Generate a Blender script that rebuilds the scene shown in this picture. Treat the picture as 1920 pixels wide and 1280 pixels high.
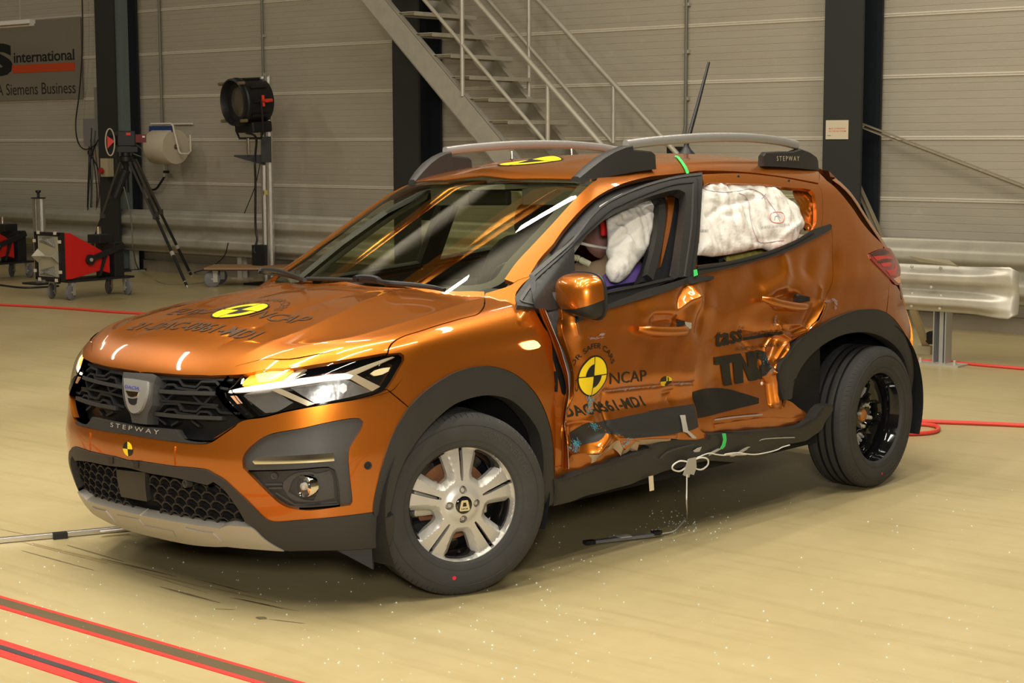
import bpy, bmesh, math, random
import numpy as np
from mathutils import Vector, Matrix
from mathutils.geometry import delaunay_2d_cdt
random.seed(7); np.random.seed(7)
for o in list(bpy.data.objects): bpy.data.objects.remove(o)
SC = bpy.context.scene
COL = SC.collection
R2 = math.radians

# ------------------------------------------------------------------ camera
FPX, PIT, CAMH, ROLL, HEAD = 3227.0, R2(6.714), 1.597, R2(-.169), R2(39.7)
cam_data = bpy.data.cameras.new('camera')
cam_data.sensor_width = 36.0
cam_data.lens = FPX / 1920 * 36
cam_data.clip_start = .1
cam_data.clip_end = 200
cam = bpy.data.objects.new('camera', cam_data)
COL.objects.link(cam)
cam.matrix_world = (Matrix.Translation((0, 0, CAMH)) @ Matrix.Rotation(HEAD, 4, 'Z')
                    @ Matrix.Rotation(math.pi / 2 - PIT, 4, 'X') @ Matrix.Rotation(ROLL, 4, 'Z'))
SC.camera = cam

# ------------------------------------------------------------------ light and exposure
YW = 13.46                     # the panelled back wall
XL, XR, YF, CEIL = -27.0, 9.0, -11.0, 8.4
SC.view_settings.view_transform = 'Standard'
SC.view_settings.look = 'None'
SC.view_settings.gamma = 1
SC.view_settings.use_curve_mapping = False
SC.view_settings.exposure = 0.10
world = bpy.data.worlds.new('world')
SC.world = world
world.use_nodes = True
world.node_tree.nodes['Background'].inputs[0].default_value = (.9, .85, .75, 1)
world.node_tree.nodes['Background'].inputs[1].default_value = .05
HALL_LAMPS = [  # x, y, z, turn in degrees, length, width, power
    (-7.33, 7.32, 6.9, 22, .75, .10, 60), (-7.95, 6.45, 6.9, 40, .5, .10, 50), (-8.55, 4.6, 6.9, 100, 2.4, .14, 130), (-7.0, 2.3, 6.9, 100, 1.6, .14, 130),
    (-5.6, 3.6, 6.8, 92, 3.0, .22, 210), (-4.4, 5.2, 6.8, 92, 3.0, .22, 210), (-5.2, .6, 6.8, 92, 3.0, .22, 240), (-2.6, 3.2, 6.8, 92, 3.0, .22, 210),
    (-1.0, 6.4, 6.8, 92, 3.0, .22, 200), (-3.2, 8.6, 6.8, 2, 2.4, .20, 150), (-2.9, -1.4, 6.8, 92, 3.0, .22, 230), (-.2, 1.2, 6.8, 92, 3.0, .22, 190),
    (-7.6, -1.6, 6.8, 92, 3.0, .22, 210), (-12.5, 4.0, 6.8, 92, 3.0, .22, 150), (-17.5, 6.5, 6.8, 92, 3.0, .22, 140), (-5.5, 10.8, 6.8, 2, 3.0, .22, 120), (-21, 9.5, 6.8, 92, 2.5, .22, 80),
]
for (lx, ly, lz, tn, sx, sy, pw) in HALL_LAMPS:
    ld = bpy.data.lights.new('hall_lamp_light', 'AREA')
    ld.shape = 'RECTANGLE'; ld.size = sx; ld.size_y = sy
    ld.energy = pw * .64; ld.color = (1.0, .93, .79)
    lo = bpy.data.objects.new('hall_lamp_light', ld)
    COL.objects.link(lo)
    lo.location = (lx, ly, lz); lo.rotation_euler = (0, 0, R2(tn))

# added soft fill standing in for a flash, above and behind the lens
fl = bpy.data.lights.new('soft_fill', 'AREA'); fl.shape = 'RECTANGLE'; fl.size = .9; fl.size_y = .7; fl.energy = 225; fl.color = (1., .95, .86)
flo = bpy.data.objects.new('soft_fill', fl); COL.objects.link(flo)
flo.matrix_world = Matrix.Translation((.55, -.45, CAMH + .75)) @ Matrix.Rotation(HEAD, 4, 'Z') @ Matrix.Rotation(math.pi / 2 - R2(8), 4, 'X')
# added up-lights, unseen, to brighten the overhead girders
for (ux, uy, uz, en) in ((-9.2, 6.6, 6.3, 60), (-8.2, 7.2, 6.3, 60), (-13.6, 9.7, 6.3, 60), (-12.4, 10.0, 6.3, 60)):
    ul = bpy.data.lights.new('girder_fill', 'AREA'); ul.size = .25; ul.energy = en * .8; ul.spread = R2(55); ul.color = (1., .9, .75)
    uo = bpy.data.objects.new('girder_fill', ul); COL.objects.link(uo); uo.location = (ux, uy, uz); uo.rotation_euler = (math.pi, 0, 0)

# ------------------------------------------------------------------ camera maths (pixels of the 1920x1280 photograph -> places in the hall)
def T4(x, y, z): return np.array(Matrix.Translation((x, y, z)))
def RX(a): return np.array(Matrix.Rotation(a, 4, 'X'))
def RY(a): return np.array(Matrix.Rotation(a, 4, 'Y'))
def RZ(a): return np.array(Matrix.Rotation(a, 4, 'Z'))
ROOM = RZ(HEAD)
BODY = T4(0, 0, .295) @ T4(-1.3, 0, 0) @ RY(R2(.54)) @ T4(1.3, 0, 0) @ RX(R2(1.58)) @ T4(0, 0, -.3)
CAR = ROOM @ T4(-.762, 6.530, 0) @ RZ(R2(225.78))
CARB = CAR @ BODY
CARBI = np.linalg.inv(CARB)
CMW = np.array(cam.matrix_world) if False else None
_rt = np.array([1., 0, 0]); _fw = np.array([0, math.cos(PIT), -math.sin(PIT)]); _up = np.array([0, math.sin(PIT), math.cos(PIT)])
def rays(px):
    px = np.atleast_2d(np.asarray(px, float))
    a, b = px[:, 0] - 960, px[:, 1] - 640
    c, s = math.cos(ROLL), math.sin(ROLL)
    u, v = a * c + b * s, -a * s + b * c
    d = _rt * u[:, None] / FPX - _up * v[:, None] / FPX + _fw
    return np.array([0, 0, CAMH]), d @ ROOM[:3, :3].T
def at(px, py, depth):
    o, d = rays([(px, py)]); return o + d[0] * depth
def ground(px, py, z=0.0):
    o, d = rays([(px, py)]); return o + d[0] * ((z - o[2]) / d[0][2])
def onwall(px, py, off=0.0):
    o, d = rays([(px, py)]); return o + d[0] * ((YW - off - o[1]) / d[0][1])
def depth_of(P):
    q = (np.asarray(P, float) - [0, 0, CAMH]) @ ROOM[:3, :3]
    return float(q @ _fw)
ZOOM = {'Z1': (90, 640, 5.3333), 'Z2': (400, 640, 5.3333), 'Z3': (80, 820, 5.3333), 'Z4': (400, 760, 4.2667), 'Z5': (680, 680, 4.5725),
        'Z6': (720, 500, 5.3333), 'Z7': (470, 300, 4.9222), 'Z8': (760, 300, 4.5714),
        'S1': (980, 560, 7.1125), 'S2': (980, 720, 7.1125), 'S3': (1160, 520, 7.1125), 'S4': (1160, 690, 7.1125), 'S5': (1340, 520, 7.1125),
        'S6': (1340, 680, 7.1125), 'S7': (1480, 560, 7.1125), 'S8': (1480, 740, 7.1125), 'T1': (1480, 300, 7.1125), 'T2': (1500, 420, 7.1125),
        'T3': (1280, 300, 5.69), 'T4': (1040, 300, 5.69), 'T5': (960, 400, 5.69), 'T6': (760, 240, 5.3333), 'T7': (1060, 230, 6.857), 'T8': (1260, 220, 6.4),
        'D3': (960, 480, 3.2), 'W3': (640, 640, 2.7416), 'P': (0, 0, 1.0)}
def Z(key, *pts):
    x, y, s = ZOOM[key]
    return [(x + a / s, y + b / s) for a, b in pts]

# ------------------------------------------------------------------ mesh helpers
MATS = {}
def new_obj(name, verts, faces, mat=None, parent=None, smooth=False, loc=None, normals=None, mats=None, fmat=None):
    me = bpy.data.meshes.new(name)
    me.from_pydata([tuple(map(float, v)) for v in verts], [], [tuple(map(int, f)) for f in faces])
    if mats:
        for m in mats: me.materials.append(m)
        if fmat is not None: me.polygons.foreach_set('material_index', fmat)
    elif mat: me.materials.append(mat)
    if smooth: me.polygons.foreach_set('use_smooth', [True] * len(me.polygons))
    me.update()
    if normals is not None:
        me.normals_split_custom_set([tuple(n) for n in normals])
    o = bpy.data.objects.new(name, me)
    COL.objects.link(o)
    if parent is not None: o.parent = parent
    if loc is not None: o.location = loc
    return o
class MB:
    """collects simple shapes that become ONE mesh"""
    def __init__(s): s.v = []; s.f = []; s.m = []; s.cur = 0
    def add(s, vs, fs):
        n = len(s.v); s.v += [tuple(map(float, v)) for v in vs]; s.f += [tuple(i + n for i in f) for f in fs]; s.m += [s.cur] * len(fs); return s
    def box(s, c, size, M=None):
        x, y, z = (a / 2 for a in size)
        vs = [np.array((sx * x, sy * y, sz * z)) for sx in (-1, 1) for sy in (-1, 1) for sz in (-1, 1)]
        if M is not None: vs = [np.array(M)[:3, :3] @ v for v in vs]
        vs = [v + np.array(c) for v in vs]
        return s.add(vs, [(0, 1, 3, 2), (4, 6, 7, 5), (0, 4, 5, 1), (2, 3, 7, 6), (0, 2, 6, 4), (1, 5, 7, 3)])
    def bar(s, a, b, w, h=None, up=(0, 0, 1)):
        a, b = np.array(a, float), np.array(b, float); h = h or w
        d = b - a; L = np.linalg.norm(d); d /= L
        u = np.array(up, float); 
        if abs(u @ d) > .98: u = np.array((1., 0, 0))
        sx = np.cross(d, u); sx /= np.linalg.norm(sx); sy = np.cross(sx, d)
        vs = [p + sx * i * w / 2 + sy * j * h / 2 for p in (a, b) for i, j in ((-1, -1), (1, -1), (1, 1), (-1, 1))]
        return s.add(vs, [(3, 2, 1, 0), (4, 5, 6, 7), (0, 1, 5, 4), (1, 2, 6, 5), (2, 3, 7, 6), (3, 0, 4, 7)])
    def tube(s, pts, r, n=10, closed=False, cap=True):
        P = np.array(pts, float); m = len(P)
        rr = np.full(m, r) if np.isscalar(r) else np.array(r, float)
        t = np.zeros_like(P)
        for i in range(m):
            a = P[(i + 1) % m] if (closed or i < m - 1) else P[i]
            b = P[(i - 1) % m] if (closed or i > 0) else P[i]
            t[i] = a - b
        t /= np.linalg.norm(t, axis=1)[:, None] + 1e-12
        u = np.array((0, 0, 1.)) if abs(t[0][2]) < .9 else np.array((1., 0, 0))
        vs = []
        for i in range(m):
            u = u - t[i] * (u @ t[i]); u /= np.linalg.norm(u); w = np.cross(t[i], u)
            for k in range(n):
                a = 2 * math.pi * k / n
                vs.append(P[i] + (u * math.cos(a) + w * math.sin(a)) * rr[i])
        fs = []
        for i in range(m if closed else m - 1):
            j = (i + 1) % m
            for k in range(n):
                l = (k + 1) % n
                fs.append((i * n + k, i * n + l, j * n + l, j * n + k))
        if cap and not closed:
            fs.append(tuple(range(n))[::-1]); fs.append(tuple((m - 1) * n + k for k in range(n)))
        return s.add(vs, fs)
    def lathe(s, prof, n=48, axis='y', c=(0, 0, 0), closed=False):
        vs = []; m = len(prof)
        for k in range(n):
            a = 2 * math.pi * k / n
            for (r, h) in prof:
                p = (r * math.cos(a), h, r * math.sin(a)) if axis == 'y' else ((r * math.cos(a), r * math.sin(a), h) if axis == 'z' else (h, r * math.cos(a), r * math.sin(a)))
                vs.append(np.array(p) + np.array(c))
        fs = []
        for k in range(n):
            l = (k + 1) % n
            for i in range(m if closed else m - 1):
                j = (i + 1) % m
                fs.append((k * m + i, k * m + j, l * m + j, l * m + i))
        return s.add(vs, fs)
    def prism(s, poly, a, b):
        """poly: list of 3D points; extruded by vector (b-a)"""
        n = len(poly); e = np.array(b, float) - np.array(a, float)
        vs = [np.array(p, float) for p in poly] + [np.array(p, float) + e for p in poly]
        fs = [tuple(range(n))[::-1], tuple(range(n, 2 * n))] + [(i, (i + 1) % n, n + (i + 1) % n, n + i) for i in range(n)]
        return s.add(vs, fs)
    def build(s, name, mat=None, parent=None, smooth=False, mats=None, bevel=0, auto=None, fix=True):
        o = new_obj(name, s.v, s.f, mat, parent, mats=mats, fmat=s.m if mats else None)
        if fix:
            bm = bmesh.new(); bm.from_mesh(o.data); bmesh.ops.recalc_face_normals(bm, faces=bm.faces); bm.to_mesh(o.data); bm.free()
        if smooth:
            o.data.polygons.foreach_set('use_smooth', [True] * len(o.data.polygons))
            try: o.data.set_sharp_from_angle(angle=R2(auto or 40))
            except Exception: pass
        if bevel:
            md = o.modifiers.new('bevel', 'BEVEL'); md.width = bevel; md.segments = 2; md.limit_method = 'ANGLE'; md.angle_limit = R2(40)
        return o
def thing(name, label, cat, M=None, loc=None, group=None):
    o = bpy.data.objects.new(name, None); COL.objects.link(o); o.empty_display_size = .1
    if M is not None: o.matrix_world = Matrix([list(r) for r in M])
    if loc is not None: o.location = tuple(loc)
    return tag(o, label, cat, group)
def tag(o, label, cat, group=None, kind=None):
    o['label'] = label; o['category'] = cat
    if group: o['group'] = group
    if kind: o['kind'] = kind
    return o
def struct(o, label=None, cat=None):
    o['kind'] = 'structure'
    if label: o['label'] = label
    if cat: o['category'] = cat
    return o
def spline(pts, n=8, closed=False):
    P = np.array(pts, float); m = len(P); out = []
    for i in range(m if closed else m - 1):
        p0 = P[(i - 1) % m] if (closed or i > 0) else 2 * P[0] - P[1]
        p1, p2 = P[i], P[(i + 1) % m]
        p3 = P[(i + 2) % m] if (closed or i < m - 2) else 2 * P[-1] - P[-2]
        for k in range(n):
            t = k / n
            out.append(.5 * (2 * p1 + (p2 - p0) * t + (2 * p0 - 5 * p1 + 4 * p2 - p3) * t * t + (3 * p1 - p0 - 3 * p2 + p3) * t ** 3))
    if not closed: out.append(P[-1])
    return np.array(out)

# ------------------------------------------------------------------ materials
def mat(name, col, rough=.5, metal=0., emit=None, estr=0., coat=0., alpha=1., trans=0., ior=1.45, noise=None, bump=None, spec=.5, coatr=.03):
    m = bpy.data.materials.new(name); m.use_nodes = True
    nt = m.node_tree; b = nt.nodes['Principled BSDF']
    b.inputs['Base Color'].default_value = (*col, 1); b.inputs['Roughness'].default_value = rough; b.inputs['Metallic'].default_value = metal
    b.inputs['IOR'].default_value = ior; b.inputs['Specular IOR Level'].default_value = spec
    if coat: b.inputs['Coat Weight'].default_value = coat; b.inputs['Coat Roughness'].default_value = coatr
    if emit: b.inputs['Emission Color'].default_value = (*emit, 1); b.inputs['Emission Strength'].default_value = estr
    if trans: b.inputs['Transmission Weight'].default_value = trans
    if alpha < 1: b.inputs['Alpha'].default_value = alpha
    if noise:   # (scale, amount, detail)
        tc = nt.nodes.new('ShaderNodeTexCoord'); nz = nt.nodes.new('ShaderNodeTexNoise')
        nz.inputs['Scale'].default_value = noise[0]; nz.inputs['Detail'].default_value = noise[2] if len(noise) > 2 else 4
        nt.links.new(tc.outputs['Object'], nz.inputs['Vector'])
        mx = nt.nodes.new('ShaderNodeMix'); mx.data_type = 'RGBA'
        a = noise[1]
        mx.inputs['A'].default_value = (*[max(0, c * (1 - a)) for c in col], 1); mx.inputs['B'].default_value = (*[min(1, c * (1 + a)) for c in col], 1)
        nt.links.new(nz.outputs['Fac'], mx.inputs['Factor']); nt.links.new(mx.outputs['Result'], b.inputs['Base Color'])
    if bump:    # (scale, strength, distance)
        tc = nt.nodes.new('ShaderNodeTexCoord'); nz = nt.nodes.new('ShaderNodeTexNoise'); nz.inputs['Scale'].default_value = bump[0]; nz.inputs['Detail'].default_value = 3
        nt.links.new(tc.outputs['Object'], nz.inputs['Vector'])
        bp = nt.nodes.new('ShaderNodeBump'); bp.inputs['Strength'].default_value = bump[1]; bp.inputs['Distance'].default_value = bump[2]
        nt.links.new(nz.outputs['Fac'], bp.inputs['Height']); nt.links.new(bp.outputs['Normal'], b.inputs['Normal'])
    MATS[name] = m
    return m
PAINT = mat('orange_paint', (.50, .142, .009), .34, .80, coat=1., noise=(900, .12, 1))
PAINTIN = mat('orange_inner_paint', (.50, .13, .012), .4, .3, coat=.4)
PRIMER = mat('beige_primer', (.42, .30, .18), .6)
PLAST = mat('charcoal_plastic', (.028, .0265, .025), .52, bump=(900, .12, .001))
PLASTL = mat('grey_plastic', (.048, .046, .043), .48, bump=(900, .12, .001))
BLACK = mat('black_plastic', (.012, .012, .013), .45)
GLOSS = mat('gloss_black', (.006, .006, .007), .08, coat=.5)
DARK = mat('dark_void', (.006, .006, .007), .9)
RUBBER = mat('tyre_rubber', (.040, .038, .036), .75, noise=(14, .25, 5))
RUBSEAL = mat('rubber_seal', (.022, .021, .019), .5)
SILVER = mat('silver_paint', (.56, .54, .50), .38, .45)
SKID = mat('satin_silver_plastic', (.42, .39, .34), .42, .55)
RAILSIL = mat('rail_silver', (.40, .39, .38), .42, .5)
CHROME = mat('chrome', (.85, .82, .76), .06, 1.)
STEEL = mat('galvanised_steel', (.50, .47, .40), .42, .45, noise=(9, .22, 4))
STEELD = mat('dull_zinc', (.46, .43, .35), .5, .35, noise=(6, .2, 4))
ALU = mat('aluminium', (.62, .60, .56), .32, .9)
YELLOW = mat('yellow_film', (.85, .62, .015), .35)
DECAL = mat('black_film', (.012, .011, .010), .45)
DECALT = mat('worn_black_film', (.05, .022, .008), .5)
WHITE = mat('white_paint', (.75, .72, .66), .5)
GREEN = mat('green_tape', (.05, .62, .14), .5)
GREYTAPE = mat('grey_tape', (.42, .40, .36), .6)
BEIGETAPE = mat('beige_tape', (.62, .52, .36), .6)
BLUESCUFF = mat('blue_scuff', (.10, .36, .48), .6)
SCUFF = mat('pale_scuff', (.34, .26, .26), .6)
AIRBAG = mat('airbag_fabric', (.72, .69, .64), .75, bump=(24, .6, .012))
# ------------------------------------------------------------------ the car's body as one smooth solid: F<0 inside
def pchip(xs, ys):
    xs = np.array(xs, float); ys = np.array(ys, float)
    h = np.diff(xs); dl = np.diff(ys) / h
    m = np.zeros(len(xs)); m[0] = dl[0]; m[-1] = dl[-1]
    for i in range(1, len(xs) - 1):
        if dl[i - 1] * dl[i] > 0:
            w1 = 2 * h[i] + h[i - 1]; w2 = h[i] + 2 * h[i - 1]; m[i] = (w1 + w2) / (w1 / dl[i - 1] + w2 / dl[i])
    def f(x):
        x = np.clip(x, xs[0], xs[-1]); i = np.clip(np.searchsorted(xs, x) - 1, 0, len(xs) - 2)
        t = (x - xs[i]) / h[i]
        return (2*t**3-3*t**2+1)*ys[i] + (t**3-2*t**2+t)*h[i]*m[i] + (-2*t**3+3*t**2)*ys[i+1] + (t**3-t**2)*h[i]*m[i+1]
    return f
def smax(a, b, k):
    h = np.clip(k - np.abs(a - b), 0, None) / k
    return np.maximum(a, b) + h * h * k * .25
def smooth01(t):
    t = np.clip(t, 0, 1); return t * t * (3 - 2 * t)
W = pchip([-3.35, -3.25, -3.12, -3.0, -2.8, -2.6, -2, -1.3, -.5, 0, .3, .6, .85], [.50, .615, .715, .775, .835, .858, .866, .868, .868, .866, .86, .84, .80])
SZ = pchip([.15, .25, .35, .5, .65, .78, .88, .95, 1.0, 1.1, 1.2, 1.3, 1.4, 1.47, 1.6], [-.07, -.035, -.012, 0, .0, -.006, -.018, -.032, -.047, -.085, -.130, -.182, -.243, -.295, -.40])
XF = pchip([.12, .2, .27, .36, .46, .54, .62, .72, .80, .9, 1.1], [.60, .70, .76, .80, .825, .83, .817, .80, .775, .70, .50])
XP = pchip([0, .15, .3, .45, .55, .65, .72, .8, .9], [0, -.004, -.018, -.05, -.09, -.155, -.22, -.33, -.52])
ZH = pchip([-.6, -.3, 0, .3, .5, .65, .75, .82, .9], [1.09, 1.06, 1.035, .995, .955, .905, .855, .80, .72])
ZR = pchip([-3.3, -3.0, -2.6, -2.2, -1.8, -1.4, -1.15, -.95, -.7], [1.36, 1.43, 1.485, 1.515, 1.527, 1.52, 1.495, 1.455, 1.38])
XREAR = pchip([.2, .35, .5, .65, .8, .95, 1.05, 1.15, 1.2, 1.3, 1.4, 1.5], [-3.15, -3.23, -3.26, -3.25, -3.22, -3.18, -3.09, -2.99, -2.95, -2.90, -2.85, -2.80])
HRO = pchip([-.5, -.3, .14, .33, .5, .62, .72], [.64, .66, .71, .70, .62, .52, .42])      # bonnet creases
HRM = pchip([-.5, -.3, -.02, .25, .45, .58, .7], [.31, .34, .37, .455, .49, .46, .40])
HRI = pchip([-.5, -.3, -.1, .14, .46, .66, .75], [.18, .19, .20, .215, .275, .285, .29])
FOLDS = []          # crumple lines of the left side: (polyline (x,z), amplitude inward, width)
GRID = None; GX0, GZ0, GST = -2.85, .10, .0028
def make_grid():
    global GRID
    xs = np.arange(GX0, -.38, GST); zs = np.arange(GZ0, 1.16, GST)
    X, Zz = np.meshgrid(xs, zs, indexing='ij'); GRID = dents_exact(X, Zz)
def dents(x, z):
    if GRID is None: return dents_exact(x, z)
    x = np.asarray(x, float); z = np.asarray(z, float)
    u = (x - GX0) / GST; v = (z - GZ0) / GST; nx, nz = GRID.shape
    out = np.zeros(np.shape(x)); m = (u > 2) & (u < nx - 3) & (v > 2) & (v < nz - 3)
    if not m.any(): return out
    u = u[m]; v = v[m]; i = u.astype(int); j = v.astype(int); a = u - i; b = v - j
    def wts(t): return ((-.5 * t + t * t - .5 * t ** 3), (1 - 2.5 * t * t + 1.5 * t ** 3), (.5 * t + 2 * t * t - 1.5 * t ** 3), (-.5 * t * t + .5 * t ** 3))
    wa, wb = wts(a), wts(b); r = 0
    for k in range(4):
        q = 0
        for l in range(4): q = q + wb[l] * GRID[i + k - 1, j + l - 1]
        r = r + wa[k] * q
    out[m] = r
    return out
def dents_exact(x, z):
    d = np.zeros(np.shape(x))
    for (pl, amp, w, sharp) in FOLDS:
        best = np.full(np.shape(x), 9.)
        for (a, b) in zip(pl[:-1], pl[1:]):
            ab = b - a; L = ab @ ab
            t = np.clip(((x - a[0]) * ab[0] + (z - a[1]) * ab[1]) / L, 0, 1)
            best = np.minimum(best, np.hypot(x - a[0] - t * ab[0], z - a[1] - t * ab[1]))
        r = best / w
        d = d + amp * (np.exp(-np.sqrt(r * r + .05) * 1.6 + .36) if sharp else np.exp(-r * r))
    m = smooth01((x + 2.75) / .25) * smooth01((-.42 - x) / .08) * smooth01((1.12 - z) / .1)
    wav = .55 * (.0030 * np.sin(9.1 * x + 5 * z + 1) * np.sin(7.3 * z - 4 * x) + .0016 * np.sin(21 * x - 13 * z) * np.sin(17 * z + 9 * x + 2)
           + .0010 * np.sin(43 * x + 31 * z))
    return (d + wav) * m
DAMAGE = True
def F(P):
    P = np.asarray(P, float)
    x, ys, z = P[..., 0], P[..., 1], P[..., 2]
    y = np.abs(ys)
    wid = W(x) + SZ(z)
    # shoulder crease along the doors and the fender line
    wid = wid + .010 * np.exp(-((z - .905 + .02 * (x + 1)) / .05) ** 2) * smooth01((x + 3.0) / .5) * smooth01((.3 - x) / .6)
    # waist scallop low on the doors
    wid = wid - .014 * np.exp(-((z - .56) / .13) ** 2) * smooth01((x + 2.2) / .3) * smooth01((-.45 - x) / .25)
    wid = wid + .032 * smooth01((-2.72 - x) / .25) * smooth01((.78 - z) / .16)
    if DAMAGE:
        wid = wid - np.where(ys > 0, dents(x, z), 0)
    ds = (y - wid) * .95
    df = (x - (XF(z) + XP(y))) * .9
    zh = ZH(x) - .055 * (y / .7) ** 2
    # bonnet: flat centre, raised shoulder outside the crease
    hm = smooth01((.72 - x) / .25)
    rdg = lambda c, w: np.exp(-np.sqrt((y - c) ** 2 + 4e-5) / w)
    zh = zh + hm * (.009 * rdg(HRM(x), .05) - .007 * rdg(HRI(x), .07) + .007 * rdg(HRO(x), .035) * smooth01((.7 - x) / .1))
    dh = (z - zh) * .95
    lower = smax(smax(ds, df, .10), dh, .07)
    xw = -.17 - (z - 1.05) * 1.90 - .16 * (y / .6) ** 2
    dw = (x - xw) * .46
    zr = ZR(x) - .045 * (y / .55) ** 2
    zr = zr + .006 * np.cos(y * 26) * smooth01((.45 - y) / .1) * smooth01((x + 2.9) / .2) * smooth01((-1.15 - x) / .2)
    dr = z - zr
    drr = (XREAR(z) + .10 * (y / .7) ** 2 - x) * .9
    up = smax(smax(smax(ds, dr, .12), dw, .02), drr, .08)
    lower = smax(lower, drr, .10)
    return np.minimum(lower, np.maximum(up, .93 - z))
def gradF(P, e=.0015):
    G = np.zeros_like(P)
    for k in range(3):
        d = np.zeros(3); d[k] = e
        G[:, k] = F(P + d) - F(P - d)
    return G / (np.linalg.norm(G, axis=1)[:, None] + 1e-12)
def brays(px):
    o, d = rays(px)
    return (CARBI @ np.append(o, 1))[:3], d @ CARBI[:3, :3].T
def hit(px, off=0., t0=5.0, t1=11.5, n=330):
    """pixels -> points on the body's skin (in the car's own axes)"""
    o, d = brays(px); t = np.linspace(t0, t1, n)
    P = o + d[:, None, :] * t[None, :, None]; f = F(P) - off
    ins = f < 0; has = ins.any(1); idx = np.where(has, ins.argmax(1), f.argmin(1)); idx = np.clip(idx, 1, n - 1)
    a, b = t[idx - 1].copy(), t[idx].copy()
    for _ in range(22):
        m = .5 * (a + b); fm = F(o + d * m[:, None]) - off
        b = np.where(fm < 0, m, b); a = np.where(fm < 0, a, m)
    tt = np.where(has, b, t[idx])
    return o + d * tt[:, None]
def basis(d):
    d = np.array(d, float); d /= np.linalg.norm(d)
    u = np.array((0, 0, 1.)) if abs(d[2]) < .9 else np.array((1., 0, 0))
    e1 = np.cross(u, d); e1 /= np.linalg.norm(e1); e2 = np.cross(d, e1)
    return d, e1, e2
def lift(Q, d, e1, e2, off, tlo, thi, n=90):
    base = Q[:, :1] * e1 + Q[:, 1:] * e2
    off = np.broadcast_to(np.asarray(off, float), (len(Q),))
    t = np.linspace(thi, tlo, n)
    a = np.full(len(Q), thi); b = np.full(len(Q), tlo); found = np.zeros(len(Q), bool)
    best = np.full(len(Q), 9.); bt = np.full(len(Q), tlo)
    prev = t[0]
    for k in range(n):
        f = F(base + d * t[k]) - off
        new = (f < 0) & ~found
        a[new] = t[max(k - 1, 0)]; b[new] = t[k]; found |= new
        af = np.abs(f); m = af < best; best[m] = af[m]; bt[m] = t[k]
    for _ in range(22):
        m = .5 * (a + b); fm = F(base + d * m[:, None]) - off
        b = np.where(fm < 0, m, b); a = np.where(fm < 0, a, m)
    tt = np.where(found, b, bt)
    return base + d * tt[:, None]
def smooth_outline(Q, ang=38, seg=.02):
    """round the gentle bends of a traced outline, keep its corners"""
    Q = np.array(Q, float); n = len(Q); out = []
    v = np.roll(Q, -1, 0) - Q
    a = np.arctan2(v[:, 1], v[:, 0]); turn = np.abs((a - np.roll(a, 1) + np.pi) % (2 * np.pi) - np.pi)
    corner = turn > R2(ang)
    for i in range(n):
        p1, p2 = Q[i], Q[(i + 1) % n]
        p0 = Q[(i - 1) % n] if not corner[i] else 2 * p1 - p2
        p3 = Q[(i + 2) % n] if not corner[(i + 1) % n] else 2 * p2 - p1
        L = np.linalg.norm(p2 - p1); k = max(1, int(round(L / seg)))
        l0, l3 = np.linalg.norm(p1 - p0), np.linalg.norm(p3 - p2)
        m1 = (p2 - p0) / (l0 + L + 1e-9) * L; m2 = (p3 - p1) / (l3 + L + 1e-9) * L
        for j in range(k):
            t = j / k
            out.append((2*t**3-3*t**2+1)*p1 + (t**3-2*t**2+t)*m1 + (-2*t**3+3*t**2)*p2 + (t**3-t**2)*m2)
    out = np.array(out)
    keep = np.linalg.norm(out - np.roll(out, 1, 0), axis=1) > 1e-4
    return out[keep]
def inset_poly(Q, g):
    if not g: return Q
    area = .5 * np.sum(Q[:, 0] * np.roll(Q[:, 1], -1) - np.roll(Q[:, 0], -1) * Q[:, 1])
    s = 1 if area > 0 else -1
    t = np.roll(Q, -1, 0) - np.roll(Q, 1, 0); t /= np.linalg.norm(t, axis=1)[:, None] + 1e-12
    return Q + s * g * np.stack([-t[:, 1], t[:, 0]], 1)
def inside(P, Q):
    x, y = P[:, 0], P[:, 1]; c = np.zeros(len(P), bool); n = len(Q)
    for i in range(n):
        a, b = Q[i], Q[(i + 1) % n]
        if a[1] == b[1]: continue
        m = ((a[1] > y) != (b[1] > y)) & (x < (b[0] - a[0]) * (y - a[1]) / (b[1] - a[1]) + a[0]); c ^= m
    return c
def near(P, Q, r):
    m = np.zeros(len(P), bool)
    for i in range(0, len(P), 4000):
        d = np.min(((P[i:i + 4000, None, :] - Q[None]) ** 2).sum(2), 1); m[i:i + 4000] = d < r * r
    return m
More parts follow.
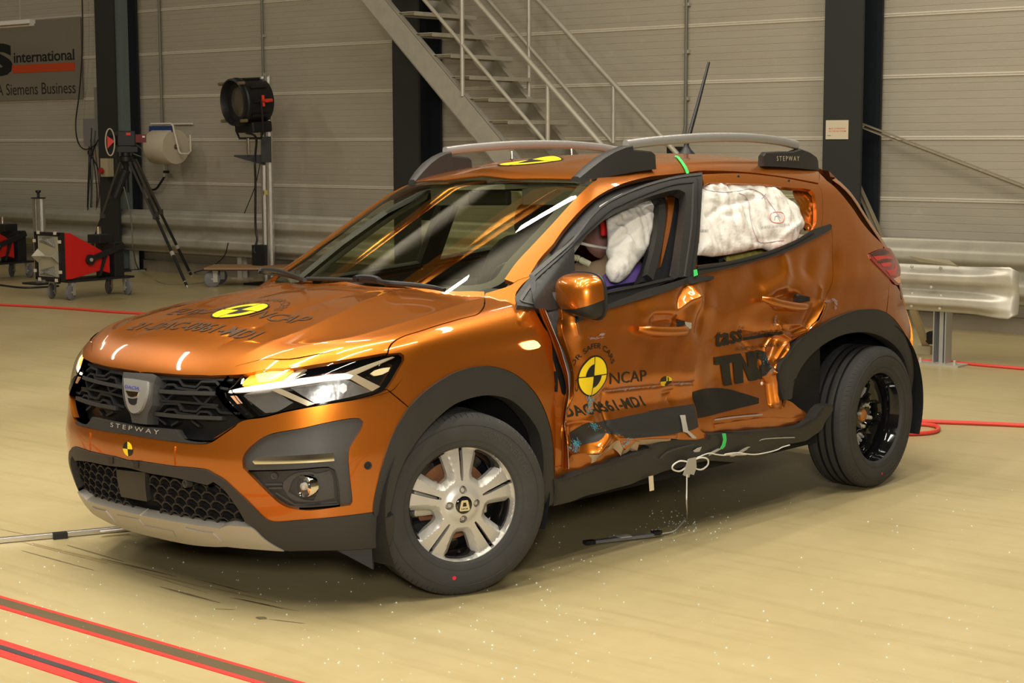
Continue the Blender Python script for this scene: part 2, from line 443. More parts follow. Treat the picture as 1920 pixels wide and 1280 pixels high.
def fill(loops, res, extra=None):
    """triangulate outline loops (first = outer, others = holes) with an even inner grid"""
    vs = []; es = []
    for L in loops:
        n0 = len(vs); n = len(L)
        vs += [tuple(p) for p in L]; es += [(n0 + i, n0 + (i + 1) % n) for i in range(n)]
    allb = np.array(vs)
    lo, hi = loops[0].min(0), loops[0].max(0)
    gx, gy = np.meshgrid(np.arange(lo[0], hi[0], res), np.arange(lo[1], hi[1], res * .87))
    gx = gx + (np.arange(gx.shape[0]) % 2)[:, None] * res * .5
    G = np.stack([gx.ravel(), gy.ravel()], 1)
    ok = inside(G, loops[0])
    for L in loops[1:]: ok &= ~inside(G, L)
    G = G[ok]
    if len(G): G = G[~near(G, allb, res * .55)]
    if extra is not None and len(extra):
        ex = extra[inside(extra, loops[0])]
        for L in loops[1:]: ex = ex[~inside(ex, L)]
        keep = []
        seen = set()
        for i, p in enumerate(ex):
            kx = (round(p[0] / .0028), round(p[1] / .0028))
            if kx not in seen: seen.add(kx); keep.append(i)
        ex = ex[keep]; ex = ex[~near(ex, allb, .003)]
        G = G[~near(G, ex, .0045)]; G = np.concatenate([G, ex])
    vs += [tuple(p) for p in G]
    r = delaunay_2d_cdt([Vector(v) for v in vs], es, [], 0, 1e-7, True)
    V = np.array([tuple(v) for v in r[0]]).reshape(-1, 2); T = np.array([tuple(f) for f in r[2]])
    c = V[T].mean(1); ok = inside(c, loops[0])
    for L in loops[1:]: ok &= ~inside(c, L)
    T = [tuple(int(i) for i in f) for f in T[ok]]
    used = sorted({i for f in T for i in f}); mp = {j: i for i, j in enumerate(used)}
    V = V[used]; T = [tuple(mp[i] for i in f) for f in T]
    return V, T
def boundary(T):
    cnt = {}
    for f in T:
        for i in range(len(f)):
            a, b = f[i], f[(i + 1) % len(f)]
            cnt[(a, b)] = cnt.get((a, b), 0) + 1
    return [e for e in cnt if (e[1], e[0]) not in cnt]
class Skin:
    """mesh pieces lying on the body's skin, with exact normals"""
    def __init__(s): s.v = []; s.f = []; s.n = []
    def add(s, V, T, N, flange=.012, back=None):
        n0 = len(s.v); s.v += list(V)
        for f in T:
            s.f.append(tuple(i + n0 for i in f)); s.n += [N[i] for i in f]
        if flange:
            for (a, b) in boundary(T):
                if abs(V[a][1]) < 1e-6 and abs(V[b][1]) < 1e-6: continue
                k = len(s.v)
                s.v += [V[a], V[b], V[b] - N[b] * flange, V[a] - N[a] * flange]
                s.f.append((k + 1, k, k + 3, k + 2))
                fn = np.cross(V[a] - V[b], -N[a]); l = np.linalg.norm(fn); fn = fn / l if l > 1e-9 else N[a]
                s.n += [fn] * 4
        if back:            # closed back face: a plate of that thickness
            n1 = len(s.v); s.v += [V[i] - N[i] * back for i in range(len(V))]
            for f in T:
                s.f.append(tuple(i + n1 for i in reversed(f))); s.n += [-N[i] for i in reversed(f)]
        return s
    def mirrored(s):
        m = np.array((1, -1, 1.)); n0 = len(s.v); nf = len(s.f)
        s.v += [np.array(v) * m for v in s.v[:n0]]
        k = 0; li = []
        for f in s.f[:nf]:
            li.append(range(k, k + len(f))); k += len(f)
        for f, l in zip(s.f[:nf], li):
            s.f.append(tuple(i + n0 for i in reversed(f)))
        nn = []
        for l in li: nn += [np.array(s.n[i]) * m for i in reversed(l)]
        s.n += nn
        return s
    def flip_side(s):
        m = np.array((1, -1, 1.)); k = 0; nn = []; ff = []
        for f in s.f:
            l = list(range(k, k + len(f))); k += len(f)
            ff.append(tuple(reversed(f))); nn += [np.array(s.n[i]) * m for i in reversed(l)]
        s.v = [np.array(v) * m for v in s.v]; s.f = ff; s.n = nn
        return s
    def build(s, name, mat, parent):
        return new_obj(name, s.v, s.f, mat, parent, smooth=True, normals=s.n)
def piece(outline, d, off=0., holes=(), res=.018, gap=.0, flange=.012, back=None, sk=None, px=True, rough=True, seg=None, offfn=None, hoff=None, folds=False):
    """outline (and holes) in photo pixels or in body points -> skin piece"""
    d, e1, e2 = basis(d)
    def loop(o):
        P = hit(o, off if hoff is None else hoff) if px else np.array(o, float)
        return np.stack([P @ e1, P @ e2], 1), P @ d
    loops = []; ts = []
    for k, o in enumerate([outline] + list(holes)):
        Q, t = loop(o); ts.append(t)
        if rough: Q = smooth_outline(Q, seg=seg or res)
        Q = inset_poly(Q, gap if k == 0 else -gap)
        loops.append(Q)
    ts = np.concatenate(ts)
    ex = None
    if folds:           # extra mesh points running along every crumple line (side view: e1 = -x, e2 = z)
        ex = []
        for pl, amp, w, sharp in FOLDS:
            if w > .03: continue
            for a, b in zip(pl[:-1], pl[1:]):
                n = max(2, int(np.linalg.norm(b - a) / .005)); t = (b - a) / (np.linalg.norm(b - a) + 1e-9); nn = np.array((-t[1], t[0]))
                for k in (-1.1, -.6, -.25, 0, .25, .6, 1.1):
                    q = a + (b - a) * np.linspace(0, 1, n)[:, None] + nn * k * w; ex.append(q * [-1, 1])
        ex = np.concatenate(ex)
    V2, T = fill(loops, res, ex)
    offv = off if offfn is None else off + offfn(V2, loops)
    V = lift(V2, d, e1, e2, offv, ts.min() - .2, ts.max() + .2)
    N = gradF(V)
    # keep every face turned outward
    T2 = []
    for f in T:
        nrm = np.cross(V[f[1]] - V[f[0]], V[f[2]] - V[f[0]])
        T2.append(f if nrm @ d > 0 else tuple(reversed(f)))
    sk = sk or Skin()
    return sk.add(V, T2, N, flange, back)
def facet_normals(sk):
    return sk
# text and marks laid onto the skin
def text_mesh(s, size=1.0, bold=0., spacing=1., shear=0.):
    cu = bpy.data.curves.new('t', 'FONT'); cu.body = s; cu.size = size; cu.offset = bold; cu.space_character = spacing; cu.resolution_u = 3; cu.shear = shear
    o = bpy.data.objects.new('t', cu); COL.objects.link(o)
    dg = bpy.context.evaluated_depsgraph_get(); dg.update()
    me = o.evaluated_get(dg).to_mesh()
    V = np.array([tuple(v.co) for v in me.vertices]).reshape(-1, 3)[:, :2]; T = [tuple(p.vertices) for p in me.polygons]
    o.evaluated_get(dg).to_mesh_clear()
    bpy.data.objects.remove(o); bpy.data.curves.remove(cu)
    lo, hi = V.min(0), V.max(0)
    return (V - [lo[0], 0]), T, hi[0] - lo[0]
def cut_grid(V, T, step):
    bm = bmesh.new()
    bv = [bm.verts.new((p[0], p[1], 0)) for p in V]
    for f in T:
        try: bm.faces.new([bv[i] for i in f])
        except ValueError: pass
    for ax in (0, 1):
        lo, hi = V[:, ax].min(), V[:, ax].max()
        for c in np.arange(lo + step, hi, step):
            no = (1, 0, 0) if ax == 0 else (0, 1, 0); co = (c, 0, 0) if ax == 0 else (0, c, 0)
            bmesh.ops.bisect_plane(bm, geom=list(bm.verts) + list(bm.edges) + list(bm.faces), plane_co=co, plane_no=no)
    bmesh.ops.triangulate(bm, faces=bm.faces)
    bm.verts.index_update()
    V2 = np.array([tuple(v.co)[:2] for v in bm.verts]); T2 = [tuple(v.index for v in f.verts) for f in bm.faces]
    bm.free()
    return V2, T2
class Frame:
    """a flat drawing frame laid on the skin: origin, end of the unit x, end of the unit y, all given as photo pixels"""
    def __init__(s, o, xe, ye, d, off=.0015, pts=None):
        s.d, s.e1, s.e2 = basis(d); s.off = off
        P = hit([o, xe, ye], off) if pts is None else np.array(pts, float)
        q = np.stack([P @ s.e1, P @ s.e2], 1)
        s.o = q[0]; s.u = q[1] - q[0]; s.v = q[2] - q[0]; t = P @ s.d; s.lo, s.hi = t.min() - .15, t.max() + .15
    def put(s, V, T, sk=None, step=.012, flange=0):
        sc = max(np.linalg.norm(s.u), np.linalg.norm(s.v))
        V, T = cut_grid(np.array(V, float), T, step / sc)
        Q = s.o + V[:, :1] * s.u + V[:, 1:] * s.v
        P = lift(Q, s.d, s.e1, s.e2, s.off, s.lo, s.hi)
        N = gradF(P)
        T2 = []
        for f in T:
            nrm = np.cross(P[f[1]] - P[f[0]], P[f[2]] - P[f[0]])
            T2.append(f if nrm @ s.d > 0 else tuple(reversed(f)))
        return (sk or Skin()).add(P, T2, N, flange)
def text_line(fr, s, sk=None, bold=0., spacing=1., shear=0., height=1.0):
    """write s so it fills the frame: width -> unit x, capital height -> unit y"""
    V, T, w = text_mesh(s, 1.0, bold, spacing, shear)
    cap = .70
    return fr.put(np.stack([V[:, 0] / w, V[:, 1] / cap * height], 1), T, sk)
def text_arc(fr, s, r, a0, a1, h, sk=None, bold=0.):
    """write s clockwise round the frame's origin from angle a0 to a1 (degrees)"""
    V, T, w = text_mesh(s, 1.0, bold)
    V, T = cut_grid(V, T, .12)
    a = R2(a0) + (R2(a1) - R2(a0)) * V[:, 0] / w; rr = r + V[:, 1] / .70 * h
    return fr.put(np.stack([rr * np.cos(a), rr * np.sin(a)], 1), T, sk)
def sector(r0, r1, a0, a1, n=14):
    A = np.radians(np.linspace(a0, a1, n + 1))
    V = [(r0 * math.cos(a), r0 * math.sin(a)) for a in A] + [(r1 * math.cos(a), r1 * math.sin(a)) for a in A]
    T = []
    for i in range(n):
        T.append((i, n + 1 + i, n + 2 + i, i + 1))
    return np.array(V), T
# ------------------------------------------------------------------ the crashed car
car = thing('car', 'crashed orange hatchback with dented left doors and a silver front wheel cover', 'car', M=CARB)
SIDE, FRONT, TOP = (0, 1, 0), (1, 0, 0), (0, 0, 1)
CORNER, HOODD, FENDD = (.72, .69, .05), (.15, 0, .99), (.22, .95, .22)
def cen(px, d):
    """points of the car's centre line nearest to these pixels"""
    P = hit(px); P[:, 1] = 0
    dd, e1, e2 = basis(d); Q = np.stack([P @ e1, P @ e2], 1); t = P @ dd
    return lift(Q, dd, e1, e2, 0, t.min() - .2, t.max() + .2)
def H(*lists):
    px = [p for l in lists for p in l]
    return hit(px)
def near_line(Q, L, r):
    D = [];
    for a, b in zip(L[:-1], L[1:]):
        k = max(2, int(np.linalg.norm(b - a) / .004)); D.append(a + (b - a) * np.linspace(0, 1, k)[:, None])
    return near(Q, np.concatenate(D), r)
def half(outline3, centre3, d, off=0., holes3=(), res=.018, gap=.0015, flange=.02, sk=None, ang=38, offfn=None):
    """left half of a symmetric panel; centre3 = its points on the centre line (in order, closing the outline)"""
    d, e1, e2 = basis(d)
    P = np.concatenate([outline3, centre3]); Q = np.stack([P @ e1, P @ e2], 1)
    Qs = smooth_outline(Q, seg=res, ang=ang)
    Qc = np.stack([centre3 @ e1, centre3 @ e2], 1)
    Qi = inset_poly(Qs, gap); m = near_line(Qs, Qc, .006); Qi[m] = Qs[m]
    loops = [Qi]
    for h in holes3:
        q = smooth_outline(np.stack([h @ e1, h @ e2], 1), seg=res); loops.append(inset_poly(q, -gap))
    allP = np.concatenate([P] + list(holes3)); t = allP @ d
    V2, T = fill(loops, res)
    V = lift(V2, d, e1, e2, off if offfn is None else off + offfn(V2, loops), t.min() - .2, t.max() + .2)
    c = near_line(V2, Qc, .004); V[c, 1] = 0
    N = gradF(V)
    N[c, 1] = 0; N /= np.linalg.norm(N, axis=1)[:, None]
    T2 = []
    for f in T:
        nrm = np.cross(V[f[1]] - V[f[0]], V[f[2]] - V[f[0]])
        T2.append(f if nrm @ d > 0 else tuple(reversed(f)))
    return (sk or Skin()).add(V, T2, N, flange).mirrored()

# --- shared traced lines
HOOD_LEAD = Z('Z1', (1300, 337), (1600, 347)) + Z('Z2', (0, 347), (200, 340), (300, 332))
HL_TOP = Z('Z2', (300, 334), (400, 312), (520, 285), (800, 270), (1000, 240), (1250, 200), (1500, 163), (1735, 126))
SHUT = Z('Z6', (40, 868), (50, 815), (75, 775), (120, 735), (210, 690), (350, 648), (560, 580), (700, 540), (830, 505), (920, 482), (965, 450), (1000, 395), (1008, 340), (1010, 268))
HOOD_REAR = Z('Z6', (1008, 245), (880, 240), (720, 242), (600, 232), (300, 207), (0, 180)) + Z('Z7', (1500, 1186), (1270, 1172), (1050, 1155))
HL_REAR = Z('Z2', (1870, 115), (1905, 140), (1905, 190), (1860, 270), (1800, 380), (1735, 472))
HL_BOT = Z('Z2', (1700, 500), (1620, 530), (1500, 562), (1300, 598), (1100, 632), (900, 667), (700, 707), (500, 757), (340, 778))
HL_IN = Z('Z2', (200, 655), (118, 555), (110, 510), (200, 432))
GR_BOT = Z('Z2', (270, 800), (200, 845), (0, 975)) + Z('Z1', (1900, 825), (1750, 930), (1640, 1003), (1590, 1020), (1500, 1022), (1300, 1003), (1000, 963))
BUMP_FEND = Z('Z5', (210, 228), (405, 390))
FL_OUT_F = Z('Z5', (405, 390), (380, 430), (300, 560), (230, 720), (180, 880), (140, 1040), (110, 1180), (95, 1270))
FL_OUT_R = Z('Z5', (405, 390), (500, 290), (600, 207), (700, 142), (800, 88), (950, 42), (1050, 32), (1150, 40), (1280, 85), (1400, 170), (1500, 290), (1570, 430), (1620, 600), (1640, 800), (1650, 1040))
BUMP_LOW = Z('Z4', (1275, 855), (1100, 878), (900, 900), (700, 917), (480, 932), (420, 907), (350, 842), (250, 742), (150, 652), (100, 605), (50, 570), (5, 548)) + Z('Z3', (1640, 322), (1480, 300), (1310, 286), (1000, 241))
BEZEL = Z('Z4', (1100, 105), (1170, 105), (1195, 130), (1185, 180), (1130, 270), (1090, 340), (1080, 420), (1090, 560), (1105, 700), (1110, 770), (1095, 795), (1020, 805), (780, 835), (680, 830), (600, 815), (530, 780), (450, 710), (340, 600), (240, 500), (235, 440), (250, 390), (300, 330), (400, 255), (500, 220), (700, 185), (900, 140))

# --- bonnet
hood = half(np.concatenate([hit(HOOD_LEAD), hit(HL_TOP[1:]), hit(SHUT), hit(HOOD_REAR)]),
            cen([(640, 527), (560, 550), (480, 572), (400, 602), (330, 640), (285, 680), (258, 698)], TOP), HOODD, res=.010, gap=.0025).build('bonnet', PAINT, car)
# --- front wing (left, and its undamaged twin on the right)
FEND_TOP = Z('Z6', (1014, 262), (1150, 222), (1250, 188), (1310, 152), (1340, 132), (1475, 90))
FEND_TRI = Z('Z6', (1475, 100), (1400, 165), (1345, 230), (1316, 290), (1345, 350), (1450, 395), (1503, 408))
FEND_REAR = Z('Z6', (1510, 430), (1545, 500), (1600, 600), (1650, 680), (1680, 770), (1690, 900), (1700, 1040), (1715, 1200)) + Z('Z5', (1645, 150), (1650, 400), (1655, 600), (1652, 800))
fend = [p for p in SHUT] + FEND_TOP + FEND_TRI + FEND_REAR + FL_OUT_R[::-1] + BUMP_FEND[:1] + HL_REAR[::-1] + Z('Z2', (1760, 126))
DAMAGE = False
sk = piece(fend, FENDD, res=.015, gap=.0015, flange=.02)
sk.build('front_wing', PAINT, car)
sk.flip_side().build('front_wing', PAINT, car)
# --- front bumper cover
bz3 = hit(BEZEL)
bump = half(np.concatenate([hit(GR_BOT[::-1][1:]), hit(HL_BOT[::-1]), hit(BUMP_FEND), hit(FL_OUT_F[1:]), hit(BUMP_LOW)]),
            cen([(239, 862), (240, 841), (242, 826), (243, 814)], FRONT), CORNER, holes3=[bz3], res=.014)
bump.build('bumper_cover', PAINT, car)
# --- upper grille: a recessed dark panel, a rim and bars
grille_out = hit(HOOD_LEAD + HL_IN[::-1][:-1] + Z('Z2', (330, 776)) + GR_BOT)
gc = cen([(243, 812), (246, 770), (250, 735), (254, 702)], FRONT)
grille = half(grille_out, gc, FRONT, off=-.055, res=.03, gap=.0, flange=-.05).build('upper_grille', BLACK, car)
struts = Skin()
def strip_px(pts, w, off, d, thick=.012, sk=None, mirror=True, m=None, res=.02, taper=None):
    """a flat bar following a traced line on the skin"""
    P = hit(spline(pts, 3) if len(pts) > 2 else pts, off); d, e1, e2 = basis(d)
    Q = np.stack([P @ e1, P @ e2], 1)
    t = np.zeros_like(Q); t[1:-1] = Q[2:] - Q[:-2]; t[0] = Q[1] - Q[0]; t[-1] = Q[-1] - Q[-2]; t /= np.linalg.norm(t, axis=1)[:, None]
    nrm = np.stack([-t[:, 1], t[:, 0]], 1); ww = w if taper is None else w * np.linspace(1, taper, len(Q))[:, None]
    poly = np.concatenate([Q + nrm * ww / 2, (Q - nrm * ww / 2)[::-1]])
    n = len(Q); V = lift(poly, d, e1, e2, off, (P @ d).min() - .1, (P @ d).max() + .1)
    T = [(i, i + 1, 2 * n - 2 - i, 2 * n - 1 - i) for i in range(n - 1)]
    N = gradF(V); T2 = []
    for f in T:
        c = np.cross(V[f[1]] - V[f[0]], V[f[2]] - V[f[0]]); T2.append(f if c @ d > 0 else tuple(reversed(f)))
    return (sk or Skin()).add(V, T2, N, thick)
def lines_px(lines, w, off, d, thick=.012):
    sk = Skin()
    for l in lines: strip_px_raw(l, w, off, d, thick, sk)
    return sk
def strip_px_raw(pts, w, off, d, thick, sk):
    for a, b in zip(pts[:-1], pts[1:]): strip_px([a, b], w, off, d, thick, sk)
GB = [Z('Z1', (1040, 385), (1130, 380), (1170, 370), (1310, 380), (1350, 440), (1480, 455), (1530, 400), (1680, 400), (1730, 465), (1800, 475)),
      Z('Z1', (1060, 470), (1150, 470), (1190, 430), (1260, 430), (1290, 465), (1480, 490), (1520, 455), (1600, 460), (1640, 500)),
      Z('Z1', (990, 690), (1100, 690), (1160, 620), (1310, 625), (1350, 690), (1480, 700), (1530, 650), (1680, 660), (1720, 710), (1890, 720)),
      Z('Z1', (1040, 720), (1150, 720), (1190, 680), (1260, 680), (1290, 715), (1480, 740), (1520, 700), (1600, 705), (1640, 745)),
      Z('Z1', (1000, 590), (1120, 590), (1280, 600), (1530, 622), (1700, 640)), Z('Z1', (1100, 510), (1195, 590)), Z('Z1', (1450, 545), (1530, 622)), Z('Z1', (1330, 690), (1290, 600)),
      Z('Z1', (1100, 770), (1180, 830)), Z('Z1', (1430, 790), (1510, 850)), Z('Z1', (1250, 520), (1180, 590)), Z('Z1', (1640, 540), (1560, 622)), Z('Z1', (1300, 800), (1230, 840)),
      Z('Z1', (1000, 345), (1300, 362), (1600, 372), (1850, 385))]
lines_px(GB, .0075, -.014, FRONT, .02).mirrored().build('grille_bars', BLACK, grille)
sk = Skin()
for l in (Z('Z1', (1010, 490), (1330, 510), (1670, 520)), Z('Z1', (1030, 720), (1350, 752), (1740, 768))): strip_px(l, .013, -.006, FRONT, .03, sk)
sk.mirrored().build('grille_slat', PLAST, grille)
# lower lip of the grille carrying the name
lip = half(hit(Z('Z1', (1280, 880), (1340, 970), (1490, 1003), (1590, 1005), (1590, 1018), (1500, 1022), (1300, 1003), (1000, 963))),
           cen([(243, 814), (246, 797)], FRONT), FRONT, off=.002, res=.02, gap=0, flange=.03).build('grille_lip', PLAST, grille)
# badge
sk = piece(Z('Z1', (755, 305), (1050, 325), (1085, 340), (1060, 420), (1050, 520), (1040, 640), (1000, 720), (985, 830), (840, 810), (820, 720), (770, 640), (745, 520), (740, 400)), FRONT, off=.012, gap=0, flange=.05, res=.02)
mount = sk.build('badge_mount', PLASTL, grille)
SHIELD = Z('Z1', (745, 365), (860, 378), (980, 398), (975, 480), (950, 600), (915, 680), (865, 718), (820, 712), (785, 660), (760, 560), (748, 460))
badge = piece(SHIELD, FRONT, off=.026, gap=0, flange=.013, res=.012, offfn=lambda V, L: -.004 * np.exp(-(np.min(np.linalg.norm(V[:, None] - L[0][None], axis=2), 1) / .008) ** 2)).build('badge', mat('badge_chrome', (.72, .70, .66), .22, .75), mount)
fr = Frame(*Z('Z1', (765, 462), (910, 486), (772, 432)), FRONT, off=.0295)
text_line(fr, 'DACIA', bold=.02).build('badge_text', mat('blue_enamel', (.03, .04, .30), .4), mount)
bin_ = piece(Z('Z1', (775, 490), (905, 505), (890, 545), (850, 556), (800, 540)), FRONT, off=.0275, gap=0, flange=.004, res=.02).build('badge_centre', mat('warm_chrome', (.62, .50, .34), .2, 1.), mount)
bin2 = piece(Z('Z1', (795, 562), (850, 572), (893, 565), (885, 615), (865, 635), (830, 632), (808, 610)), FRONT, off=.0272, gap=0, flange=.004, res=.02).build('badge_centre', BLACK, mount)
fr = Frame(*Z('Z1', (622, 852), (1108, 930), (626, 808)), FRONT, off=.004)
text_line(fr, 'STEPWAY', spacing=1.55).build('name_letters', SILVER, grille)
# measuring target on the bumper
def cross_target(fr, name, parent, invert=False):
    y, b = ((0, 90), (180, 270)), ((90, 180), (270, 360))
    sk = Skin()
    for a in y: fr.put(*sector(.02, 1, *a), sk)
    o = sk.build(name, YELLOW, parent)
    sk = Skin()
    for a in b: fr.put(*sector(.02, 1, *a), sk)
    sk.build('target_quarter', DECAL, o)
    return o
cross_target(Frame((239, 841.5), (248.3, 842.5), (239, 828), FRONT, off=.0015), 'target_sticker', car)
# number plate recess: a raised rib at its left end and one at its right end
sk = strip_px([(326, 836), (326, 872)], .006, .004, FRONT, .01)
sk.build('plate_rib', PAINT, car); sk.flip_side().build('plate_rib', PAINT, car)

# --- headlamps
HLAMP = HL_TOP + HL_REAR + HL_BOT + HL_IN
def two_sided(nt, fres, ior):
    g = nt.nodes.new('ShaderNodeNewGeometry'); m_ = nt.nodes.new('ShaderNodeMath'); m_.operation = 'MULTIPLY_ADD'
    nt.links.new(g.outputs['Backfacing'], m_.inputs[0]); m_.inputs[1].default_value = 1 / ior - ior; m_.inputs[2].default_value = ior
    nt.links.new(m_.outputs[0], fres.inputs['IOR'])
lampglass = bpy.data.materials.new('lamp_glass'); lampglass.use_nodes = True
nt = lampglass.node_tree; nt.nodes.clear()
o_ = nt.nodes.new('ShaderNodeOutputMaterial'); mx = nt.nodes.new('ShaderNodeMixShader'); tr = nt.nodes.new('ShaderNodeBsdfTransparent'); gl = nt.nodes.new('ShaderNodeBsdfGlossy'); lw = nt.nodes.new('ShaderNodeFresnel')
two_sided(nt, lw, 1.5); gl.inputs['Roughness'].default_value = .01
nt.links.new(lw.outputs[0], mx.inputs[0]); nt.links.new(tr.outputs[0], mx.inputs[1]); nt.links.new(gl.outputs[0], mx.inputs[2]); nt.links.new(mx.outputs[0], o_.inputs[0])
LAMPGLASS = lampglass
AMBER = mat('amber_lamp_lit', (.9, .35, .02), .3, emit=(1., .36, .02), estr=1.0)
AMBERL = mat('amber_repeater_lit', (.95, .6, .2), .3, emit=(1., .62, .20), estr=2.2)
DRL = mat('daylight_lamp_lit', (.9, .86, .78), .3, emit=(1., .93, .82), estr=.45)
DRLOFF = mat('lamp_clear_strip', (.70, .60, .42), .22, .6)
REFL = mat('lamp_reflector', (.50, .50, .50), .24, .9, bump=(11, .35, .012))
LOWB = mat('lamp_reflector_lit', (.9, .9, .9), .2, .6, emit=(1, .97, .92), estr=.35)
def lamp(side):
    def B(sk, name, m, par): return (sk if side > 0 else sk.flip_side()).build(name, m, par)
    h = B(piece(HLAMP, CORNER, off=-.05, gap=0, flange=-.048, res=.03), 'headlamp', GLOSS, car)
    B(piece(Z('Z2', (300, 545), (330, 520), (560, 480), (640, 510), (760, 590), (800, 610), (640, 700), (520, 715)), CORNER, off=-.028, gap=0, flange=.02, res=.015,
            offfn=lambda V, L: -.016 * (1 - np.exp(-(np.min(np.linalg.norm(V[:, None] - L[0][None], axis=2), 1) / .02)))), 'reflector', REFL, h)
    B(piece(Z('Z2', (770, 465), (980, 430), (1330, 385), (1440, 430), (1580, 500), (1300, 570), (1020, 620)), CORNER, off=-.028, gap=0, flange=.02, res=.015,
            offfn=lambda V, L: -.016 * (1 - np.exp(-(np.min(np.linalg.norm(V[:, None] - L[0][None], axis=2), 1) / .02)))), 'reflector', REFL, h)
    B(piece(Z('Z2', (1255, 440), (1300, 415), (1335, 440), (1335, 490), (1300, 520), (1260, 490)), CORNER, off=-.022, gap=0, flange=.01, res=.01), 'bulb', LOWB, h)
    B(piece(Z('Z2', (160, 490), (330, 452), (700, 392), (1000, 352), (1310, 318), (1400, 340), (1370, 372), (1100, 398), (700, 455), (330, 500), (150, 512)), CORNER, off=-.012, gap=0, flange=.014, res=.02), 'light_strip', DRL, h)
    B(piece(Z('Z2', (1310, 316), (1560, 225), (1790, 150), (1815, 158), (1640, 235), (1430, 330), (1670, 450), (1590, 498), (1380, 380), (1330, 350)), CORNER, off=-.013, gap=0, flange=.014, res=.02), 'light_strip', DRLOFF, h)
    B(piece(Z('Z2', (300, 400), (430, 300), (540, 288), (800, 283), (780, 310), (640, 405), (420, 432), (290, 440)), CORNER, off=-.016, gap=0, flange=.014, res=.02), 'indicator', AMBER, h)
    B(piece(Z('Z2', (420, 330), (560, 300), (740, 296), (720, 320), (600, 390), (450, 410)), CORNER, off=-.0145, gap=0, flange=.0, res=.02), 'indicator_bulb', mat('amber_bulb_lit', (.9, .5, .1), .3, emit=(1., .55, .10), estr=3.0) if side > 0 else MATS['amber_bulb_lit'], h)
    B(piece(Z('Z2', (570, 482), (640, 468), (690, 478), (1015, 622), (940, 645)), CORNER, off=-.014, gap=0, flange=.014, res=.02), 'divider', DRLOFF, h)
    B(piece(Z('Z2', (640, 408), (760, 398), (930, 265), (870, 272)), CORNER, off=-.02, gap=0, flange=.014, res=.02), 'divider', DRLOFF, h)
    B(piece(Z('Z2', (1570, 320), (1610, 290), (1700, 265), (1770, 258), (1750, 300), (1690, 330), (1610, 345)), CORNER, off=-.02, gap=0, flange=.01, res=.015), 'side_marker', mat('pale_lens', (.72, .62, .36), .2) if side > 0 else MATS['pale_lens'], h)
    B(piece(Z('Z2', (170, 545), (220, 540), (280, 618), (240, 625)), CORNER, off=-.012, gap=0, flange=.01, res=.02), 'side_reflector', mat('pale_amber', (.75, .42, .25), .3) if side > 0 else MATS['pale_amber'], h)
    B(piece(HLAMP, CORNER, off=0, gap=.002, flange=.004, res=.015), 'lens', LAMPGLASS, h)
lamp(1); lamp(-1)
# --- wing repeaters
for s in (1, -1):
    sk = piece(Z('S1', (-30, 605), (20, 580), (160, 555), (200, 575), (240, 625), (220, 652), (80, 680), (20, 660)), SIDE, off=.006, gap=0, flange=.01, res=.012)
    (sk if s > 0 else sk.flip_side()).build('wing_repeater', AMBERL, car)

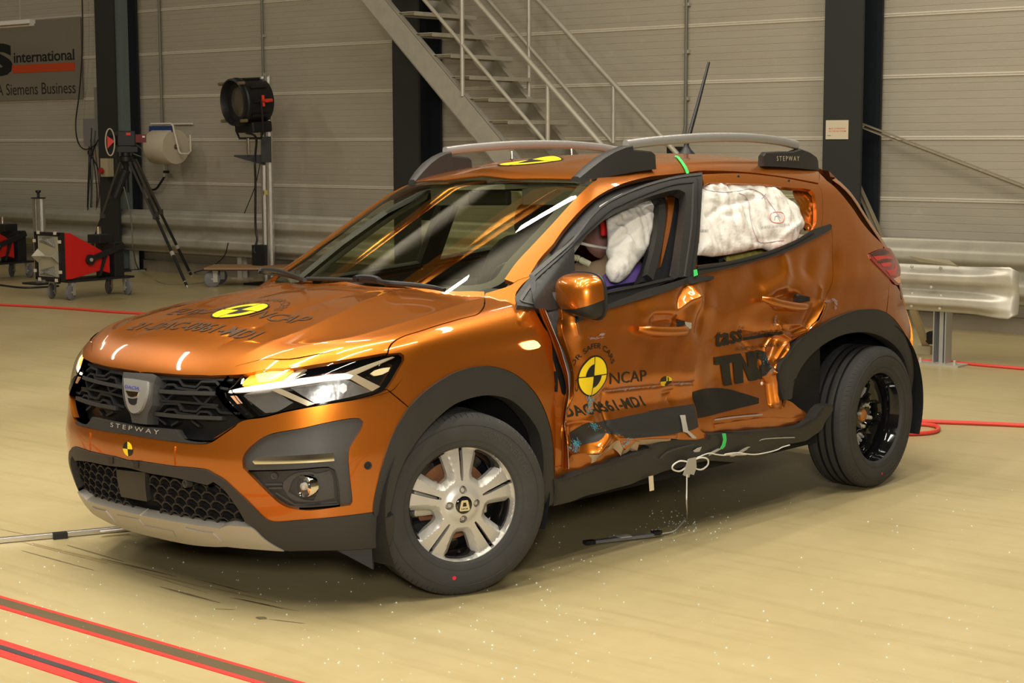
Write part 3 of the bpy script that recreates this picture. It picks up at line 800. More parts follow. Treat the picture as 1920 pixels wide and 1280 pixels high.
# --- fog lamp surrounds
def fog(side):
    def B(sk, name, m, par): return (sk if side > 0 else sk.flip_side()).build(name, m, par)
    pocket = Z('Z4', (270, 520), (640, 512), (920, 492), (965, 515), (990, 640), (1002, 785), (680, 805), (600, 800), (540, 770), (400, 640))
    b = B(piece(BEZEL, CORNER, off=-.012, gap=.001, flange=.03, res=.014, holes=[pocket],
                offfn=lambda V, L: -.010 * np.exp(-(np.min(np.linalg.norm(V[:, None] - L[0][None], axis=2), 1) / .012) ** 2)), 'fog_lamp_surround', PLASTL, car)
    B(piece(pocket, CORNER, off=-.030, gap=-.002, flange=-.02, res=.02), 'pocket', PLAST, b)
    B(piece(Z('Z4', (555, 660), (560, 610), (650, 545), (780, 530), (820, 545), (930, 520), (955, 560), (970, 740), (800, 770), (700, 770), (620, 745)), CORNER, off=-.024, gap=0, flange=.012, res=.015,
            holes=[Z('Z4', (640, 590), (700, 555), (800, 550), (822, 600), (822, 720), (800, 760), (700, 745), (600, 690))]), 'pocket_frame', PLASTL, b)
    B(piece(Z('Z4', (310, 450), (330, 425), (400, 412), (680, 398), (960, 378), (968, 445), (700, 462), (330, 472)), CORNER, off=.002, gap=0, flange=.012, res=.015,
            offfn=lambda V, L: -.005 * np.exp(-(np.min(np.linalg.norm(V[:, None] - L[0][None], axis=2), 1) / .006) ** 2)), 'trim_bar', CHROME, b)
    for l in (Z('Z4', (415, 632), (552, 630)), Z('Z4', (445, 662), (552, 660)), Z('Z4', (500, 700), (650, 795)), Z('Z4', (650, 795), (990, 772))):
        B(strip_px(l, .006, -.022, CORNER, .008), 'fin', PLASTL, b)
    P = hit([Z('Z4', (757, 640))[0]], -.030)[0]
    m = MB(); a = np.linspace(0, 1, 12)
    m.lathe([(.0, -.012)] + [(.040 * t, -.012 - .004 * t) for t in (.3, .6, .85)] + [(.041, .004), (.046, .010), (.049, .006), (.049, -.03)], n=40, axis='x')
    l = m.build('fog_lamp', CHROME, b, smooth=True)
    y = P[1] * side
    l.location = (P[0] + .012, y, P[2]); l.rotation_euler = (0, 0, R2(4 * side)); l.scale = (.8, .8, .8)
    m = MB().lathe([(0, .022), (.020, .020), (.036, .012), (.0405, .004)], n=40, axis='x'); g = m.build('fog_lamp_lens', LAMPGLASS, b, smooth=True)
    g.location = l.location; g.rotation_euler = l.rotation_euler; g.scale = l.scale
    m = MB().lathe([(0, .016), (.012, .012), (.014, 0)], n=24, axis='x'); g = m.build('fog_lamp_bulb', SILVER, b, smooth=True); g.location = l.location; g.rotation_euler = l.rotation_euler
    for (pt, par, r) in ((Z('Z4', (490, 562))[0], b, .011), (Z('Z4', (1237, 480))[0], car, .013)):
        P = hit([pt], -.026 if par is b else 0.)[0]; n = gradF(P[None])[0]
        m = MB().lathe([(0, .0), (r * .55, .0), (r * .6, .003), (r, .004), (r * 1.06, 0), (r * 1.06, -.01)], n=28, axis='x')
        q = m.build('parking_sensor', PLASTL if par is b else BLACK, par, smooth=True)
        if side < 0: P = P * [1, -1, 1]; n = n * [1, -1, 1]
        q.matrix_local = Matrix.Translation(P) @ Vector(n).to_track_quat('X', 'Z').to_matrix().to_4x4()
fog(1); fog(-1)

# --- lower bumper: plastic frame, mesh and silver skid plate
MESH_TOP = Z('Z4', (262, 938), (180, 800), (100, 690), (60, 650), (0, 610)) + Z('Z3', (1650, 478), (1500, 440), (1300, 396), (1040, 350))
SKID_TOP = Z('Z3', (1000, 762), (1300, 820), (1550, 862), (1800, 897)) + Z('Z4', (60, 975), (105, 955), (140, 950), (270, 962), (312, 970))
SKID_SIDE = Z('Z4', (312, 970), (360, 1010), (400, 1052), (480, 1110), (572, 1160))
LOW_BOT = Z('Z4', (572, 1160), (700, 1162), (900, 1160), (1200, 1146), (1390, 1136), (1420, 1110), (1442, 1000), (1452, 868), (1390, 893), (1290, 880))
DL, M3 = (.80, .60, -.05), None
frame3 = np.concatenate([hit(BUMP_LOW[::-1]), hit(LOW_BOT[::-1]), hit(SKID_SIDE[::-1][1:-1]), hit(Z('Z4', (290, 950))), hit(MESH_TOP)])
half(frame3, cen([(239, 876), (239, 863)], FRONT), CORNER, off=.006, res=.016, gap=.001, flange=.03).build('bumper_lower_trim', PLAST, car)
skid3 = np.concatenate([hit(SKID_TOP, -.004), hit(SKID_SIDE[1:]), hit(Z('Z4', (430, 1150), (300, 1140), (160, 1127)) + Z('Z3', (1850, 1082), (1720, 1082), (1500, 1062), (1200, 1003)))])
half(skid3, cen([(239, 991), (239, 972), (239, 956)], FRONT), DL, off=.012, res=.016, gap=0, flange=.04).build('skid_plate', SKID, car)
sk = piece(Z('Z3', (1420, 910), (1600, 950), (1700, 960), (1790, 1040), (1740, 1070), (1560, 1040), (1450, 1010)), DL, off=.017, gap=0, flange=.008, res=.02)
sk.build('skid_plate_boss', SKID, car); sk.flip_side().build('skid_plate_boss', SKID, car)
sk = piece(Z('Z3', (740, 775), (960, 820), (1010, 880), (1300, 940), (1330, 1000), (1000, 930), (700, 860)), DL, off=.015, gap=0, flange=.006, res=.02)
sk.build('skid_plate_boss', SKID, car)
# mesh: hexagon bars
back = half(np.concatenate([hit(MESH_TOP[::-1]), hit(SKID_TOP[::-1])]), cen([(239, 966), (239, 920), (239, 874)], FRONT), FRONT, off=-.05, res=.04, gap=0, flange=-.05).build('lower_grille', DARK, car)
mp = np.concatenate([hit(MESH_TOP[::-1]), hit(SKID_TOP[::-1]), cen([(239, 966), (239, 874)], FRONT)])
mpoly = mp[:, 1:3]; mfull = np.concatenate([mpoly, mpoly[::-1] * [-1, 1]])
cw, ch = .058, .030
V2 = []; E2 = []
def hexedges():
    E = set()
    for j in range(-1, 16):
        for i in range(-14, 15):
            cx = i * cw * 1.0 + (j % 2) * cw * .5; cz = .20 + j * ch
            L = [(cx - cw * .5, cz - ch * .18), (cx - cw * .5, cz + ch * .18), (cx - cw * .18, cz + ch * .62), (cx + cw * .18, cz + ch * .62), (cx + cw * .5, cz + ch * .18)]
            for a, b in zip(L[:-1], L[1:]): E.add((a, b))
    return E
sk = Skin(); dd, e1, e2 = basis(FRONT)
segs = [(a, b) for a, b in hexedges() if inside(np.array([((a[0] + b[0]) / 2, (a[1] + b[1]) / 2)]), mfull)[0] and abs((a[0] + b[0]) / 2) > .085]
for a, b in segs:
    a, b = np.array(a), np.array(b); t = (b - a) / np.linalg.norm(b - a); nn = np.array((-t[1], t[0])) * .0028; a = a - t * .002; b = b + t * .002
    Q = np.array([a + nn, b + nn, b - nn, a - nn])          # (y,z)
    P3 = np.stack([np.zeros(4), Q[:, 0], Q[:, 1]], 1); Qp = np.stack([P3 @ e1, P3 @ e2], 1)
    V = lift(Qp, dd, e1, e2, -.016, .3, 1.0, 40); N = np.tile([[1., 0, 0]], (4, 1))
    f = (0, 1, 2, 3); c = np.cross(V[1] - V[0], V[2] - V[0]); sk.add(V, [f if c[0] > 0 else f[::-1]], N, .018)
sk.build('grille_mesh', BLACK, back)
piece(Z('Z3', (735, 320), (1025, 350), (1045, 640), (785, 592)), FRONT, off=-.010, gap=0, flange=.02, res=.03).build('radar_cover', PLAST, back)
for pts in (Z('Z3', (655, 190), (700, 198), (700, 262), (655, 252)), Z('Z3', (905, 235), (955, 245), (955, 305), (905, 295))):
    piece(pts, FRONT, off=.009, gap=0, flange=.006, res=.03).build('plate_clip', BLACK, car)
m = MB(); P = hit([Z('Z3', (1438, 460))[0]], .0)[0]
m.lathe([(0, 0), (.008, 0), (.009, .004), (.014, .004), (.0145, -.02)], n=24, axis='x', c=P + [.004, 0, 0]); m.build('parking_sensor', PLAST, car, smooth=True)
# condenser behind the lower grille: silver slats
m = MB()
for i in range(7): m.box((.66, 0, .33 + i * .026), (.012, 1.0, .007))
m.build('radiator_fins', STEEL, car)
# air dam ahead of the front tyre
P = hit(Z('Z4', (880, 1165), (1215, 1150)), 0)
m = MB(); m.prism([P[0] * [1, 1, 1] + [-.03, 0, .01], P[1] + [-.03, 0, .01], P[1] + [-.03, 0, -.07], P[1] + [-.03, 0, -.075]], (0, 0, 0), (-.006, 0, 0)); m.build('air_deflector', BLACK, car)
# ------------------------------------------------------------------ crumpled left side
DAMAGE = False
def fold(px, amp, w, sharp=True):
    P = hit(px); FOLDS.append((P[:, [0, 2]], amp, w, sharp))
_f = [
    (Z('S2', (1080, 95), (1300, 65)) + Z('S4', (300, 255), (480, 240), (700, 208), (1000, 196)), .010, .014, True),
    (Z('S1', (1200, 1060)) + Z('S4', (200, 150), (600, 90), (950, 90)), -.008, .05, False),
    (Z('S4', (-250, 520), (0, 560), (400, 480), (980, 400)), .022, .055, False),
    (Z('S2', (1085, 120), (1110, 400), (1130, 560), (1200, 670)), .016, .018, True),
    (Z('S2', (760, 620), (880, 760), (820, 860)), .060, .075, False),
    (Z('S2', (960, 520), (1100, 640), (1010, 830)), -.018, .022, True),
    (Z('S2', (600, 560), (840, 500), (930, 500)), -.012, .022, True),
    (Z('S2', (1000, 900), (1100, 720)), -.020, .025, True),
    (Z('S1', (560, 300), (600, 560), (690, 900)) + Z('S2', (690, 200), (640, 520)), .020, .035, False),
    (Z('S1', (640, 180), (660, 320), (690, 480)), -.012, .012, True),
    (Z('S3', (742, 415), (790, 270), (880, 110)), .016, .016, True),
    (Z('S3', (742, 420), (880, 320), (1020, 238)), -.014, .016, True),
    (Z('S3', (1000, 230), (1040, 300)), -.016, .035, False),
    (Z('S3', (1100, 300), (1080, 520), (1040, 700)), .010, .03, False),
    (Z('S3', (300, 440), (480, 420), (700, 440)), -.006, .03, False),
    (Z('S4', (600, 330), (720, 300), (700, 420)), .010, .016, True),
    (Z('S2', (1240, 690), (1400, 720)) + Z('S4', (200, 920), (700, 890)), -.012, .02, True),
    (Z('S3', (470, 610), (640, 590), (740, 610)), .026, .034, False), (Z('S5', (870, 290), (1000, 270), (1080, 290)), .026, .032, False),
    # rear door
    (Z('S5', (100, 880), (500, 800), (760, 880)) , .030, .14, False),
    (Z('S6', (100, 300), (500, 320), (760, 420)), .018, .10, False),
    (Z('S5', (430, 690), (660, 740), (880, 760)), .012, .02, True),
    (Z('S5', (480, 720), (440, 860), (540, 980)), .008, .02, True),
    (Z('S5', (855, 630), (900, 740), (975, 820)), -.030, .014, True),
    (Z('S5', (960, 620), (1180, 630)), -.012, .02, True),
    (Z('S5', (1470, 330), (1380, 540), (1220, 700), (1000, 800)), -.018, .018, True),
    (Z('S5', (1330, 420), (1240, 600), (1060, 760)), .016, .03, False),
    (Z('S5', (810, 810), (720, 940), (720, 1050)), -.014, .010, True),
    (Z('S5', (880, 830), (850, 930), (790, 1080)), .022, .010, True),
    (Z('S5', (960, 880), (900, 990), (850, 1080)), -.020, .012, True),
    (Z('S5', (1000, 900), (985, 980), (870, 1150), (790, 1270)), -.016, .010, True),
    (Z('S5', (660, 1040), (690, 1200)) + Z('S6', (710, 210), (770, 290), (790, 560)), .020, .010, True),
    (Z('S6', (770, 60), (810, 170), (830, 280), (850, 520)), -.024, .013, True),
    (Z('S6', (880, 40), (830, 130), (870, 260), (860, 420)), .014, .008, True),
    (Z('T3', (1085, 1045), (1110, 1200)) + Z('S5', (930, 60), (700, 200)), -.014, .030, False),
    (Z('S5', (100, 330), (300, 300), (560, 60)), .012, .05, False),
    (Z('S5', (1430, 160), (1400, 280)), -.014, .02, True),
    (Z('T2', (430, 300), (440, 480), (300, 900)), .012, .05, False),
    (Z('T2', (130, 250), (90, 600)), .010, .04, False),
]
FOLDS.clear()
tmp = [(hit(px)[:, [0, 2]], a, w, s) for px, a, w, s in _f]
FOLDS.extend(tmp)
make_grid()
DAMAGE = True
# --- front left door
DOOR_L = Z('S1', (515, 115), (530, 250), (520, 350), (540, 500), (590, 650), (640, 800), (680, 950), (690, 1100), (682, 1250)) + Z('S2', (675, 150), (612, 300), (578, 450), (572, 550), (600, 800), (610, 880), (688, 955))
DOOR_B = Z('S2', (730, 950), (850, 935), (960, 925), (1060, 918), (1100, 865), (1180, 795), (1270, 740), (1300, 760), (1340, 850), (1370, 868), (1400, 852), (1470, 782), (1560, 770)) + Z('S4', (200, 962), (400, 942), (700, 940), (850, 955), (1060, 960), (1188, 935), (1188, 890), (1110, 845), (1080, 815))
DOOR_R = Z('S4', (1058, 780), (1040, 650), (1002, 480), (985, 300), (990, 200), (1010, 80)) + Z('S3', (1020, 1150), (1040, 1000), (1072, 850), (1112, 700), (1130, 550), (1140, 400), (1145, 330), (1152, 200), (1160, 45))
DOOR_T = Z('S3', (1070, 65), (860, 105), (700, 165), (400, 260), (200, 320), (0, 380)) + Z('S1', (1100, 150), (1000, 192), (800, 280), (700, 320), (690, 210), (640, 165), (560, 150))
fdoor = piece(DOOR_L + DOOR_B + DOOR_R + DOOR_T, SIDE, off=.014, res=.0095, gap=0, flange=.02, folds=True).build('front_door', PAINT, car)
# lower black film of the door
piece(Z('S2', (625, 655), (720, 590), (850, 520), (930, 515), (1140, 475), (1707, 360)) + Z('S4', (380, 570), (680, 520), (995, 478), (1040, 650), (1058, 785), (980, 820), (860, 850), (500, 905), (200, 935)) + Z('S2', (1420, 715), (1290, 720), (1200, 660), (1105, 655), (1010, 755), (860, 790), (720, 835), (655, 770)),
      SIDE, off=.0158, hoff=.014, res=.012, gap=0, flange=.001).build('door_lower_film', MATS['charcoal_plastic'], fdoor)
# turned-in bottom hem in pale primer
m = MB(); top = hit(spline(Z('S2', (688, 960), (850, 940), (1060, 925), (1180, 800), (1285, 748), (1340, 855), (1372, 872), (1470, 785), (1560, 772)) + Z('S4', (200, 962), (450, 945), (700, 942)), 4), .012)
low = top + np.array((0, -.010, -.030)) + np.array([(0, -.008 * (1 + math.sin(i * .9)), -.008 * math.sin(i * .45)) for i in range(len(top))])
n = len(top); m.add(list(top) + list(low), [(i, i + 1, n + i + 1, n + i) for i in range(n - 1)])
m.build('door_hem', PRIMER, fdoor, smooth=True, fix=False)
# crumpled hinge edge of the door: folded lips, dark cavity
FL1 = Z('S1', (200, 130), (270, 290), (340, 430), (390, 570), (430, 680), (480, 830), (540, 1000), (575, 1150), (575, 1260)) + Z('S2', (560, 150), (535, 350), (530, 600), (520, 850), (510, 1140))
FL2 = Z('S1', (290, 130), (350, 280), (430, 480), (500, 650), (560, 850), (600, 1000), (615, 1150), (618, 1260)) + Z('S2', (608, 200), (572, 400), (556, 560), (580, 700), (600, 870), (612, 1130))
A, B = spline(FL1, 4), spline(FL2, 4)
m = MB()
for k, (ta, tb, o1, o2) in enumerate(((0, .30, -.012, .016), (.30, .42, .016, -.004), (.42, .66, -.004, .014), (.66, .76, .014, -.004), (.76, 1, -.004, .012))):
    P1 = hit(A + (B - A) * ta, o1 + .014); P2 = hit(A + (B - A) * tb, o2 + .014); n = len(P1)
    m.add(list(P1) + list(P2), [(i, i + 1, n + i + 1, n + i) for i in range(n - 1)])
m.build('door_edge_fold', PAINTIN, fdoor, smooth=True, fix=False, auto=25)
m = MB(); P2 = hit(B, .013); P3 = hit(B + [(.9, 0)] * len(B), .012); n = len(P2)
m.add(list(P2) + list(P3) , [(i, i + 1, n + i + 1, n + i) for i in range(n - 1)]); m.build('bare_metal_edge', MATS['white_paint'], fdoor, fix=False)
C = spline(DOOR_L[:-2], 4); ed = hit(C, .016)
m = MB().tube(ed, .0035, 6); m.build('door_edge_lip', PAINT, fdoor, smooth=True)
cav = [p for p in FL2] + DOOR_L[::-1]
piece(cav, SIDE, off=-.02, res=.03, gap=-.004, flange=.0).build('door_cavity', mat('bluish_grey_steel', (.20, .205, .22), .45, .3, bump=(14, .6, .02)), fdoor)
# body pillar seen in the gap ahead of the door
DAMAGE = False
PIL = Z('S1', (150, 110), (520, 1260)) + Z('S2', (610, 200), (600, 1140), (430, 1160)) + Z('S1', (400, 1260), (380, 560), (330, 440), (200, 330))
pil = piece(PIL, SIDE, off=-.035, res=.03, gap=0, flange=.0).build('hinge_pillar', PAINTIN, car)
piece(Z('S1', (428, 975), (455, 965), (470, 1010), (468, 1240), (440, 1240)), SIDE, off=-.02, res=.03, gap=0, flange=.015).build('door_hinge', BLACK, pil)
DAMAGE = True
# --- door handles
def handle(bowl, bar, cap, par, dirt):
    P0_ = hit(spline(bar, 6), .0); yy = np.linspace(P0_[0, 1], P0_[-1, 1], len(P0_)); P = hit(spline(bar, 6), .042); P[:, 1] = yy + (.046 if par is fdoor else .036); n = len(P)
    r = .0180 * np.minimum(1, np.minimum(np.linspace(0, 6, n), np.linspace(6, 0, n)) * .5 + .55)
    P[:, 1] += .010 * np.sin(np.linspace(0, math.pi, n)) - .016 * (np.abs(np.linspace(-1, 1, n)) ** 6)
    m = MB().tube(P, r, 14); m.build('door_handle', PAINT, par, smooth=True)
    piece(cap, SIDE, off=.024, res=.02, gap=0, flange=.03).build('handle_end', dirt, par)
# --- rear left door with its orange window frame
RD_WIN = Z('T3', (195, 320), (215, 285), (250, 255), (300, 246), (540, 248), (850, 262), (1150, 298), (1290, 305), (1370, 320), (1405, 360), (1420, 450), (1425, 640), (1410, 700), (1380, 745)) + Z('T3', (1200, 850), (900, 970), (500, 1072), (150, 1120))
RD_TOP = Z('T3', (195, 150), (600, 140), (1000, 178), (1440, 258))
RD_REAR = Z('T3', (1480, 330), (1495, 500), (1490, 640), (1480, 700), (1590, 735)) + Z('T2', (425, 100), (430, 300), (432, 460), (440, 600), (400, 850), (335, 1040))
RD_ARCH = Z('S5', (1440, 430), (1380, 540), (1280, 650), (1120, 790), (1000, 900), (985, 990), (900, 1110), (860, 1200)) + Z('S6', (862, 100), (872, 330), (900, 560), (890, 620))
RD_BOT = Z('S6', (780, 610), (700, 640), (400, 690), (0, 745)) + Z('S4', (1060, 830))
rdoor = piece(Z('S4', (1030, 700), (960, 450), (940, 200)) + Z('S3', (990, 1150), (1050, 700), (1100, 200)) + Z('T3', (120, 1200), (165, 1000), (180, 700)) + RD_TOP + RD_REAR + RD_ARCH + RD_BOT, SIDE, off=0, res=.009, gap=.001, flange=.02, holes=[RD_WIN], folds=True).build('rear_door', PAINT, car)
piece(Z('S4', (985, 320), (1120, 280), (1290, 262), (1440, 275), (1600, 310)) + Z('S6', (200, 360), (400, 410), (590, 470), (590, 540), (300, 610), (0, 690)) + Z('S4', (1060, 668), (1020, 500)), SIDE, off=.0018, res=.014, gap=0, flange=.001).build('door_lower_film', DECAL, rdoor)
handle(Z('S3', (300, 640), (340, 580), (460, 590), (560, 510), (650, 490), (740, 520), (800, 590), (800, 650), (600, 690), (400, 690)),
       Z('S3', (300, 690), (450, 712), (620, 718), (780, 712), (930, 690)), Z('S3', (885, 590), (975, 605), (970, 680), (930, 690), (890, 620)), fdoor, mat('bare_zinc', (.55, .52, .44), .4, .5))
piece(Z('S3', (780, 570), (880, 580), (890, 620), (860, 640), (780, 650)), SIDE, off=.022, res=.02, gap=0, flange=.02).build('handle_gap', BLACK, fdoor)
handle(Z('S5', (690, 265), (840, 230), (920, 180), (1010, 165), (1080, 180), (1130, 250), (1120, 320), (1000, 330), (850, 310)),
       Z('S5', (670, 285), (800, 330), (950, 372), (1150, 392), (1325, 390)), Z('S5', (1105, 250), (1130, 238), (1270, 258), (1268, 315), (1230, 322), (1090, 325)), rdoor, BLACK)
# --- rear quarter, right round to the tailgate
QTOP = Z('T1', (392, 162), (430, 200), (500, 275), (590, 345), (700, 460), (850, 650), (950, 800), (1070, 950), (1180, 1060), (1260, 1140), (1250, 1178))
TL_OUT = Z('T2', (1130, 320), (1020, 350), (905, 400))
TL_LOW = Z('T2', (930, 460), (1000, 535), (1130, 665), (1200, 735))
QBUMP = Z('T2', (1195, 770), (1150, 1165))
AR_OUT = Z('S7', (1300, 185), (1200, 150), (1100, 140), (950, 150), (800, 190), (650, 250), (500, 330), (300, 450), (150, 560), (60, 670), (0, 765))
quarter = piece(RD_REAR[::-1] + [RD_TOP[-1]] + QTOP + TL_OUT + TL_LOW + QBUMP + AR_OUT + Z('S5', (960, 1000), (1130, 790), (1300, 660), (1400, 540), (1450, 430)), (-.12, .97, .2), off=-.001, res=.013, gap=.001, flange=.02).build('rear_quarter', PAINT, car)
# --- roof rail / windscreen pillar band
DAMAGE = False
AP_WS = Z('Z8', (850, 1020), (950, 880), (1100, 718), (1250, 558), (1400, 392), (1450, 338), (1530, 260), (1600, 195), (1640, 170))
AP_TOPP = [(-1.14, .505, 1.47), (-1.3, .51, 1.49), (-1.6, .515, 1.51), (-2.0, .515, 1.51), (-2.4, .51, 1.49), (-2.62, .50, 1.46)]
AP_LOW = Z('T3', (1450, 245), (1000, 165), (600, 122), (280, 113)) + Z('T4', (1560, 112), (1430, 130), (1250, 150), (1050, 170), (850, 212), (700, 260), (550, 330), (400, 425), (250, 560), (100, 730), (0, 870)) + Z('T5', (450, 312), (300, 478), (222, 598), (200, 640)) + Z('Z6', (1475, 90), (1340, 132), (1300, 158))
rl = np.concatenate([hit(AP_WS), np.array(AP_TOPP), hit(Z('T1', (392, 160))), hit(AP_LOW)])
sk = piece(rl, (.1, .72, .68), px=False, res=.014, gap=0, flange=.02)
sk.build('roof_side', PAINT, car)
sk.flip_side().build('roof_side', PAINT, car)
# --- roof
hdr = hit(Z('Z8', (1595, 163), (1480, 160), (1300, 157), (1100, 155), (900, 156)))
hdr = np.concatenate([[(-1.13, .515, 1.47)], hdr])
rear = np.array([(-2.0, .525, 1.51), (-2.6, .52, 1.47), (-2.84, .50, 1.43)])
roof = half(np.concatenate([np.array([(-2.86, .25, 1.45)]), rear[::-1], hdr]), cen([(850, 335.5), (845, 322)], TOP)[:1] * [0, 1, 1] + [[-.945, 0, 0]] if False else np.array([(-.955, 0, 1.455), (-1.2, 0, 1.50), (-1.8, 0, 1.53), (-2.4, 0, 1.5), (-2.87, 0, 1.45)]), TOP, res=.03, gap=0, flange=.02).build('roof', PAINT, car)
# --- windscreen
WS_L = Z('Z8', (1640, 172), (1600, 198), (1530, 262), (1450, 340), (1400, 394), (1250, 560), (1100, 720), (950, 882), (850, 1022), (720, 1090), (560, 1118), (430, 1122))
wsp = hit(WS_L)
WSD = (.46, 0, .89)
wcen = np.array([(-.14, 0, 1.033), (-.30, 0, 1.118), (-.6, 0, 1.276), (-.945, 0, 1.455)])
topw = np.array([(-.97, .25, 1.45), (-1.01, .42, 1.44)])
wbot = np.array([(-.20, .42, 1.04), (-.15, .2, 1.036)])
winmat = bpy.data.materials.new('window_glass'); winmat.use_nodes = True
nt = winmat.node_tree; nt.nodes.clear()
o_ = nt.nodes.new('ShaderNodeOutputMaterial'); mx = nt.nodes.new('ShaderNodeMixShader'); tr = nt.nodes.new('ShaderNodeBsdfTransparent'); gl = nt.nodes.new('ShaderNodeBsdfGlossy'); lw = nt.nodes.new('ShaderNodeFresnel')
two_sided(nt, lw, 1.95); gl.inputs['Roughness'].default_value = .004; tr.inputs['Color'].default_value = (.86, .90, .70, 1)
nt.links.new(lw.outputs[0], mx.inputs[0]); nt.links.new(tr.outputs[0], mx.inputs[1]); nt.links.new(gl.outputs[0], mx.inputs[2]); nt.links.new(mx.outputs[0], o_.inputs[0])
WIN = winmat
out3 = np.concatenate([wbot[::-1], wsp[::-1], topw[::-1]])
ws = half(out3, wcen[::-1], WSD, off=-.004, res=.03, gap=0, flange=0).build('windscreen', WIN, car)
def shrink(P, g, d):
    d, e1, e2 = basis(d); Q = np.stack([P @ e1, P @ e2], 1); return Q
d_, e1_, e2_ = basis(WSD)
Qo = smooth_outline(np.stack([np.concatenate([out3, wcen[::-1]]) @ e1_, np.concatenate([out3, wcen[::-1]]) @ e2_], 1), seg=.03)
full = np.concatenate([np.concatenate([out3]), (out3[::-1] * [1, -1, 1])])
Qf = np.stack([full @ e1_, full @ e2_], 1); Qf = smooth_outline(Qf, seg=.03)
fr_in = inset_poly(Qf, .045); V2, T = fill([Qf, fr_in], .03)
V = lift(V2, d_, e1_, e2_, -.0065, .0, 2.5); N = gradF(V)
T = [f if np.cross(V[f[1]] - V[f[0]], V[f[2]] - V[f[0]]) @ d_ > 0 else tuple(reversed(f)) for f in T]
Skin().add(V, T, N, 0).build('windscreen_border', BLACK, ws)
# scuttle panel and wipers
sc = half(np.concatenate([hit(HOOD_REAR)[::-1][3:], np.array([(-.34, .60, 1.045), (-.27, .45, 1.05), (-.22, .2, 1.055)])]), np.array([(-.20, 0, 1.062), (-.10, 0, 1.04), (-.02, 0, 1.03)]), TOP, off=-.02, res=.03, gap=0, flange=.03).build('scuttle_panel', BLACK, car)
def wiper(pts, arm):
    P = hit(spline(pts, 5), .022)
    w = MB().tube(P, .008, 8).build('wiper', RUBSEAL, car, smooth=True)
    Q = hit(spline(arm, 5), .034); MB().tube(Q, np.linspace(.013, .008, len(Q)), 8).build('wiper_arm', BLACK, w, smooth=True)
wiper(Z('Z7', (520, 1095), (760, 1100), (960, 1108), (1250, 1130), (1500, 1150), (1690, 1175)), Z('Z7', (960, 1095), (1040, 1082), (1160, 1095), (1230, 1130), (1500, 1152), (1700, 1178), (1790, 1200)))
wiper(Z('Z7', (70, 1035), (200, 1045), (330, 1065), (470, 1100)), Z('Z7', (80, 1020), (220, 1022), (330, 1045), (420, 1075), (500, 1105)))
# --- door frame, seals and pillars round the open front window
FR_OUT = Z('T5', (30, 905), (60, 850), (130, 755), (205, 665), (300, 575), (420, 470), (540, 365), (650, 262)) + Z('T4', (330, 625), (480, 500), (640, 410), (830, 308), (1040, 232), (1240, 180), (1400, 150), (1575, 130)) + Z('T4', (1575, 300), (1550, 700), (1520, 1020), (1480, 1245), (1320, 1250))
FR_IN = Z('T4', (1340, 1000), (1390, 600), (1405, 420), (1395, 350), (1340, 318), (1270, 320), (1100, 362), (900, 432), (700, 520), (560, 612), (400, 752), (210, 920)) + Z('T5', (665, 470), (662, 700), (640, 900), (500, 1010), (380, 1030), (230, 1005), (60, 978))
dframe = piece(FR_OUT + FR_IN, SIDE, off=.016, res=.02, gap=0, flange=.045).build('window_frame', RUBSEAL, fdoor)
strip_px(Z('T5', (210, 660), (420, 480), (655, 280)) + Z('T4', (480, 512), (830, 322), (1240, 196), (1560, 150)), .006, .020, SIDE, .006).build('frame_strip', PLASTL, dframe)
strip_px(Z('T5', (230, 715), (300, 640), (655, 335)) + Z('T4', (210, 885), (560, 560), (700, 480), (900, 390), (1240, 265), (1480, 235)), .004, .020, SIDE, .006).build('frame_strip', BLACK, dframe)
strip_px(Z('T5', (205, 755), (120, 880), (105, 930), (230, 960)), .004, .020, SIDE, .006).build('frame_strip', PLASTL, dframe)
strip_px(Z('T5', (212, 660), (225, 740), (245, 1000)), .008, .021, SIDE, .006).build('frame_strip', BLACK, dframe)
strip_px(Z('T4', (1480, 250), (1465, 700), (1390, 1240)), .006, .020, SIDE, .006).build('frame_strip', PLASTL, dframe)
strip_px(Z('T4', (1530, 200), (1520, 700), (1450, 1240)), .006, .020, SIDE, .006).build('frame_strip', BLACK, dframe)
# recess between frame and body: dark aperture seal
piece(Z('T4', (-80, 960), (0, 870), (100, 735), (250, 565), (400, 428), (550, 335), (700, 265), (850, 216), (1050, 178), (1300, 150), (1560, 118), (1560, 170), (1240, 210), (830, 340), (480, 530), (200, 770), (-60, 1000)), SIDE, off=-.03, res=.03, gap=-.006, flange=0).build('aperture_seal', BLACK, car)
piece(Z('T4', (480, 488), (560, 440), (700, 365), (770, 342), (760, 352), (640, 425), (490, 512)), SIDE, off=-.012, res=.02, gap=0, flange=.004).build('torn_airbag_edge', AIRBAG, car)
# centre pillar and its seal
bp = piece(Z('T4', (1040, 380), (1100, 350), (1420, 280), (1600, 240), (1560, 700), (1500, 1300), (930, 1300), (1000, 1150), (1060, 900), (1085, 600)), SIDE, off=-.065, res=.03, gap=0, flange=.05).build('centre_pillar', BLACK, car)
piece(Z('T4', (1185, 345), (1285, 325), (1275, 480), (1220, 800), (1170, 1000), (1130, 1140), (1150, 940), (1205, 600), (1205, 440)), SIDE, off=-.052, res=.02, gap=0, flange=.012).build('pillar_paint_edge', PAINT, bp)
strip_px(Z('T4', (1080, 400), (1140, 430), (1145, 600), (1110, 900), (1020, 1250)), .035, -.045, SIDE, .03).build('pillar_seal', RUBSEAL, bp)
strip_px(Z('T4', (1370, 400), (1340, 700), (1250, 1240)), .010, -.05, SIDE, .01).build('pillar_edge', PLASTL, bp)
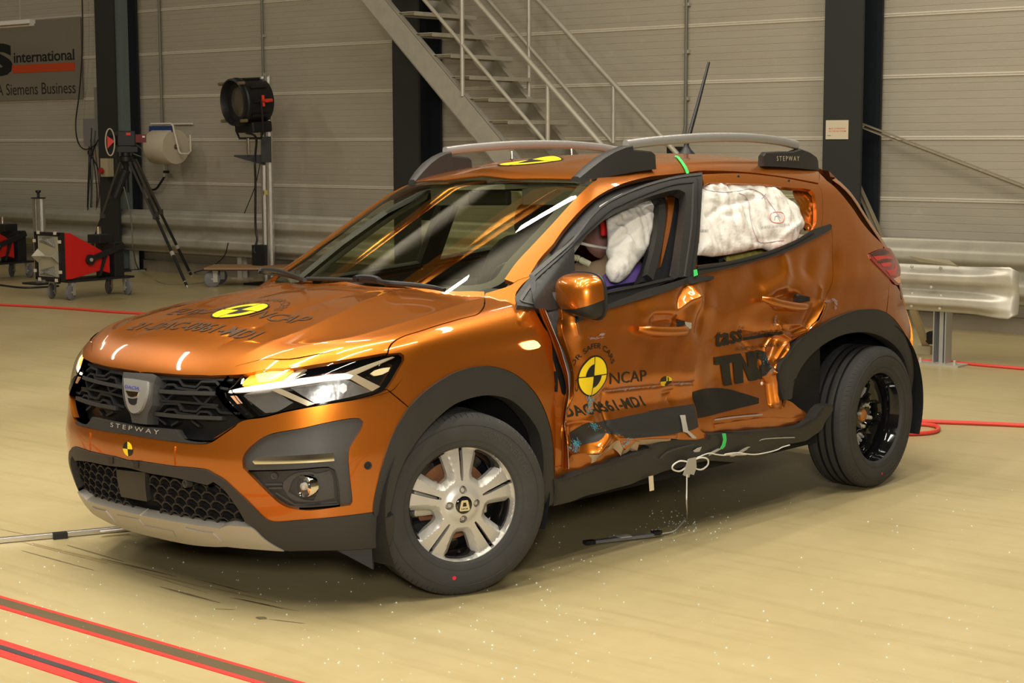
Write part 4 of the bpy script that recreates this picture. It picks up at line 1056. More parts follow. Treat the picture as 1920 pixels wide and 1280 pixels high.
# belt mouldings
DAMAGE = True
BM_TOP = Z('T5', (930, 1000), (1180, 905), (1450, 805), (1707, 733)) + Z('S3', (850, 20), (1000, -25), (1160, -22), (1262, -20))
BM_BOT = Z('S3', (1262, 20), (1160, 42), (1070, 62), (860, 104), (700, 163), (400, 258), (200, 318), (0, 378)) + Z('S1', (1100, 148), (1000, 190), (800, 278), (705, 318))
piece(Z('S1', (720, 240)) + Z('T5', (780, 1040)) + BM_TOP + BM_BOT, SIDE, off=.022, hoff=.018, res=.016, gap=0, flange=.02).build('belt_moulding', RUBSEAL, fdoor)
piece(Z('T5', (930, 1005), (985, 880), (1000, 830), (1200, 790), (1400, 750), (1707, 690), (1740, 700), (1450, 815), (1180, 915)), SIDE, off=-.004, res=.02, gap=0, flange=.02).build('window_slot', BLACK, fdoor)
strip_px(Z('T5', (985, 845), (1200, 800), (1400, 760), (1700, 690)), .010, .004, SIDE, .02).build('window_slot_lip', RUBSEAL, fdoor)
piece(Z('T3', (150, 1125), (500, 1072), (900, 970), (1200, 850), (1380, 740), (1560, 680), (1583, 700), (1575, 735), (1300, 882), (1000, 1010), (600, 1122), (160, 1222)), SIDE, off=.012, hoff=.006, res=.016, gap=0, flange=.02).build('belt_moulding', RUBSEAL, rdoor)
strip_px(Z('T3', (155, 1160), (500, 1105), (900, 1005), (1200, 885), (1400, 770)), .005, .016, SIDE, .006).build('moulding_groove', BLACK, rdoor)
strip_px(Z('T3', (170, 1228), (600, 1128), (1000, 1016), (1300, 888), (1570, 745)), .006, .008, SIDE, .006).build('moulding_edge', PAINT, rdoor)
DAMAGE = False
# rear window: inner shut face of the frame, crumpled corner
piece(Z('T3', (1150, 300), (1300, 305), (1400, 360), (1425, 640), (1380, 760), (1300, 740), (1300, 620), (1230, 480), (1200, 400)), SIDE, off=-.03, res=.012, gap=-.004, flange=0,
      offfn=lambda V, L: .012 * np.sin(V[:, 0] * 190 + V[:, 1] * 60) * np.abs(np.sin(V[:, 1] * 31))).build('window_corner', PAINT, rdoor)
# right-hand side, undamaged
def rect_xz(pts): return np.array([(x, .8, z) for x, z in pts])
fd = piece(rect_xz([(-.47, .33), (-.47, .95), (-.62, .985), (-1.33, 1.04), (-1.40, .33)]), SIDE, px=False, rough=False, res=.03, gap=.001).flip_side().build('front_door', PAINT, car)
rd = piece(rect_xz([(-1.41, .33), (-1.34, 1.04), (-2.2, 1.09), (-2.36, 1.08), (-2.36, .9), (-2.1, .6), (-2.05, .33)]), SIDE, px=False, rough=False, res=.03, gap=.001).flip_side().build('rear_door', PAINT, car)
a = np.linspace(R2(165), R2(10), 24)
arch = [(-2.604 + .385 * math.cos(t) * -1 * -1, .335 + .44 * math.sin(t)) for t in a]
rq = piece(rect_xz([(-2.05, .33), (-2.1, .6), (-2.36, .9), (-2.36, 1.08), (-2.5, 1.30), (-2.6, 1.40), (-2.95, 1.38), (-3.12, 1.0), (-3.15, .5), (-3.05, .40)] + [(x, z) for x, z in arch][1:-1]), SIDE, px=False, rough=False, res=.03, gap=.001).flip_side().build('rear_quarter', PAINT, car)
wf = rect_xz([(-.50, .96), (-.62, 1.05), (-.8, 1.18), (-1.0, 1.31), (-1.2, 1.40), (-1.5, 1.43), (-2.0, 1.43), (-2.45, 1.38), (-2.42, 1.12), (-2.2, 1.09), (-1.33, 1.035), (-.62, .98)])
h1 = rect_xz([(-.66, 1.02), (-.85, 1.17), (-1.05, 1.30), (-1.2, 1.36), (-1.32, 1.375), (-1.30, 1.06)])
h2 = rect_xz([(-1.42, 1.07), (-1.43, 1.38), (-1.7, 1.39), (-2.1, 1.375), (-2.3, 1.34), (-2.33, 1.15)])
def loops_piece(o, hs, **k):
    return piece(o, SIDE, px=False, rough=False, holes=hs, **k)
loops_piece(wf, [h1, h2], off=-.004, res=.03, flange=.03).flip_side().build('window_frame', BLACK, car)
for hname, h in (('side_window', h1), ('side_window', h2)):
    loops_piece(h, [], off=-.016, res=.05, flange=0).flip_side().build(hname, WIN, car)
# tailgate, rear bumper and lamps
TG = np.array([(-3.2, y, z) for y, z in [(.0, .72), (.45, .72), (.60, .80), (.62, .98), (.56, 1.08)]])
tail = half(TG[1:], np.array([(-3.2, 0, 1.08), (-3.2, 0, .72)]), (-1, 0, .1), res=.04, gap=0).build('tailgate', PAINT, car)
RW = np.array([(-3.1, y, z) for y, z in [(.52, 1.10), (.47, 1.36), ]])
half(RW, np.array([(-2.85, 0, 1.37), (-3.05, 0, 1.10)]), (-1, 0, .3), res=.04, gap=0, flange=0).build('rear_window', WIN, car)
half(np.array([(-3.05, .54, 1.09), (-2.95, .49, 1.40), (-2.9, .60, 1.33), (-3.0, .68, 1.09)]), np.array([(-3.0, 0, 1.42), (-3.0, 0, 1.38)]), (-1, .3, .3), res=.05, gap=0) if False else None
rb = half(np.array([(-3.2, .45, .72), (-3.2, .60, .80), (-3.17, .66, .86), (-3.10, .74, .80), (-3.05, .77, .60), (-3.05, .76, .40), (-3.15, .68, .26), (-3.2, .4, .24)]), np.array([(-3.2, 0, .24), (-3.25, 0, .5), (-3.2, 0, .72)]), (-.85, .5, 0), res=.03, gap=0).build('rear_bumper', PAINT, car)
for s in (1, -1):
    sk = piece(np.array([(-2.66, .60, 1.38), (-2.78, .47, 1.39), (-2.93, .46, 1.12), (-3.08, .54, 1.04), (-3.24, .56, .90), (-3.2, .56, .74), (-3.1, .72, .72), (-3.0, .80, .80), (-2.92, .78, 1.0), (-2.76, .70, 1.15)]), (-.72, .69, .1), px=False, off=-.006, res=.03, gap=0, flange=0)
    (sk if s > 0 else sk.flip_side()).build('rear_corner', PAINT, car)
SPO = Z('T1', (400, 150), (480, 180), (555, 250), (592, 320), (560, 318), (480, 240))
m = MB(); sp = [(-2.70, y, 1.470 - .05 * (y / .55) ** 2) for y in np.linspace(-.55, .55, 13)]; sq = [(-2.83, y * .93, 1.428 - .05 * (y / .55) ** 2) for y in np.linspace(-.55, .55, 13)]; sr = [(-2.79, y * .93, 1.395 - .05 * (y / .55) ** 2) for y in np.linspace(-.55, .55, 13)]
n = 13; m.add(sp + sq + sr, [(i, i + 1, n + i + 1, n + i) for i in range(n - 1)] + [(n + i, n + i + 1, 2 * n + i + 1, 2 * n + i) for i in range(n - 1)] + [(2 * n + i, 2 * n + i + 1, i + 1, i) for i in range(n - 1)] + [(0, n, 2 * n), (n - 1, 2 * n - 1, 3 * n - 1)])
m.build('roof_spoiler', PAINT, car, smooth=True)
REDL = mat('red_lens', (.22, .008, .010), .12, coat=.6); REDD = mat('red_lens_dark', (.05, .006, .008), .2, coat=.4)
REDB = mat('red_lens_bright', (.50, .012, .012), .2, coat=.5)
TLP = TL_OUT[::-1] + Z('T2', (1220, 335), (1290, 420), (1325, 520), (1332, 620), (1325, 700), (1325, 790), (1290, 815), (1230, 770)) + TL_LOW[::-1]
def tl(s):
    def B(sk, n, m, p): return (sk if s > 0 else sk.flip_side()).build(n, m, p)
    t = B(piece(TLP, (-.45, .89, .05), off=.004, hoff=.0, res=.014, gap=0, flange=.03), 'tail_lamp', REDL, car)
    B(piece(Z('T2', (960, 430), (1050, 420), (1200, 440), (1230, 470), (1130, 462), (1010, 482)), (-.45, .89, .05), off=.0055, hoff=0, res=.02, gap=0, flange=.001), 'lamp_segment', REDB, t)
    B(piece(Z('T2', (1060, 525), (1180, 505), (1205, 530), (1190, 560), (1090, 570)), (-.45, .89, .05), off=.0055, hoff=0, res=.02, gap=0, flange=.001), 'lamp_segment', REDB, t)
    B(piece(Z('T2', (1130, 610), (1240, 600), (1260, 540), (1280, 560), (1270, 690), (1190, 690)), (-.45, .89, .05), off=.0055, hoff=0, res=.02, gap=0, flange=.001), 'lamp_segment', REDB, t)
    B(piece(Z('T2', (915, 400), (1010, 360), (1110, 340), (1180, 380), (1100, 410), (960, 428)), (-.45, .89, .05), off=.0056, hoff=0, res=.02, gap=0, flange=.001), 'lamp_segment', REDD, t)
    B(piece(Z('T2', (1010, 500), (1150, 468), (1215, 490), (1190, 500), (1060, 520)), (-.45, .89, .05), off=.0056, hoff=0, res=.02, gap=0, flange=.001), 'lamp_segment', REDD, t)
    B(piece(Z('T2', (1230, 730), (1320, 690), (1328, 780), (1290, 785)), (-.45, .89, .05), off=.0056, hoff=0, res=.02, gap=0, flange=.001), 'lamp_segment', MATS['pale_amber'], t)
tl(1); tl(-1)
DAMAGE = True
# ------------------------------------------------------------------ wheel arch flares and sills
DAMAGE = False
FL_IN = Z('Z5', (1545, 1200), (1552, 1050), (1560, 900), (1552, 750), (1520, 600), (1450, 480), (1350, 370), (1250, 305), (1100, 276), (950, 296), (800, 352), (700, 425), (560, 560), (450, 700), (360, 850), (300, 1000), (255, 1180), (240, 1270))
FL_F = Z('Z5', (100, 1280)) + Z('Z4', (1296, 885), (1390, 893), (1400, 860))
def round_edge(w, h):
    return lambda V, L: -h * np.exp(-(np.min(np.linalg.norm(V[:, None] - L[0][None], axis=2), 1) / w))
fl_out = FL_OUT_F[::-1][1:-1] + FL_OUT_R + Z('Z5', (1655, 1200), (1600, 1230))
sk = piece(fl_out + FL_IN + FL_F[::-1], SIDE, off=.018, hoff=.012, res=.011, gap=-.001, flange=.06, offfn=round_edge(.012, .010))
sk.build('wheel_arch_trim', PLAST, car)
sk.flip_side().build('wheel_arch_trim', PLAST, car)
RF_OUT = AR_OUT[::-1] + Z('S7', (1400, 270), (1500, 400), (1580, 560), (1640, 750), (1662, 950), (1652, 1100), (1622, 1270))
RF_IN = Z('S7', (1596, 1260), (1606, 1050), (1580, 900), (1520, 750), (1400, 605), (1250, 505), (1100, 452), (950, 442), (750, 472), (600, 532), (450, 622), (300, 752), (180, 905), (90, 1080), (60, 1130)) + Z('S6', (1090, 205), (1060, 330), (1040, 480), (945, 500), (920, 430), (890, 300), (876, 130), (905, 10)) + Z('S5', (950, 1090))
W_old, SZ_old = W, SZ
sk = piece(RF_OUT + RF_IN, (-.25, .97, 0), off=.022, hoff=.016, res=.011, gap=-.001, flange=.05, offfn=round_edge(.012, .010))
sk.build('wheel_arch_trim', PLAST, car)
ra = [(-2.604 + .44 * math.cos(t), .335 + .46 * math.sin(t)) for t in np.linspace(R2(105), R2(8), 30)] + [(-2.604 + .375 * math.cos(t), .335 + .40 * math.sin(t)) for t in np.linspace(R2(8), R2(105), 30)]
loops_piece(rect_xz(ra), [], off=.012, res=.03, flange=.04).flip_side().build('wheel_arch_trim', PLAST, car)
# rear bumper side (left) under the tail lamp
piece(Z('T2', (1200, 745), (1225, 790), (1290, 825), (1335, 900), (1345, 1000)) + Z('S7', (1510, 20), (1570, 150), (1600, 300), (1612, 560), (1625, 690), (1580, 560), (1500, 400), (1400, 270), (1300, 185)) + Z('T2', (1195, 770)), (-.35, .94, 0), off=-.002, res=.015, gap=.001, flange=.02).build('bumper_side', PAINT, car)
# sill: orange lower body and the loose black cladding
sill_o = Z('S2', (430, 1290), (440, 1130), (610, 1100), (690, 960), (1060, 880), (1290, 740), (1700, 740)) + Z('S4', (700, 900), (1080, 790), (1080, 700)) + Z('S6', (0, 700), (400, 660), (700, 610), (780, 590), (860, 585), (940, 580), (960, 500), (1050, 530), (1150, 610), (1250, 680), (1272, 745), (1150, 850), (1000, 880), (700, 905), (400, 930), (0, 950)) + Z('S4', (1400, 880), (1190, 935), (850, 965), (700, 970), (400, 1040), (150, 1140), (0, 1215)) + Z('S2', (1400, 970), (1100, 1090), (800, 1190), (520, 1285))
def sillfn(V, L):
    d = np.min(np.linalg.norm(V[:, None] - L[0][None], axis=2), 1)
    return -.016 * np.exp(-d / .012) + .004 * np.sin(V[:, 0] * 50 + V[:, 1] * 80) * smooth01(d / .03)
sill = piece(sill_o, SIDE, off=-.012, hoff=-.015, res=.010, gap=-.003, flange=.03, offfn=sillfn).build('sill', PAINT, car)
strip_px(Z('S6', (0, 850), (400, 790), (700, 755), (1000, 765), (1200, 740)), .016, -.006, SIDE, .02).build('sill_ridge', PAINT, sill)
strip_px(Z('S6', (0, 760), (300, 720), (640, 690)), .006, -.0035, SIDE, .002).build('scratch', SCUFF, sill)
CL_TOP = Z('S2', (430, 1268), (520, 1275), (800, 1180), (1100, 1082), (1400, 962), (1700, 855)) + Z('S4', (400, 1035), (700, 962), (850, 958), (1060, 962), (1188, 937), (1192, 885), (1400, 870), (1700, 862)) + Z('S6', (200, 930), (400, 920), (700, 898), (1000, 872), (1150, 845), (1270, 765), (1350, 720), (1430, 620), (1470, 582), (1620, 562))
CL_BOT = Z('S6', (1590, 650), (1520, 760), (1420, 900), (1250, 1020), (1090, 1070), (1000, 1090), (900, 1125), (800, 1200), (590, 1265)) + [(1380, 866), (1322, 864), (1278, 876), (1223, 893), (1150, 918), (1107, 929), (1041, 949)]
def clfn(V, L):
    d = np.min(np.linalg.norm(V[:, None] - L[0][None], axis=2), 1)
    s = smooth01((V[:, 0] - V[:, 0].min()) / .1)
    return -.012 * np.exp(-d / .010) + .006 * np.sin(V[:, 0] * 16) * s + .003 * np.sin(V[:, 0] * 37 + V[:, 1] * 55)
clad = piece(CL_TOP + CL_BOT, SIDE, off=.030, hoff=.024, res=.010, gap=0, flange=.05, offfn=clfn).build('sill_cladding', PLAST, car)
strip_px(Z('S6', (500, 1130), (560, 1090), (625, 1025), (830, 1005), (1070, 997)), .003, .0345, SIDE, .003).build('cladding_edge', GREYTAPE, clad)
strip_px(Z('S4', (560, 1210), (640, 1130), (800, 1070), (1000, 1020)), .006, .034, SIDE, .003).build('cladding_scratch', PLASTL, clad)
m = MB(); Pq = hit([(1060, 945), (1500, 800), (1530, 800)], -.02)
# plain right-hand sill and floor pan
loops_piece(rect_xz([(-.42, .20), (-.42, .345), (-2.12, .345), (-2.12, .20)]), [], off=.01, res=.04, flange=.05).flip_side().build('sill_cladding', PLAST, car)
m = MB(); m.box((-1.32, 0, .235), (3.4, 1.50, .05)); m.box((-2.75, 0, .34), (.9, 1.1, .2)); m.build('floor_pan', DARK, car)
m = MB(); m.box((.33, 0, .55), (.36, 1.0, .5)); m.box((-.40, 0, .62), (.04, 1.5, .72)); m.build('bulkhead', DARK, car)
# inner wheel houses
def wheelhouse(x, r, name, a0=-25):
    for s in (1, -1):
        m = MB(); a = np.linspace(R2(a0), R2(205), 30)
        n = len(a); o = [(x + r * math.cos(t), .865 * s, .335 + r * math.sin(t)) for t in a]; i_ = [(x + r * .97 * math.cos(t), .50 * s, .335 + r * .97 * math.sin(t)) for t in a]
        m.add(o + i_, [(k, k + 1, n + k + 1, n + k) for k in range(n - 1)]); c = len(m.v)
        m.add(i_ + [(x, .50 * s, .30)], [(k, k + 1, n) for k in range(n - 1)])
        m.build(name, mat('wheel_house', (.010, .010, .011), .5) if 'wheel_house' not in MATS else MATS['wheel_house'], car, smooth=True, fix=False)
wheelhouse(0, .405, 'wheel_arch_liner'); wheelhouse(-2.604, .40, 'wheel_arch_liner', 72)

# ------------------------------------------------------------------ wheels
def tyre(n=120):
    prof = [(.203, -.082), (.212, -.092), (.235, -.099), (.268, -.102), (.295, -.098), (.312, -.090), (.322, -.078)]
    g = [-.062, -.028, .006, .042]; y = -.078
    tread = []
    for c in g: tread += [(.3255, c - .0055), (.316, c - .0045), (.316, c + .0045), (.3255, c + .0055)]
    prof += [(.3245, -.072)] + tread + [(.3245, .072), (.322, .078), (.312, .090), (.295, .098), (.268, .102), (.235, .099), (.212, .092), (.203, .082)]
    m = MB(); m.lathe(prof, n)
    k = len(prof)
    for i, f in enumerate(m.f):
        r = np.mean([math.hypot(m.v[j][0], m.v[j][2]) for j in f])
        if r < .3235 and abs(np.mean([m.v[j][1] for j in f])) < .06: m.m[i] = 1  # groove faces blackened: shade between the tread ribs put into the colour
    # shoulder blocks: thin sipes round both shoulders
    return m
def wheel(M, name_label):
    w = tyre().build('wheel', None, car, smooth=True, auto=30, mats=[RUBBER, BLACK])
    w.matrix_local = Matrix([list(r) for r in M])
    if name_label: w['label'] = name_label
    for s in (-1, 1):
        m = MB()
        for k in range(90):
            a = 2 * math.pi * k / 90
            p = np.array((math.cos(a) * .3215, s * .0775, math.sin(a) * .3215)); q = np.array((math.cos(a + .02) * .310, s * .0905, math.sin(a + .02) * .310))
            m.bar(p, q, .0022, .003)
        m.build('tread_sipes', BLACK, w)
    m = MB()
    for r in (.286, .228): m.lathe([(r - .001, .0985 + (.001 if r > .25 else .0005)), (r, .1015 if r > .25 else .0993), (r + .001, .0985 + (.0015 if r > .25 else .001))], 90)
    m.build('sidewall_ring', RUBBER, w, smooth=True)
    return w
def ring_text(w, s, r, a0, a1, h, matl, name, y=.1028):
    V, T, ww = text_mesh(s, 1.0, .01)
    V, T = cut_grid(V, T, .2)
    a = R2(a0) + (R2(a1) - R2(a0)) * V[:, 0] / ww; rr = r + V[:, 1] / .7 * h
    yy = np.interp(rr, [.203, .212, .235, .268, .295, .312], [.0835, .0935, .1003, .1030, .0995, .0915])
    P = [(-q * math.cos(t), u, q * math.sin(t)) for q, t, u in zip(rr, a, yy)]
    return new_obj(name, P, [tuple(f) for f in T], matl, w)
LETTER = mat('tyre_lettering', (.05, .048, .045), .6)
def disc_with_holes(outer_r, holes, hfun, name, matl, par, res=.006, back=.018, inner=None):
    a = np.linspace(0, 2 * math.pi, 90, endpoint=False)
    L = [np.stack([outer_r * np.cos(a), outer_r * np.sin(a)], 1)]
    for h in holes: L.append(smooth_outline(np.array(h), ang=42, seg=res))
    V, T = fill(L, res)
    y = hfun(V, L)
    P = np.stack([V[:, 0], y, V[:, 1]], 1)
    T = [f if np.cross(P[f[1]] - P[f[0]], P[f[2]] - P[f[0]])[1] > 0 else tuple(reversed(f)) for f in T]
    vs = list(P); fs = list(T)
    for (i, j) in boundary(T):
        k = len(vs); vs += [P[i], P[j], P[j] - [0, back, 0], P[i] - [0, back, 0]]; fs.append((k + 1, k, k + 3, k + 2))
    o = new_obj(name, vs, fs, matl, par, smooth=True)
    o.data.set_sharp_from_angle(angle=R2(22))
    return o
def rot(pts, a): 
    c, s = math.cos(a), math.sin(a); return [(x * c - y * s, x * s + y * c) for x, y in pts]
# front wheels: silver ten-spoke covers
def front_wheel(M, label):
    w = wheel(M, label)
    slot = [(-.0068, .200), (.0068, .200), (.0055, .100), (.003, .080), (-.003, .080), (-.0055, .100)]      # a narrow slit, pointing up
    win = [(-.040, .184), (0, .191), (.040, .184), (.046, .174), (.022, .108), (.013, .098), (-.013, .098), (-.022, .108), (-.046, .174)]
    holes = [rot(slot, 2 * math.pi * k / 5) for k in range(5)] + [rot(win, math.pi + 2 * math.pi * k / 5) for k in range(5)]
    bolt = [(math.cos(t) * .014, math.sin(t) * .014) for t in np.linspace(0, 2 * math.pi, 14, endpoint=False)]
    holes += [[(x + .05 * math.cos(a), y + .05 * math.sin(a)) for x, y in bolt] for a in np.arange(4) * math.pi / 2]
    def hf(V, L):
        r = np.hypot(V[:, 0], V[:, 1])
        y = .079 - .020 * (r / .2) ** 2 + .010 * smooth01((.07 - r) / .03)
        y = y + .012 * smooth01((r - .188) / .014)
        dw = np.full(len(V), 1.)
        for l in L[6:11]: dw = np.minimum(dw, np.min(np.linalg.norm(V[:, None] - l[None], axis=2), 1))
        y = y - .022 * np.clip(1 - dw / .019, 0, 1) * smooth01((.196 - r) / .006) * smooth01((r - .07) / .02)
        return y
    c = disc_with_holes(.209, holes, hf, 'wheel_cover', SILVER, w, back=.022)
    MB().lathe([(.197, .072), (.203, .088), (.2125, .090), (.214, .084), (.209, .078)], 90).build('cover_rim', SILVER, c, smooth=True); c.scale = (1.04, 1., 1.04)
    MB().lathe([(.20, -.07), (.198, .05), (.19, .055), (.175, .03), (.17, -.02), (.06, -.01), (.0, -.01)], 60).build('steel_rim', GLOSS, w, smooth=True)
    MB().lathe([(.14, -.03), (.14, -.012), (.05, -.010), (.05, -.03)], 60, closed=True).build('brake_disc', mat('rusty_disc', (.30, .13, .06), .5, .5) if 'rusty_disc' not in MATS else MATS['rusty_disc'], w, smooth=True)
    m = MB(); m.box((.115, .0, .02), (.09, .05, .12)); m.box((-.10, .0, -.03), (.05, .03, .05)); m.build('brake_caliper', STEELD, w, bevel=.006)
    for k in range(4):
        a = k * math.pi / 2; p = (.05 * math.cos(a), 0, .05 * math.sin(a))
        b = MB().lathe([(0, .080), (.006, .080), (.0075, .078), (.0085, .070), (.0125, .068), (.0135, .055)], 12, c=p).build('wheel_bolt', STEELD, w, smooth=True, auto=30)
    cap = MB().lathe([(0, .094), (.02, .0935), (.028, .092), (.0315, .089), (.0325, .075)], 40).build('centre_cap', GLOSS, w, smooth=True)
    sh = [(-.017, .014), (-.010, .019), (.010, .019), (.017, .014), (.022, -.016), (.012, -.021), (-.012, -.021), (-.022, -.016)]
    sh = [(-.011, .018), (.011, .018), (.014, .012), (.020, -.016), (.016, -.020), (-.016, -.020), (-.020, -.016), (-.014, .012)]
    hole = [(-.005, .010), (.005, .010), (.008, -.004), (-.008, -.004)]
    V, T = fill([np.array(sh), np.array(hole)], .006); P = [(x, .0962, z) for x, z in V]
    new_obj('cap_emblem', P, T, CHROME, cap)
    V, T, ww = text_mesh('DACIA', 1.0, .02); s_ = .026 / ww
    new_obj('cap_lettering', [(x * s_ * -1 + .013, .0966, z * s_ - .015) for x, z in V], T, BLACK, cap)
    a0 = R2(-88)
    MB().tube([(.178 * math.cos(a0), .03, .178 * math.sin(a0)), (.172 * math.cos(a0), .06, .172 * math.sin(a0))], .005, 8).build('valve', BLACK, w)
    new_obj('tyre_dot', [(.0075 * math.cos(t) + .045, .1035, -.253 + .0075 * math.sin(t)) for t in np.linspace(0, 6.283, 13)[:-1]], [tuple(range(12))], mat('red_dot', (.7, .02, .05), .5) if 'red_dot' not in MATS else MATS['red_dot'], w)
    ring_text(w, 'CONTINENTAL', .252, 75, 20, .022, LETTER, 'tyre_lettering')
    return w
BI = np.linalg.inv(BODY)
front_wheel(BI @ T4(0, .772, .326) @ RZ(R2(-20)), 'front wheel with a silver ten-spoke cover, turned away')
front_wheel(BI @ T4(0, -.772, .326) @ RZ(R2(-20)) @ RZ(math.pi), None)
# rear wheels: bare black steel rims
def rear_wheel(M, label):
    w = wheel(M, label)
    MB().lathe([(.206, .088), (.200, .090), (.196, .082), (.192, .060), (.186, .050), (.180, .034), (.176, .0), (.172, -.06), (.205, -.085)], 72).build('steel_rim', GLOSS, w, smooth=True, auto=60).scale = (1.06, 1, 1.06)
    win = [(-.052, .118), (-.036, .152), (0, .162), (.036, .152), (.052, .118), (.042, .094), (0, .084), (-.042, .094)]
    holes = [rot(win, R2(-52) + 2 * math.pi * k / 5) for k in range(5)]
    def hf(V, L):
        r = np.hypot(V[:, 0], V[:, 1])
        y = -.005 + .022 * smooth01((.085 - r) / .03) - .012 * smooth01((.05 - r) / .01) + .018 * smooth01((r - .11) / .05)
        dw = np.full(len(V), 1.)
        for l in L[1:6]: dw = np.minimum(dw, np.min(np.linalg.norm(V[:, None] - l[None], axis=2), 1))
        return y - .012 * np.clip(1 - dw / .012, 0, 1)
    disc_with_holes(.177, holes, hf, 'wheel_disc', GLOSS, w, back=.012)
    MB().lathe([(0, .020), (.024, .020), (.029, .016), (.030, -.01)], 30).build('hub_cap', mat('rusty_hub', (.42, .16, .04), .6) if 'rusty_hub' not in MATS else MATS['rusty_hub'], w, smooth=True)
    for k in range(4):
        a = k * math.pi / 2 + .3; p = (.05 * math.cos(a), 0, .05 * math.sin(a))
        MB().lathe([(0, .030), (.007, .030), (.009, .026), (.010, .014), (.013, .012), (.014, .0)], 12, c=p).build('wheel_bolt', STEELD, w, smooth=True, auto=30)
    m = MB(); m.lathe([(.168, -.08), (.168, -.050), (.10, -.046), (.0, -.046)], 60)
    m.build('brake_drum', STEELD, w, smooth=True)
    m = MB()
    for k in range(40):
        a = 2 * math.pi * k / 40
        for r0, r1, da in ((.080, .118, .10), (.124, .164, -.10)):
            m.bar((r0 * math.cos(a), -.040, r0 * math.sin(a)), (r1 * math.cos(a + da), -.040, r1 * math.sin(a + da)), .010, .010)
    m.build('drum_fins', MATS['white_paint'], w)
    ring_text(w, 'CONTINENTAL', .252, 75, 20, .022, LETTER, 'tyre_lettering')
    ring_text(w, '205/60 R16', .250, 205, 170, .018, LETTER, 'tyre_lettering')
    ring_text(w, 'ECOCONTACT', .252, 275, 325, .016, LETTER, 'tyre_lettering')
    new_obj('tyre_dot', [(.006 * math.cos(t) - .01, .1035, -.262 + .006 * math.sin(t)) for t in np.linspace(0, 6.283, 13)[:-1]], [tuple(range(12))], MATS['red_dot'], w)
    return w
rear_wheel(BI @ T4(-2.60, .775, .326) @ RZ(R2(3)) @ np.diag([1, 1.1, 1, 1.]), 'rear wheel on a bare black steel rim with a rusty hub')
rear_wheel(BI @ T4(-2.61, -.765, .326) @ RZ(math.pi), None)
m = MB(); m.tube([(-2.6, -.7, .33), (-2.6, .7, .33)], .03); m.build('rear_axle', BLACK, car)

# ------------------------------------------------------------------ door mirror
def mirror(s):
    c = hit([(1098, 552)], .10)[0]; c = np.array((-.56, .985, 1.005)) if False else c
    # shell as a squashed rounded box open to the rear
    m = MB(); rows = []
    nu, nv = 28, 14
    for j in range(nv + 1):
        ph = math.pi / 2 * j / nv           # 0 front pole -> pi/2 open rim
        for i in range(nu):
            t = 2 * math.pi * i / nu
            e = .62
            cs = lambda v: math.copysign(abs(v) ** e, v)
            rr = math.sin(ph) ** .72
            yy = .108 * cs(math.cos(t)) * rr; zz = .080 * cs(math.sin(t)) * rr; zz *= 1 + .10 * (yy / .108); zz -= .010 * (yy / .1)
            rows.append((.100 * math.cos(ph) ** .8, yy, zz))
    fs = []
    for j in range(nv):
        for i in range(nu):
            l = (i + 1) % nu; fs.append((j * nu + i, j * nu + l, (j + 1) * nu + l, (j + 1) * nu + i))
    def mk(nm, keep, mt, par):
        o = new_obj(nm, rows, fs, mt, par, smooth=True)
        bm = bmesh.new(); bm.from_mesh(o.data); bmesh.ops.bisect_plane(bm, geom=list(bm.verts) + list(bm.edges) + list(bm.faces), plane_co=(0, 0, -.026), plane_no=(.25, -.12, 1), clear_inner=keep > 0, clear_outer=keep < 0); bmesh.ops.delete(bm, geom=[v for v in bm.verts if not v.link_faces], context='VERTS'); bmesh.ops.remove_doubles(bm, verts=bm.verts, dist=1e-5); bmesh.ops.recalc_face_normals(bm, faces=bm.faces)
        if sum(f.normal.x for f in bm.faces) < 0: bmesh.ops.reverse_faces(bm, faces=bm.faces)
        bm.to_mesh(o.data); bm.free(); o.data.polygons.foreach_set('use_smooth', [True] * len(o.data.polygons)); return o
    a = mk('mirror_shell', 1, PAINT, car)
    b = mk('mirror_shell_base', -1, BLACK, a)
    rim = [rows[nv * nu + i] for i in range(nu)]
    m = MB(); m.tube([(p[0] - .004, p[1], p[2]) for p in rim], .007, 8, closed=True); m.build('mirror_rim', BLACK, a, smooth=True)
    new_obj('mirror_glass', [(p[0] + .006, p[1] * .95, p[2] * .95) for p in rim], [tuple(range(nu))], CHROME, a)
    M = T4(c[0], c[1] * s, c[2]) @ RZ(R2(-8 * s))
    if s < 0: M = M @ np.diag([1, -1, 1, 1.])
    a.matrix_local = Matrix([list(r) for r in M])
    P0 = hit(Z('T5', (430, 880)), .0)[0] * [1, s, 1]; P1 = c * [1, s, 1] + [-.01, -.06 * s, -.045]
    m = MB(); m.bar(P0 + [0, -.03 * s, 0], P1, .085, .05); ar = m.build('mirror_arm', PLASTL, car, bevel=.014)
mirror(1)
# black sail panel behind the mirror, closing the front of the window frame
piece(Z('T5', (62, 890), (135, 760), (215, 670), (440, 480), (660, 340), (662, 760), (640, 900), (500, 1000), (380, 1025), (230, 1000), (70, 965)), SIDE, off=.004, res=.02, gap=0, flange=.03).build('mirror_triangle', PLAST, fdoor)
for l in (Z('T5', (655, 470), (665, 760)),): strip_px(l, .010, .012, SIDE, .01).build('triangle_edge', BLACK, fdoor)

